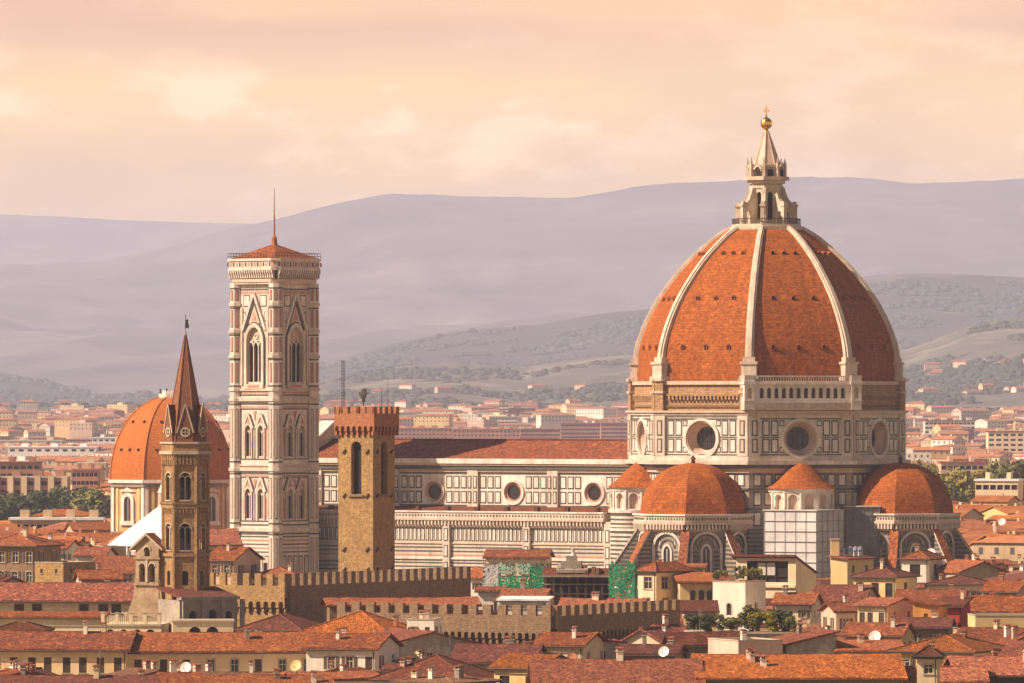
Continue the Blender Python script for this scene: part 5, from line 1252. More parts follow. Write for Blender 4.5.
T1 = H(713, 745, 582, 580, -28, 7.5, 'flat', 'white_wall', 'membrane', (1, 1, (.5,)), 'square white tower house with one arched window and a planted roof terrace', Y=1040, ws=(.8, 1.9), wk='arch', drop=3.4, side=(1, 1), chim=0)
H(831, 847, 560, 556, -36, 8.5, 'sr', 'yellow_wall', 'tile_red', (0, 0), 'tall narrow yellow house with a row of pale chimney pots before the grey scaffold', Y=1150, ws=(.8, 1.3), side=(2, 2), wk='plain', chim=0)
# left middle: behind the bell gable and the spired tower
H(-20, 36, 546, 535, -18, 12, 'hip', 'brown_wall', 'tile_orange', (4, 2), 'brown house with an orange hipped roof at the left edge', Y=1150, chim=1, ws=(1.1, 1.9))
H(34, 64, 563, 561, -34, 9, 'flat', 'stone_gold', 'tile_orange', (2, 1), 'low golden stone block with a flat top, left of the old bell gable', Y=1120, ws=(.5, .8), wk='dark', chim=0)
H(37, 66, 549, 541, -12, 10, 'gx', 'white_wall', 'tile_red', (3, 1), 'small white house just behind the golden stone block', Y=1190, ws=(.9, .9))
H(66, 98, 551, 540, 20, 10, 'gy', 'pink_wall', 'tile_orange', (2, 1), 'pink gabled house behind the white house with two square windows', Y=1225)
H(76, 104, 556, 548, -10, 9, 'gx', 'white_wall', 'tile_red', (3, 1), 'white house with two square windows before the orange roofs', Y=1170, ws=(1.0, 1.1), wk='dark')
H(104, 126, 547, 542, 14, 8, 'flat', 'sand_stone', 'membrane', (1, 1), 'plain stone block with one small window under the white pyramid roof', Y=1195, ws=(.7, .9), wk='dark', chim=0)
H(88, 133, 573, 557, -14, 12, 'gx', 'cream', 'tile_orange', (3, 1), 'orange roofed house directly left of the bell gable', Y=1130, chim=2)
H(82, 120, 580, 571, 10, 9, 'gx', 'pink_wall', 'tile_red', (2, 1), 'low pink house between the stone block and the bell gable', Y=1090, chim=1)
H(-10, 36, 588, 578, 18, 8, 'gy', 'grey_wall', 'tile_dark', (1, 1), 'low dark roof beneath the brown house at the left edge', Y=1085, chim=1)
H(207, 234, 560, 548, -24, 11, 'gx', 'pink_wall', 'tile_red', (2, 1), 'pink house between the spired tower and the tall marble tower', Y=1180, chim=1)
H(205, 240, 545, 530, 16, 12, 'gx', 'cream', 'tile_orange', (2, 1), 'orange roof seen between the spired tower and the tall marble tower', Y=1290, chim=1)
H(246, 300, 578, 569, -12, 10, 'hip', 'cream', 'tile_orange', (3, 1), 'hipped orange roof at the foot of the tall marble tower', Y=1180, chim=2)
H(470, 500, 578, 569, -14, 8, 'gx', 'white_wall', 'tile_orange', (2, 1), 'small white house behind the end of the upper battlemented wall', Y=1150, ws=(.8, 1.0), chim=1)
H(478, 502, 592, 588, -6, 8, 'gx', 'white_wall', 'tile_red', (2, 1), 'little white gabled house with a red roof between the two battlemented walls', Y=1085, ws=(1.4, .9), wk='dark', chim=0)
H(500, 542, 600, 590, -12, 9, 'gx', 'ochre_wall', 'tile_orange', (2, 1), 'orange roof directly below the green netted scaffold', Y=1050, chim=1)
H(500, 546, 601, 598, -6, 7, 'sf', 'white_wall', 'roof_white', (0, 0), 'low shed with a bright white roof behind the lower battlemented wall', Y=1015, chim=0, side=(0, 0))
H(486, 546, 558, 551, -6, 10, 'gx', 'cream', 'tile_red', (4, 2), 'cream building with a red roof rising above the green scaffold netting', Y=1130, chim=0)
H(330, 478, 606, 599, 8, 9, 'gx', 'stone_brown', 'tile_orange', (0, 0), 'long low strip of orange roof between the upper and lower battlemented walls', Y=1000, chim=0, side=(0, 0))
H(560, 640, 610, 600, -8, 10, 'gx', 'pink_wall', 'tile_orange', (3, 1), 'orange roof strip behind the darker part of the lower battlemented wall', Y=1030, chim=2)

# modern house with a big loggia
LYY = 1110.0
e = empty('loggia_house', (X(766, LYY), LYY, 0), -22, 'modern cream building with a wide glazed roof loggia in front of the sheeted scaffold', 'house'); FOOT.append((e.location.x, LYY + 6, 9))
w_ = 10.8; d_ = 10.5; zt = Z(557, LYY); m = MB(); fr = Fr((-w_ / 2, 0, 0), (1, 0, 0), (0, -1, 0)); rt = Fr((w_ / 2, 0, 0), (0, 1, 0), (1, 0, 0)); lf = Fr((-w_ / 2, d_, 0), (0, -1, 0), (-1, 0, 0))
fwall(m, fr, w_, 0, zt, [(1.9, zt - 4.3, w_ - 1.4, zt - .7), (2.4, zt - 8.2, 3.4, zt - 7.1), (4.2, zt - 8.2, 5.2, zt - 7.1), (8.2, zt - 8.2, 9.2, zt - 7.1)], 'cream', .6, 'dark_void')
m.add([rt.P(0, 0), rt.P(d_, 0), rt.P(d_, zt - 3.2), rt.P(0, zt)], [(0, 1, 2, 3)], 'cream'); m.add([lf.P(0, 0), lf.P(d_, 0), lf.P(d_, zt), lf.P(0, zt - 3.2)], [(0, 1, 2, 3)], 'cream')
m.add([(-w_ / 2, d_, 0), (w_ / 2, d_, 0), (w_ / 2, d_, zt - 3.2), (-w_ / 2, d_, zt - 3.2)], [(3, 2, 1, 0)], 'cream'); fbox(m, fr, 0, w_, zt - 5.2, zt - 4.8, 0, .4, 'cream'); m.build('wall', e)
m = MB(); m.slab([(-w_ / 2 - .7, -.9, zt + .45), (w_ / 2 + .2, -.9, zt + .45), (w_ / 2 + .2, d_, zt - 2.7), (-w_ / 2 - .7, d_, zt - 2.7)], .4, 'tile_dark'); m.build('roof', e)
m = MB()
for u in (1.9, 3.6, 5.2, 6.9, 9.2): fbox(m, fr, u, u + .14, zt - 4.3, zt - .7, -.5, -.35, 'iron')
fbox(m, fr, 1.9, w_ - 1.4, zt - 3.3, zt - 3.2, -.5, -.3, 'iron'); fquad(m, fr, 3.7, 6.9, zt - 3.1, zt - 1.0, -.45, 'membrane'); m.build('window', e)
for u in (2.9, 4.7, 8.7): put_win(e, fr, u, zt - 8.2, 1.0, 1.1, 'plain')
# pots and block on the narrow yellow house
PYY = 1150.0; zt = Z(557, PYY)
for i, (px, w1, h1) in enumerate(((835.5, 1.5, 3.0),)):
    m = MB(); m.box(-w1 / 2, 0, 0, w1 / 2, 1.6, h1 + 1.6, 'yellow_wall'); m.box(-w1 / 2 - .12, -.12, h1 + 1.6, w1 / 2 + .12, 1.72, h1 + 1.8, 'stone_trim')
    o = m.build('chimney_block'); o.location = (X(px, PYY), PYY + 1.5, zt - 1.6); tag(o, 'square yellow chimney block on the tall narrow yellow house', 'chimney')
for i, px in enumerate((844, 851.5, 857, 862)):
    m = MB(); m.frus(8, .38, 0, .38, 2.6, 'white_wall'); m.frus(8, .42, 1.9, .42, 2.45, 'blue_metal', bottom=True); m.frus(8, .5, 2.6, .15, 2.9, 'lead', bottom=True); o = m.build('chimney_pot')
    o.location = (X(px, PYY), PYY + 3 + i * .8, zt - 1.1)
    tag(o, ('first', 'second', 'third', 'fourth')[i] + ' from the left of the pale chimney pots on the narrow yellow house', 'chimney pot', 'chimney pots on the narrow yellow house')

# ------------------------------------------------------------------ old bell gable and terrace
GY = 1000.0; e = empty('bell_gable', (X(147, GY), GY, 0), -24, 'old stone bell gable with two arched openings and a small one above', 'bell gable')
zb = Z(616, GY); zt = Z(546, GY); zp = Z(535.5, GY); w_ = 4.0; m = MB(); fr = Fr((-w_ / 2, 0, 0), (1, 0, 0), (0, -1, 0)); bk = Fr((w_ / 2, 1.9, 0), (-1, 0, 0), (0, 1, 0))
z1 = Z(582, GY); z2 = Z(566.5, GY); z3 = Z(558, GY)
for f in (fr, bk):
    fwall(m, f, w_, 0, z3, [(.65, z1, 1.65, z2, 'arch'), (2.35, z1, 3.35, z2, 'arch')], 'stone_old', .95)
    fwall(m, f, w_, z3, zt, [(1.55, z3 + .25, 2.45, z3 + 1.2, 'arch')], 'stone_old', .95)
    m.add([f.P(0, zt), f.P(w_, zt), f.P(w_ / 2, zp)], [(0, 1, 2)], 'stone_old')
for s in (-1, 1): m.add([(s * w_ / 2, 0, 0), (s * w_ / 2, 1.9, 0), (s * w_ / 2, 1.9, zt), (s * w_ / 2, 0, zt)], [(0, 1, 2, 3) if s > 0 else (3, 2, 1, 0)], 'stone_old')
fbox(m, fr, -.3, w_ + .3, z3 - .2, z3 + .1, 0, .2, 'stone_old'); fbox(m, fr, -.2, w_ + .2, z1 - .5, z1 - .2, 0, .3, 'stone_old'); fbox(m, fr, 1.85, 2.15, z1, z3, 0, .18, 'stone_trim')
farch(m, fr, w_ / 2, z3 + 1.2, .5, .72, 0, .16, 'stone_trim', 10)
for c in (1.15, 2.85): farch(m, fr, c, z2, .5, .68, 0, .12, 'stone_trim', 8)
for s in (0, 1):    # flared shoulders
    pts = [(-1.6, 0), (0, 0), (0, z1 + 1.5), (-.5, z1 - 2.5), (-1.6, zb)]
    if s: pts = [(w_ - u, z) for u, z in pts][::-1]
    fpoly(m, fr, pts, -1.9, -.1, 'stone_old')
m.build('wall', e)
m = MB(); m.slab([(-w_ / 2 - .8, 2.4, zt - .3), (-w_ / 2 - .8, -.5, zt - .3), (0, -.5, zp + .4), (0, 2.4, zp + .4)], .4, 'tile_orange', 'stone_trim'); m.slab([(w_ / 2 + .8, -.5, zt - .3), (w_ / 2 + .8, 2.4, zt - .3), (0, 2.4, zp + .4), (0, -.5, zp + .4)], .4, 'tile_orange', 'stone_trim'); m.build('roof', e)
for c in (1.15, 2.85):
    m = MB(); q = fr.P(c, 0, -.9)
    for (ra, za), (rb_, zb_) in zip([(.40, .4), (.33, .6), (.26, 1.0), (.18, 1.25)], [(.33, .6), (.26, 1.0), (.18, 1.25), (.02, 1.35)]): m.frus(10, ra, z1 + za + .6, rb_, z1 + zb_ + .6, 'iron', cx=q.x, cy=q.y)
    m.tube((q.x - .5, q.y, z1 + 2.0), (q.x + .5, q.y, z1 + 2.0), .08, 'wood_dark'); m.build('bell', e)
TY2 = 985.0; e = empty('terrace', (X(131, TY2), TY2, 0), -5, 'cream arcaded terrace with a pillared balustrade at the foot of the old bell gable', 'terrace')
w_ = 9.2; zt = Z(624, TY2); m = MB(); fr = Fr((-w_ / 2, 0, 0), (1, 0, 0), (0, -1, 0))
fwall(m, fr, w_, 0, zt, [(.7 + i * 2.05, zt - 3.2, 2.1 + i * 2.05, zt - 1.5, 'arch') for i in range(4)], 'cream', 1.0, 'dark_void'); m.box(-w_ / 2, 1.02, 0, w_ / 2, 12, zt - .05, 'cream'); fbox(m, fr, -.1, w_ + .1, zt - .3, zt, 0, .2, 'stone_trim'); m.build('wall', e)
m = MB()
for i in range(5): fbox(m, fr, i * 2.15, i * 2.15 + .55, zt, zt + 1.6, -.6, 0, 'cream'); fbox(m, fr, i * 2.15 - .06, i * 2.15 + .61, zt + 1.6, zt + 1.75, -.66, .06, 'stone_trim')
fbox(m, fr, 0, w_, zt + 1.0, zt + 1.15, -.4, -.2, 'stone_trim')
for i in range(30): fbox(m, fr, .2 + i * .3, .28 + i * .3, zt, zt + 1.0, -.34, -.26, 'stone_trim')
m.build('balustrade', e)
# shaded grey church flank with scrolls
SY = 990.0; e = empty('church_flank', (X(182, SY), SY, 0), 30, 'grey shaded church side with arches, just in front of the golden lit wall', 'church')
w_ = 9.5; zt = Z(600, SY); m = MB(); fr = Fr((0, 0, 0), (1, 0, 0), (0, -1, 0))
fwall(m, fr, w_, 0, zt, [(1.2, zt - 4.2, 2.6, zt - 2.4, 'arch'), (4.6, zt - 4.4, 6.0, zt - 2.2, 'arch'), (7.4, zt - 4.2, 8.6, zt - 2.4, 'arch')], 'stone_grey', .7, 'dark_void')
m.slab([(-.3, .3, zt + .5), (w_ + .3, .3, zt + .5), (w_ + .3, 8, zt + 1.8), (-.3, 8, zt + 1.8)], .3, 'tile_dark'); m.box(0, .72, 0, w_, 8, zt - .1, 'stone_grey'); fbox(m, fr, -.3, w_ + .3, zt, zt + .45, -1.2, .35, 'stone_grey'); fbox(m, fr, 0, w_, zt - 5.6, zt - 5.2, 0, .4, 'stone_grey')
for u in (0, 3.3, 6.6, 9.9): fbox(m, fr, u, u + .7, 0, zt, 0, .35, 'stone_grey')
m.build('wall', e)
e = empty('arcaded_annex', (X(203, 965), 965, 0), 4, 'low cream annex with two wide dark arches under the grey church side', 'annex')
w_ = 9.0; zt = Z(622, 965); m = MB(); fr = Fr((-w_ / 2, 0, 0), (1, 0, 0), (0, -1, 0)); fwall(m, fr, w_, 0, zt, [(2.4, zt - 2.6, 4.2, zt - 1.6, 'arch'), (5.0, zt - 2.6, 6.8, zt - 1.6, 'arch')], 'cream', .8, 'dark_void'); m.box(-w_ / 2, .82, 0, w_ / 2, 7, zt - .05, 'cream'); m.build('wall', e)
m = MB(); m.box(-w_ / 2 - .2, -.2, zt, w_ / 2 + .2, 7.2, zt + .25, 'stone_trim'); m.build('roof', e)

# ------------------------------------------------------------------ netted scaffold and half-built roof
NY_ = 1108.0
def netting(cx, y, w, d, rz, z0, z1, mat, label, rag=.6, seed=1):
    e = empty('scaffold', (cx, y, 0), rz, label, 'scaffolding'); rg = random.Random(seed); m = MB(); nx, nzz = int(w / .2), int((z1 - z0) / .2)
    def P(i, j, s): return (-w / 2 + w * i / nx + rg.uniform(-.06, .06), -d / 2 + rg.uniform(-.03, .03), z0 + (z1 - z0) * j / nzz + (rg.uniform(-rag, rag) if j == nzz else 0))
    g_ = [[P(i, j, 0) for j in range(nzz + 1)] for i in range(nx + 1)]
    for i in range(nx):
        for j in range(nzz):
            if rg.random() < .2: continue
            m.add([g_[i][j], g_[i + 1][j], g_[i + 1][j + 1], g_[i][j + 1]], [(0, 1, 2, 3)], mat)
    for s in (-1, 1):
        for j in range(nzz):
            if rg.random() < .85: m.add([(s * w / 2, -d / 2, z0 + (z1 - z0) * j / nzz), (s * w / 2, d / 2, z0 + (z1 - z0) * j / nzz), (s * w / 2, d / 2, z0 + (z1 - z0) * (j + 1) / nzz), (s * w / 2, -d / 2, z0 + (z1 - z0) * (j + 1) / nzz)], [(0, 1, 2, 3)], mat)
    m.build('netting', e); p = MB()
    n = max(2, int(w / 2))
    for i in range(n + 1):
        for yy in (-d / 2 + .4, d / 2 - .2): p.tube((-w / 2 + w * i / n, yy, 0), (-w / 2 + w * i / n, yy, z1 + 1.1), .06, 'steel', 5)
    z = z1
    while z > z0 - 4: p.box(-w / 2, -d / 2 + .35, z - .05, w / 2, -d / 2 + .45, z + .05, 'steel'); p.box(-w / 2, -d / 2 + .4, z - .12, w / 2, d / 2 - .2, z - .06, 'wood_dark'); z -= 2
    p.build('pole_lattice', e); return e
netting(X(492, NY_), NY_, 2.6, 6, -4, 16, Z(564, NY_), 'sheeting', 'white sheeted scaffold strip left of the pale green netting', .1, 2)
netting(X(517, NY_ - 1), NY_ - 1, 6.0, 6, -4, Z(573, NY_), Z(564, NY_), 'net_pale', 'pale green net across the upper scaffold under the cream building', .5, 3)
netting(X(515, NY_ - 3), NY_ - 3, 5.2, 5, -4, 18, Z(576, NY_), 'net_green', 'dark green netted scaffold below the pale green net', .3, 4)
netting(X(538, NY_ - 4), NY_ - 4, 2.4, 5, -4, 16, Z(566, NY_), 'net_green', 'ragged green net strip beside the half-built roof', .8, 5)
netting(X(623, 1075), 1075, 4.3, 5, -6, 15, Z(564, 1075), 'net_green', 'bright green netted scaffold beside the tall cream corner house', .9, 6)
e = empty('half_built_roof', (X(577, 1085), 1085, 0), -4, 'dark half-built pavilion with timber posts and a stepped grey roof between green scaffolds', 'pavilion')
zz = Z(573, 1085); m = MB(); w_ = 11.0; rg = random.Random(3)
m.box(-w_ / 2, .5, 0, w_ / 2, 9, zz - 5.5, 'brown_wall')
m.build('base', e); m = MB()
for i in range(9):
    for y in (0.6, 4.5, 8.6): m.box(-w_ / 2 + i * w_ / 8 - .12, y - .12, zz - 5.6, -w_ / 2 + i * w_ / 8 + .12, y + .12, zz - .4, 'wood_dark')
for z in (zz - 3.6, zz - 2.0, zz - 4.8): m.box(-w_ / 2, .4, z, w_ / 2, .55, z + .2, 'stone_grey' if z == zz - 2.0 else 'wood_dark')
m.box(-w_ / 2, 4.6, zz - 5.6, w_ / 2, 4.8, zz - .4, 'dark_void')
m.build('timber_frame', e); m = MB()
m.slab([(-w_ / 2 - .4, -.2, zz - .4), (w_ / 2 + .2, -.2, zz - .4), (w_ / 2 + .2, 5, zz + .7), (-w_ / 2 - .4, 5, zz + .7)], .3, 'tile_dark', 'stone_grey')
m.slab([(-3.6, .8, zz + .5), (1.4, .8, zz + .5), (1.4, 6, zz + 1.3), (-3.6, 6, zz + 1.3)], .5, 'stone_grey'); m.box(-2.8, 2, zz + .5, .6, 5, zz + 1.9, 'stone_grey'); m.box(-2.0, 2.4, zz + 1.9, -.2, 4.4, zz + 2.8, 'stone_grey')
m.frus(8, .5, zz + 2.8, .35, zz + 3.3, 'membrane', cx=-.8, cy=3); m.frus(8, .15, zz + 3.3, .4, zz + 4.0, 'membrane', cx=-.8, cy=3, top=True)
for i in range(16):
    x = rg.uniform(-w_ / 2, w_ / 2); a = rg.uniform(.2, .6); m.box(x, rg.uniform(0, 3), zz - .1, x + a, 4, zz + rg.uniform(.2, 1.2), rg.choice(['stone_grey', 'membrane', 'tile_red', 'stone_brown']))
m.build('roof', e)

# ------------------------------------------------------------------ dishes and aerials
def dish(px, py, r, mat, label, Y=None, az=-20):
    Y = Y or Yr(py) - 8; e = empty('satellite_dish', (X(px, Y), Y, Z(py, Y)), az, label, 'satellite dish', 'dishes on the roofs')
    m = MB(); n = 16; rings = []
    for rr in (0, .35, .7, 1.0): rings.append([(r * rr * math.cos(2 * math.pi * i / n), -.25 * r * (rr * rr) , r * rr * math.sin(2 * math.pi * i / n)) for i in range(n)])
    for A, B in zip(rings[:-1], rings[1:]):
        m.add(A + B, [(i, (i + 1) % n, n + (i + 1) % n, n + i) for i in range(n)], mat); m.add([(x, y + .04, z) for x, y, z in A + B], [(i, n + i, n + (i + 1) % n, (i + 1) % n) for i in range(n)], 'lead')
    b_ = m.build('bowl', e); b_.rotation_euler = (R(-22), 0, 0)
    m = MB(); m.tube((0, .15, -.0), (0, .15, -3.0), .06, 'steel', 6); m.tube((0, 0, -r * .8), (0, -r * .9, -.1), .03, 'steel', 5); m.box(-.08, -r * .95, -.18, .08, -r * .85, 0, 'steel'); m.build('mast', e)
for a in ((186, 668, .75, 'dish_white', 'white dish on the roofs below the long peach wing'), (296, 666, .75, 'yellow_wall', 'yellowish dish beside the white house with a plain side'),
          (572, 658, .7, 'brick_red', 'rust red dish on the broad roof below the cream house with grey side'), (664, 652, .75, 'dish_white', 'white dish over the low dark tiled outbuilding'),
          (679, 636, .8, 'dish_white', 'white dish left of the leafy roof garden'), (743, 629, .7, 'dish_white', 'left dish of the close pair before the leafy roof garden'), (748, 631, .6, 'dish_white', 'right, lower dish of the close pair before the leafy roof garden'),
          (827, 645, .95, 'dish_white', 'largest white dish, beside the weathered grey house with the four-pane window'), (875, 637, .9, 'dish_white', 'white dish above the low white house with an orange lean-to'),
          (832, 590, .8, 'dish_white', 'white dish under the tall narrow yellow house'), (931, 553, .9, 'dish_white', 'white dish on top of the white tower-like house by the apse')):
    dish(*a)
dish(1002, 522, 0.9, 'dish_white', 'white dish on the bright orange roofs beyond the apse', Y=1545)
rg = random.Random(12)
for i, (px, py) in enumerate(((100, 664), (262, 664), (345, 652), (402, 614), (450, 650), (512, 640), (560, 622), (640, 618), (700, 618), (764, 612), (818, 612), (866, 628), (918, 590), (962, 572), (996, 606), (60, 574), (12, 612), (430, 560), (448, 562))):
    Y = Yr(py) - 2; m = MB(); h = rg.uniform(3.5, 5.5); m.tube((0, 0, 0), (0, 0, h), .035, 'steel', 4)
    for k in range(4): m.tube((-.5 + .05 * k, 0, h - .2 - k * .28), (.5 - .05 * k, 0, h - .2 - k * .28), .022, 'steel', 4)
    m.tube((0, -.5, h - .35), (0, .5, h - .35), .022, 'steel', 4); o = m.build('roof_aerial'); o.location = (X(px, Y), Y, Z(py, Y) - h * .6); o.rotation_euler = (0, 0, rg.uniform(0, 3))
    tag(o, 'thin steel television aerial with short crossbars standing on the tiled roofs', 'aerial', 'television aerials on the roofs')
# ------------------------------------------------------------------ plants
CLUMP = {}
def foliage_mesh(kind, mat, n, seed):
    """leaf-sized faces in clumps through a unit crown (radius 1, height 0..2)"""
    key = (kind, mat, seed)
    if key in CLUMP: return CLUMP[key]
    rg = random.Random(seed); m = MB(); cl = []
    for i in range(20 if kind == 'tree' else 12):
        a, rr = rg.uniform(0, 6.28), rg.uniform(.15, .78) ** .7; z = rg.uniform(.35, 1.75)
        rr *= math.sqrt(max(.1, 1 - (z - 1) ** 2 * .9)); cl.append((rr * math.cos(a), rr * math.sin(a), z, rg.uniform(.22, .42)))
    for i in range(n):
        cx, cy, cz, cr = rg.choice(cl); v = Vector((rg.gauss(0, 1), rg.gauss(0, 1), rg.gauss(0, 1))).normalized() * cr * rg.uniform(.6, 1.08)
        p = Vector((cx, cy, cz)) + v; s = rg.uniform(.04, .085); nn = (v.normalized() + Vector((rg.uniform(-.6, .6), rg.uniform(-.6, .6), rg.uniform(-.2, .8)))).normalized()
        a = nn.orthogonal().normalized(); b_ = nn.cross(a); t = rg.uniform(0, 3.1); a, b_ = a * math.cos(t) + b_ * math.sin(t), b_ * math.cos(t) - a * math.sin(t)
        m.add([p - a * s - b_ * s * .6, p + a * s - b_ * s * .6, p + a * s * .7 + b_ * s * .8, p - a * s * .7 + b_ * s * .8], [(0, 1, 2, 3)], mat)
    o = m.build('crown'); me = o.data; bpy.data.objects.remove(o); CLUMP[key] = me; return me
TRUNK = None
def tree(x, y, z, r, h, mat, label, group, seed, cat='tree', name='tree', n=1500):
    global TRUNK
    e = empty(name, (x, y, z), seed * 37 % 360, label, cat, group)
    if TRUNK is None:
        m = MB(); m.tube((0, 0, 0), (0, 0, .55), .045, 'bark', 7, .03)
        for a in range(5): m.tube((0, 0, .4), (.28 * math.cos(a * 1.3), .28 * math.sin(a * 1.3), .78), .022, 'bark', 5, .008)
        o = m.build('trunk'); TRUNK = o.data; bpy.data.objects.remove(o)
    t = bpy.data.objects.new('trunk', TRUNK); COL.objects.link(t); t.parent = e; t.scale = (h, h, h)
    c = bpy.data.objects.new('crown', foliage_mesh('tree', mat, n, seed % 4)); COL.objects.link(c); c.parent = e; c.scale = (r * 1.5, r * 1.5, h * .27); c.location = (0, 0, h * .46)
    return e
def shrub(px, py, Y, r, h, mat, label, seed):
    r, h = r * 1.3, h * 1.3
    e = empty('shrub', (X(px, Y), Y, Z(py, Y)), seed * 50, label, 'shrub', 'shrubs of the roof gardens')
    c = bpy.data.objects.new('foliage', foliage_mesh('shrub', mat, 1500, seed % 4)); COL.objects.link(c); c.parent = e; c.scale = (r, r, h / 2)
    m = MB(); m.frus(8, .35, -.5, .45, .1, 'brick_red', bottom=True); m.build('pot', e)
for i, (px, py, r, h, mt, lb) in enumerate(((697, 633, 1.8, 2.2, 'leaf_dark', 'dark green shrub at the left end of the roof garden'), (713, 633, 1.9, 2.1, 'leaf', 'mid green shrub second from the left in the roof garden'),
        (731, 631, 1.5, 1.7, 'leaf', 'low shrub in the middle of the roof garden under the square white tower house'), (750, 633, 1.9, 3.0, 'leaf', 'tallest olive green shrub of the roof garden'), (765, 636, 1.7, 2.8, 'leaf_yellow', 'bright yellow-green shrub in the roof garden'),
        (779, 636, 1.8, 3.0, 'leaf_dark', 'dark green shrub right of the bright yellow-green one'), (791, 635, 1.2, 2.4, 'leaf', 'slim shrub at the right end of the roof garden'))):
    shrub(px, py, 905 + (i % 2) * 2, r, h, mt, lb, i)
e = empty('roof_garden_block', (X(743, 903), 903, 0), 0, 'low building carrying the leafy roof garden in front of the square white tower house', 'house'); m = MB(); wq = 15.5
m.box(-wq / 2, 0, 0, wq / 2, 9, Z(634, 903), 'grey_wall'); m.build('wall', e); m = MB(); m.box(-wq / 2 - .2, -.2, Z(634, 903), wq / 2 + .2, 9.2, Z(634, 903) + .25, 'stone_trim'); m.build('roof', e)
for i, (px, r, h) in enumerate(((716, .6, 1.2), (722, .7, 1.4), (740, .9, 1.9), (746, .9, 1.8), (752, .8, 1.7), (757, .8, 1.6))):
    shrub(px, 580.5, 1043 + (i > 1) * 2.0, r, h, ('leaf', 'leaf_yellow')[i % 2], ('first', 'second', 'third', 'fourth', 'fifth', 'sixth')[i] + ' potted shrub from the left on the terrace of the square white tower house', 7 + i)
shrub(793, 604, 1050, .9, 1.6, 'leaf', 'small green shrub between the white tower house and the cream house', 20)

# ------------------------------------------------------------------ infill of the old town
def blocked(x, y, r):
    for fx, fy, fr_ in FOOT:
        if (x - fx) ** 2 + (y - fy) ** 2 < (r + fr_) ** 2: return True
    # cathedral, towers, palace
    dx, dy = x - DX, y - DY; c, s_ = math.cos(R(-ROT)), math.sin(R(-ROT)); lx, ly = dx * c - dy * s_, dx * s_ + dy * c
    if lx * lx + ly * ly < (50 + r) ** 2 and abs(lx) < 54 + r and ly > -52 - r: return True
    if -112 - r < lx < 0 and abs(ly) < 27 + r: return True
    for bx, by, br in ((X(272.5, CY_), CY_, 11), (X(373, TY), TY, 10), (X(185.5, BY), BY, 6), (X(171.5, LY), LY, 19), (X(163, PY), PY, 16), (X(147, GY), GY, 5), (X(190, 985), 990, 9), (X(766, LYY), LYY + 5, 9), (X(577, 1085), 1089, 8), (X(515, 1108), 1110, 9), (X(623, 1075), 1077, 4), (X(800, 1270), 1268, 14), (X(743, 903), 907, 8)):
        if (x - bx) ** 2 + (y - by) ** 2 < (r + br) ** 2: return True
    for (ax, ay, L1, L2) in ((X(287, 1012), 1012, 21, 52), (X(553, 950), 950, 37, 36.5)):      # palace quarters
        dx, dy = x - ax, y - ay; c, s_ = math.cos(R(31)), math.sin(R(31)); lx, ly = dx * c - dy * s_, dx * s_ + dy * c
        if -L1 - r < lx < r + 3 and -r - 2 < ly < 12 + r: return True
        if -14 - r < lx < r + 3 and -r - 2 < ly < L2 + r: return True
    return False
def topline(px, Y):
    """highest roof row the photograph leaves for a house at this distance"""
    py = 555 + (1235 - Y) / 3.7
    if Y > 1030:
        lim = 560
        if px < 130: lim = 541
        elif px < 240: lim = 562
        elif px < 470: lim = 583
        elif px < 640: lim = 592
        elif px < 720: lim = 592
        elif px < 900: lim = 580
        elif px < 960: lim = 570
        else: lim = 556
        py = max(py, lim)
    elif Y > 930 and 180 < px < 690: py = max(py, 628)
    elif Y < 890 and px < 325: py = max(py, 668)
    elif Y < 1030 and px < 180: py = max(py, 640)
    return py
AUTO = []; PROX = []; rg = random.Random(77)
WALLS = ['cream', 'white_wall', 'yellow_wall', 'ochre_wall', 'pink_wall', 'sand_stone', 'grey_wall', 'brown_wall']; WN = dict(zip(WALLS, ('cream', 'white', 'yellow', 'ochre', 'pink', 'sandy', 'grey', 'brown')))
ROOFS = ['tile_orange', 'tile_red', 'tile_brown', 'tile_brown', 'tile_dark']; RN = {'tile_brown': 'brown', 'tile_orange': 'orange', 'tile_red': 'red', 'tile_dark': 'dark red'}
SHN = {'gx': 'broadside ridge', 'gy': 'gable-fronted', 'hip': 'hipped', 'sf': 'lean-to'}
Y = 800
while Y < 1235:
    x = X(-60, Y) + rg.uniform(0, 8)
    while x < X(1090, Y):
        w = rg.uniform(5.5, 11.5); dep = rg.uniform(6.5, 10); cx = x + w / 2; px = CX + cx * F / Y; rr = math.hypot(w, dep) / 2 * .72
        if not blocked(cx, Y + dep / 2, rr):
            pe = topline(px, Y) + rg.uniform(9, 21) * (1 if Y < 1180 else .6); pr = pe - rg.uniform(5, 9); rot = rg.choice([-34, -28, -12, -6, 4, 18, 26]); kd = rg.choice(['gx', 'gx', 'gx', 'gy', 'hip', 'hip', 'sf'])
            wl_, rf_ = rg.choice(WALLS[:5] if rg.random() < .85 else WALLS), rg.choice(ROOFS)
            hw2 = w * F / Y / 2 * math.cos(R(rot)); wn_ = rg.choice([2, 3, 3, 4]); ws_ = (rg.uniform(.8, 1.2), rg.uniform(1.1, 1.8)); wk_ = rg.choice(['shut', 'plain', 'dark', 'green', 'closed']); ch_ = rg.choice([1, 1, 2, 3]); sd_ = rg.randrange(9999)
            PROX.append((cx, Y, w, dep, rot, Z(pe, Y), max(.4, (pe - pr) * Y / F), 0., dict(px0=px - hw2, px1=px + hw2, pe=pe, pr=pr, rot=rot, dep=dep, kind=kd, wall=wl_, roof=rf_, win=(wn_, 1), Y=Y, ws=ws_, wk=wk_, side=(2, 1), chim=ch_, seed=sd_)))
        x += w + rg.uniform(.3, 2)
    Y += rg.uniform(13, 17)

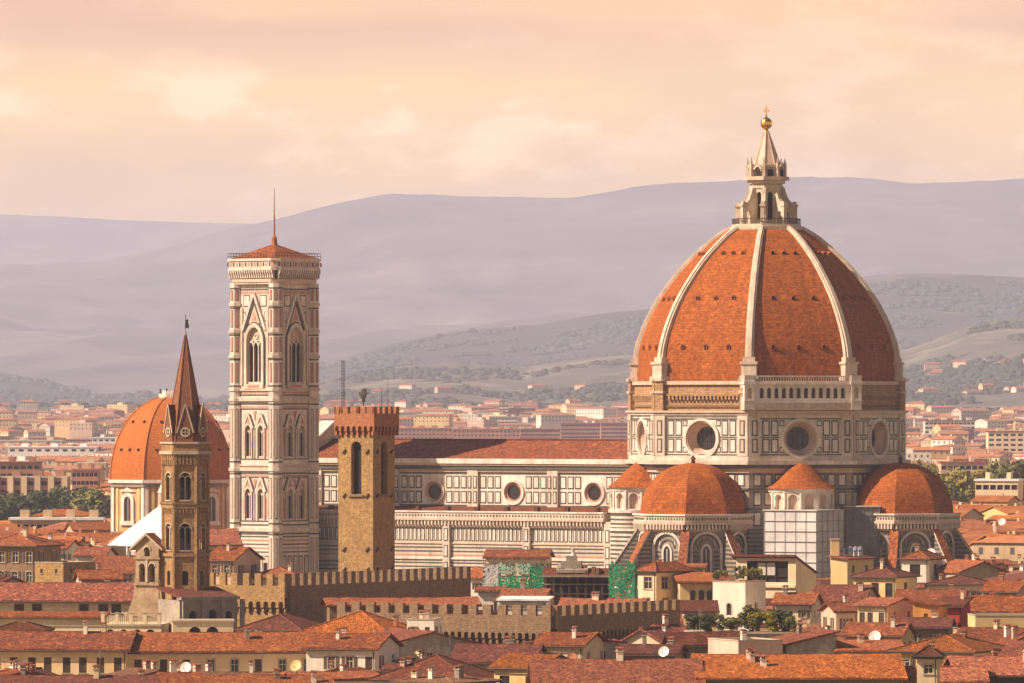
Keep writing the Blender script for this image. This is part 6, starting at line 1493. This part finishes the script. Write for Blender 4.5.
# ------------------------------------------------------------------ the far town
def far_house(mb, cx, cy, w, d, rot, h, rise, kind, wall, roof, winrows, gz, det=True):
    """simple house body into a mesh builder; returns nothing"""
    mb.T = Matrix.Translation((cx, cy, gz)) @ Matrix.Rotation(R(rot), 4, 'Z')
    a, b_ = w / 2, d / 2; V = [(-a, -b_, 0), (a, -b_, 0), (a, b_, 0), (-a, b_, 0)]; V += [(x, y, h) for x, y, z in V]
    mb.add(V, [(0, 1, 5, 4), (1, 2, 6, 5), (2, 3, 7, 6), (3, 0, 4, 7)], wall); o = .5
    if kind == 'flat': mb.add([(-a, -b_, h), (a, -b_, h), (a, b_, h), (-a, b_, h)], [(0, 1, 2, 3)], roof); mb.box(-a * .3, -b_ * .3, h, a * .2, b_ * .3, h + 2.2, wall)
    elif kind == 'hip':
        k = min(a, b_); E = [(-a - o, -b_ - o, h), (a + o, -b_ - o, h), (a + o, b_ + o, h), (-a - o, b_ + o, h)]; T_ = [(-a + k, -b_ + k, h + rise), (a - k, -b_ + k, h + rise), (a - k, b_ - k, h + rise), (-a + k, b_ - k, h + rise)]
        mb.add(E + T_, [(0, 1, 5, 4), (1, 2, 6, 5), (2, 3, 7, 6), (3, 0, 4, 7), (0, 3, 2, 1)], roof)
    else:
        mb.add([(-a - o, -b_ - o, h - .1), (a + o, -b_ - o, h - .1), (a + o, 0, h + rise), (-a - o, 0, h + rise), (a + o, b_ + o, h - .1), (-a - o, b_ + o, h - .1)], [(0, 1, 2, 3), (3, 2, 4, 5), (0, 5, 4, 1)], roof)
        mb.add([(a, -b_, h), (a, b_, h), (a, 0, h + rise), (-a, -b_, h), (-a, b_, h), (-a, 0, h + rise)], [(0, 1, 2), (4, 3, 5)], wall)
    for fi, (f, wd_) in enumerate(((Fr((-a, -b_, 0), (1, 0, 0), (0, -1, 0)), w), (Fr((a, -b_, 0), (0, 1, 0), (1, 0, 0)), d))):
        if fi and rot > 5: f = Fr((-a, b_, 0), (0, -1, 0), (-1, 0, 0))
        n = max(1, int(wd_ / 3.2))
        for r_ in range(winrows):
            zt = h - 1.0 - r_ * 3.3
            for i in range(n):
                u = (i + .5) * wd_ / n; fquad(mb, f, u - .5, u + .5, zt - 1.5, zt, .03, 'glass_hazed')
    if kind != 'flat': mb.box(a * .3, -.4, h + rise * .4, a * .3 + .8, .5, h + rise + .9, wall)
    mb.T = None
rg = random.Random(31); stuff = MB(); FW = ['cream', 'white_wall', 'yellow_wall', 'pink_wall', 'ochre_wall', 'far_grey', 'sand_stone', 'far_brick']
GRID = []; Y = 1400.0
KEEP = [(0, 75, 2350, 2480), (-40, 112, 2120, 2330)]
def farblocked(x, y, r):
    for bx, by, br in ((X(171.5, LY), LY, 19), (X(163, PY), PY, 16), (X(35, 2420), 2420, 34), (X(60, 1985), 1985, 20)):
        if (x - bx) ** 2 + (y - by) ** 2 < (r + br) ** 2: return True
    if abs(y - 2215) < 95 and x < X(112, y): return True       # tree belt on the left
    if 2010 < y < 2290 and X(908, y) < x < X(1045, y): return True     # trees on the right
    dx, dy = x - DX, y - DY; c, s_ = math.cos(R(-ROT)), math.sin(R(-ROT)); lx, ly = dx * c - dy * s_, dx * s_ + dy * c
    return -115 - r < lx < 50 + r and abs(ly) < 48 + r
nrow = 0
while Y < 7700:
    gap = 15 + (Y - 1400) * .0052; x = X(-300, Y) + rg.uniform(0, gap)
    while x < X(1330, Y):
        sc = 1 + (Y - 1400) / 7000.0; w = rg.uniform(9, 20) * sc; d = rg.uniform(9, 14) * sc; cx = x + w / 2; px = CX + cx * F / Y
        vis = (px < 118) or (318 < px < 640 and Y > 5200) or px > 896
        gz = ground_z(cx, Y); dens = 1 if Y < 4500 else .9 - (Y - 4500) / 12000
        if nz(cx, Y, 1 / 420, 33) < -.42 and Y > 3400: dens *= .25
        if rg.random() < dens and not farblocked(cx, Y, w * .5):
            h = rg.uniform(11, 19) if rg.random() < .86 else rg.uniform(19, 27)
            rz_ = rg.uniform(1.2, 2.4)
            if px < 118 and Y < 2060: h = min(rg.uniform(20.5, 25), Z(522, Y)) - rz_
            elif px < 118 and Y < 2640: h = min(h, Z(497, Y)) - rz_
            elif px < 108 and 2700 < Y < 4300: h = min(h, Z(456, Y) - gz) - rz_
            elif px < 130 and 4300 <= Y < 5200: h = min(h, Z(444, Y) - gz) - rz_
            elif px > 896 and Y < 2060: h = min(rg.uniform(22, 27.5), Z(490, Y)) - rz_
            if 300 < px < 660 and Y < 5660: h = min(h, Z(443, Y) - gz - rz_)
            if Y > 7500: h *= .8
            if h < 4: x += w; continue
            kd = rg.choice(['gable', 'gable', 'hip', 'hip', 'flat'] if Y > 2400 else ['gable', 'gable', 'hip', 'hip']); rot = rg.choice([-35, -25, -10, 0, 15, 30])
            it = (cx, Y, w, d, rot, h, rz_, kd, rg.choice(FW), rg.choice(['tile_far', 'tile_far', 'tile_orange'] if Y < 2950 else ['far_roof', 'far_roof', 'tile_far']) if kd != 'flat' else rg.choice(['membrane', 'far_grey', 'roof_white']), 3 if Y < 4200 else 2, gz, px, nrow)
            GRID.append((it, vis and 1400 < Y < 2950 and -60 < px < 1084))
        x += w + rg.uniform(1, gap * .65)
    Y += (13 if Y < 3000 else 18) + (Y - 1400) * .0085; nrow += 1
for it, v in GRID:
    if v: PROX.append((it[0], it[1] - it[3] / 2, it[2], it[3], it[4], it[5] , it[6], it[11], it))
for it, v in GRID:
    if not v:
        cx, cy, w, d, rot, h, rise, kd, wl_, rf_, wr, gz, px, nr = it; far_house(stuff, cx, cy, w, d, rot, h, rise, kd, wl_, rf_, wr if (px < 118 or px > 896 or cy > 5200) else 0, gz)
# villas and hamlets on the lower slopes
for k in range(230):
    u, v = rg.uniform(.26, .76), rg.uniform(.02, .62) ** 1.15; p = surf(VN, u, v)
    if nz(p.x, p.y, 1 / 500, 8) < .02 and v > .16: continue
    far_house(stuff, p.x, p.y, rg.uniform(12, 26), rg.uniform(10, 14), rg.choice([-30, 0, 25]), rg.uniform(7, 12), 2.5, rg.choice(['gable', 'hip']), rg.choice(['white_wall', 'cream', 'pink_wall', 'yellow_wall']), 'tile_orange', 2, p.z - 2)
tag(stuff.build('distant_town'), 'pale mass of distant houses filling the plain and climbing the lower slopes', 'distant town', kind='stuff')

# larger blocks one can tell apart far off
def block(name, px0, px1, py_top, Y, dep, wall, roof, label, rot=0, bays=8, rows=4, cat='apartment block', stripes=None, zlow=None, group=None, win=(1.6, 1.5)):
    cx = X((px0 + px1) / 2, Y); gz = ground_z(cx, Y); w = (px1 - px0) * Y / F; zt = Z(py_top, Y); e = empty(name, (cx, Y, gz), rot, label, cat, group); h = zt - gz
    m = MB(); fr = Fr((-w / 2, 0, 0), (1, 0, 0), (0, -1, 0)); rt = Fr((w / 2, 0, 0), (0, 1, 0), (1, 0, 0))
    hs = []; st = w / bays
    for r_ in range(rows):
        for i in range(bays):
            if stripes and i % 2 == 0: continue
            u = (i + .5) * st; ww = min(win[0] if not stripes else st * .42, st * .42); hs.append((u - ww, h - 1.2 - r_ * 3.3 - win[1], u + ww, h - 1.2 - r_ * 3.3))
    fwall(m, fr, w, 0, h, hs, wall, .5, 'dark_void'); fwall(m, rt, dep, 0, h, [], wall)
    m.add([(-w / 2, 0, 0), (-w / 2, dep, 0), (-w / 2, dep, h), (-w / 2, 0, h)], [(3, 2, 1, 0)], wall); m.add([(-w / 2, dep, 0), (w / 2, dep, 0), (w / 2, dep, h), (-w / 2, dep, h)], [(3, 2, 1, 0)], wall)
    m.build('wall', e); t = MB(); t.box(-w / 2 - .4, -.4, h, w / 2 + .4, dep + .4, h + .6, roof)
    for i in range(max(2, bays // 3)): x = -w / 2 + (i + .4) * w / max(2, bays // 3); t.box(x, dep * .3, h + .6, x + min(5, w * .1), dep * .7, h + 2.6, wall)
    t.build('roof', e)
    if stripes:
        for i in range(0, bays, 2): s_ = MB(); fbox(s_, fr, i * st + .2, (i + 1) * st - .2, 0, h + .8, 0, .9, stripes); s_.build('stair_tower', e)
    return e
block('apartment_block', -20, 68, 478, 2420, 14, 'far_brick', 'far_grey', 'grey-brown apartment slab with pale vertical stair towers behind the trees at left', 0, 13, 7, stripes='cream')
block('apartment_block', 72, 98, 470, 2650, 14, 'far_brick', 'far_brick', 'reddish brick apartment block with dark balconies right of the striped slab', 0, 6, 6)
block('apartment_block', -20, 40, 463, 2750, 14, 'far_brick', 'tile_red', 'long brownish block with a red roof above the striped slab', 0, 9, 3)
for i, (a, b_, t_, rw, lb) in enumerate(((388, 452, 428.5, 3, 'left end of the long reddish brick apartment row above the nave roof'), (453, 520, 429.5, 3, 'middle section of the long brick apartment row above the nave roof'), (521, 560, 429, 3, 'short section of the brick apartment row right of its middle'),
        (561, 600, 423.5, 4, 'tall reddish apartment block near the left edge of the great dome'), (601, 640, 423, 4, 'tall reddish apartment block partly hidden behind the great dome'))):
    block('apartment_block', a, b_, t_, 5600 - i * 15, 20, 'far_brick', 'far_brick', lb, 0, 16, rw, win=(.9, 1.3), group=None)
block('tower_block', 499, 508, 404.5, 6900, 14, 'cream', 'far_grey', 'pale square tower block rising above the dark roofed hall', 0, 3, 7)
block('hall', 489, 517, 417, 6300, 30, 'white_wall', 'far_grey', 'white hall with a dark grey roof in front of the pale tower block', 0, 9, 2, 'hall')
block('warehouse', 8, 96, 447.5, 4300, 40, 'roof_white', 'roof_white', 'long low white warehouse roof stretching across the far plain at left', 0, 10, 1, 'warehouse')
block('warehouse', 92, 128, 438, 5200, 50, 'roof_white', 'roof_white', 'bright white warehouse beside the smaller tiled dome', 0, 6, 1, 'warehouse')
block('warehouse', -20, 62, 441, 5000, 40, 'cream', 'membrane', 'pale cream warehouse behind the long low white one', 0, 9, 1, 'warehouse')
block('apartment_block', 925, 975, 421, 5000, 20, 'white_wall', 'tile_red', 'white apartment row with a red roof line right of the great dome', 0, 12, 3)
block('apartment_block', 988, 1060, 432, 4300, 18, 'cream', 'tile_red', 'large cream apartment block with balconies at the right edge', 0, 10, 4)
block('palazzo', 941, 984, 463, 2650, 18, 'pink_wall', 'tile_orange', 'broad pink building with two rows of windows above the trees at right', 0, 7, 2, 'building')
block('palazzo', 975, 1018, 481, 1990, 10, 'cream', 'roof_white', 'pale house with a bright white roof edge in front of the right-hand trees', -14, 6, 2, 'building')
block('palazzo', 10, 102, 520, 1720, 9, 'sand_stone', 'roof_white', 'long low sandstone building with a pale roof edge below the tree belt', 0, 14, 1, 'building')
block('palazzo', 958, 1060, 531, 1560, 16, 'wood_dark', 'tile_orange', 'long dark eave under a bright orange roof beyond the apse at right', -3, 16, 1, 'building')

# trees one can tell apart
ORD = ['first', 'second', 'third', 'fourth', 'fifth', 'sixth', 'seventh', 'eighth', 'ninth', 'tenth', 'eleventh', 'twelfth', 'thirteenth', 'fourteenth', 'fifteenth', 'sixteenth', 'seventeenth', 'eighteenth', 'nineteenth', 'twentieth']
def belt(items, grp, phrase):
    items = sorted(items)
    for i, (px, top, Y, r, mt) in enumerate(items):
        x = X(px, Y); gz = ground_z(x, Y); h = Z(top, Y) - gz
        tree(x, Y, gz, r, h, mt, f"{ORD[i]} {'yellow-green' if mt == 'leaf_yellow' else 'dark' if mt == 'leaf_dark' else 'green'} tree from the left {phrase}", grp, i + 3)
LEFT = []
for px, top, mt in ((-6, 497, 'leaf'), (3, 493, 'leaf'), (12, 499, 'leaf_dark'), (20, 495, 'leaf'), (29, 492, 'leaf_dark'), (38, 496, 'leaf'), (46, 490, 'leaf'), (55, 487, 'leaf_dark'), (63, 490, 'leaf_dark'), (70, 487, 'leaf_dark'), (78, 492, 'leaf'), (86, 489, 'leaf_dark'), (93, 488, 'leaf'), (101, 491, 'leaf')):
    LEFT.append((px, top + rg.uniform(-1.5, 2), 2130 + rg.uniform(0, 150), rg.uniform(4.6, 6.2), mt))
belt(LEFT, 'trees of the left belt', 'in the belt below the striped apartment slab')
RIGHT = []
for px, top, mt in ((921, 463, 'leaf_yellow'), (930, 462, 'leaf_yellow'), (938, 473, 'leaf'), (925, 476, 'leaf'), (946, 478, 'leaf'), (969, 468, 'leaf_yellow'), (975, 470, 'leaf_yellow'), (990, 463, 'leaf_yellow'), (999, 461, 'leaf'), (1008, 459, 'leaf'), (1016, 462, 'leaf'), (1024, 466, 'leaf_yellow'), (1034, 462, 'leaf')):
    RIGHT.append((px, top + rg.uniform(-1, 1.5), 2060 + rg.uniform(0, 150), rg.uniform(4.5, 6.5), mt))
belt(RIGHT, 'trees right of the great dome', 'in the grove beyond the right-hand apse')

# ------------------------------------------------------------------ keep what the camera meets; give every infill house its own label
from mathutils.bvhtree import BVHTree
bpy.context.view_layer.update(); BV, BF, BO = [], [], []
for o in list(SC.objects):
    if o.type != 'MESH' or o.name.split('.')[0] in ('haze', 'hills_far', 'hills_main', 'hills_mid', 'hills_near', 'woods', 'distant_town', 'crown', 'foliage', 'window', 'vent', 'netting', 'roof_aerial', 'railing', 'pole_lattice'): continue
    k0 = len(BV); mw = o.matrix_world; BV += [mw @ v.co for v in o.data.vertices]
    BF += [tuple(i + k0 for i in p.vertices) for p in o.data.polygons]; BO += [-1] * len(o.data.polygons)
for i, (cx, y0, w, d, rot, h, rise, gz, _p) in enumerate(PROX):
    T = Matrix.Translation((cx, y0, gz)) @ Matrix.Rotation(R(rot), 4, 'Z'); a = w / 2 + .4; k0 = len(BV)
    BV += [T @ Vector(p) for p in ((-a, 0, 0), (a, 0, 0), (a, d, 0), (-a, d, 0), (-a, 0, h), (a, 0, h), (a, d, h), (-a, d, h), (-a * .7, d / 2, h + rise), (a * .7, d / 2, h + rise))]
    fs = [(0, 1, 5, 4), (1, 2, 6, 5), (2, 3, 7, 6), (3, 0, 4, 7), (4, 5, 9, 8), (6, 7, 8, 9), (5, 6, 9), (7, 4, 8)]; BF += [tuple(j + k0 for j in f) for f in fs]; BO += [i] * 8
tree_ = BVHTree.FromPolygons(BV, BF); org = Vector((0, 0, CZ)); hit_count = {}
for iy in range(405, 683, 2):
    for ix in range(1, 1024, 2):
        d = Vector(((ix + .5 - CX) / F, 1, -(iy + .5 - HY) / F)).normalized(); q = tree_.ray_cast(org, d, 9000)
        if q[2] is not None and BO[q[2]] >= 0:
            c_ = hit_count.setdefault(BO[q[2]], [0, 0, 0]); c_[0] += 1; c_[1] += ix; c_[2] += iy
del BV, BF, tree_
def build_far(it):
    cx, cy, w, d, rot, h, rise, kd, wl_, rf_, wr, gz, px, nr = it
    e = empty('house', (cx, cy, gz), rot, None, 'house', 'houses of the far town'); m = MB(); a, b_ = w / 2, d / 2
    fr = Fr((-a, -b_, 0), (1, 0, 0), (0, -1, 0)); rt = Fr((a, -b_, 0), (0, 1, 0), (1, 0, 0)); bk = Fr((a, b_, 0), (-1, 0, 0), (0, 1, 0)); lf = Fr((-a, b_, 0), (0, -1, 0), (-1, 0, 0))
    for f, wd_, on in ((fr, w, 1), (rt, d, rot < 8), (lf, d, rot > -8), (bk, w, 0)):
        hs = []; n = max(1, int(wd_ / 3.0))
        if on:
            for r_ in range(2):
                for i in range(n): u = (i + .5) * wd_ / n; hs.append((u - .5, h - 2.6 - r_ * 3.3, u + .5, h - 1.0 - r_ * 3.3))
        fwall(m, f, wd_, 0, h, hs, wl_, .25, 'dark_void')
    t = MB(); o = .5
    if kd == 'gable':
        for s in (-1, 1): m.add([(s * a, -b_, h), (s * a, b_, h), (s * a, 0, h + rise)], [(0, 1, 2) if s > 0 else (1, 0, 2)], wl_)
        t.slab([(-a - o, -b_ - o, h + .15), (a + o, -b_ - o, h + .15), (a + o, 0, h + rise + .3), (-a - o, 0, h + rise + .3)], .25, rf_); t.slab([(a + o, b_ + o, h + .15), (-a - o, b_ + o, h + .15), (-a - o, 0, h + rise + .3), (a + o, 0, h + rise + .3)], .25, rf_)
    elif kd == 'hip':
        k = min(a, b_); E = [(-a - o, -b_ - o, h), (a + o, -b_ - o, h), (a + o, b_ + o, h), (-a - o, b_ + o, h)]; T_ = [(-a + k, -b_ + k, h + rise), (a - k, -b_ + k, h + rise), (a - k, b_ - k, h + rise), (-a + k, b_ - k, h + rise)]
        t.add(E + T_, [(0, 1, 5, 4), (1, 2, 6, 5), (2, 3, 7, 6), (3, 0, 4, 7), (0, 3, 2, 1)], rf_)
    else: t.box(-a + .1, -b_ + .1, h - .2, a - .1, b_ - .1, h + .1, rf_); t.box(-a * .3, -b_ * .3, h, a * .2, b_ * .3, h + 2.2, wl_)
    m.build('wall', e); ro = t.build('roof', e); 
    if kd != 'flat': c = MB(); c.box(a * .3, -.4, h + rise * .3, a * .3 + .7, .4, h + rise + .9, wl_); c.build('chimney', ro)
    return e
def zone(px, py, far):
    if far:
        if px < 120: return ('left of the chapel dome', 'just beyond the old roofs' if py > 505 else 'halfway to the hills')
        if px > 890: return ('right of the great dome', 'bright roofs next to the apse' if py > 500 else 'around the grove')
        return ('beyond the nave', 'far off')
    if py < 596:
        if px < 128: return ('behind the cream building', '')
        if px < 245: return ('around the spired tower', '')
        if px < 470: return ('near the golden tower', '')
        if px < 640: return ('by the green scaffolds', '')
        if px < 745: return ('before the left apse', '')
        if px < 850: return ('before the sheeted scaffold', '')
        return ('before the right-hand apse', '')
    if py < 640:
        if px < 330: return ('by the arcaded terrace', '')
        if px < 690: return ('below the battlemented walls', '')
        if px < 860: return ('around the roof garden', '')
        return ('by the yellow parapet', '')
    if px < 330: return ('along the long peach wing', '')
    if px < 540: return ('before the grey gable wall', '')
    if px < 860: return ('behind the broad orange roofs', '')
    return ('around the cream turret', '')
cls = {}; ndrop = 0
for i in sorted(hit_count):
    q = hit_count[i]; p = PROX[i][-1]
    if q[0] < 2: continue
    px, py = q[1] / q[0], q[2] / q[0]
    if isinstance(p, dict): e = house(**p); wl_, rf_, kd, far = p['wall'], p['roof'], p['kind'], False
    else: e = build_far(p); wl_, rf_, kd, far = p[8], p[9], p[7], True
    z_ = zone(px, py, far); band = int(py // 13) if far else 0; ndrop += 1
    cls.setdefault((z_, band, wl_, rf_, kd), []).append((px, e))
WN.update({'far_grey': 'pale grey', 'far_brick': 'brick'}); RN.update({'far_roof': 'pale red', 'tile_far': 'orange', 'membrane': 'grey', 'far_grey': 'grey', 'roof_white': 'white'}); SHN.update({'gable': 'ridged', 'flat': 'flat'})
SHN['gx'] = 'ridged'; SHN['gy'] = 'gable-fronted'
BN = {}
for k in sorted({(k[0], k[1]) for k in cls if k[0][1]}, key=lambda k: -k[1]): BN.setdefault(k[0], []).append(k[1])
for (z_, band, wl_, rf_, kd), L_ in cls.items():
    L_.sort(key=lambda t: t[0]); zl_ = z_[0]
    tier = ''
    if z_[1]: tier = ORD[BN[z_].index(band)] + ' tier, '
    for i, (px, e) in enumerate(L_):
        od = '' if len(L_) == 1 else ORD[min(i, 19)] + ' from the left, '
        lb_ = f"{WN[wl_]} house, {RN[rf_]} {SHN[kd]} roof, {tier}{od}{z_[0]}"
        e['label'] = lb_ if len(lb_.replace('-', ' ').split()) <= 16 else lb_.replace(' roof,', ',').replace('pale grey', 'grey').replace('dark red', 'dark')
print('infill houses', ndrop, 'of', len(PROX))
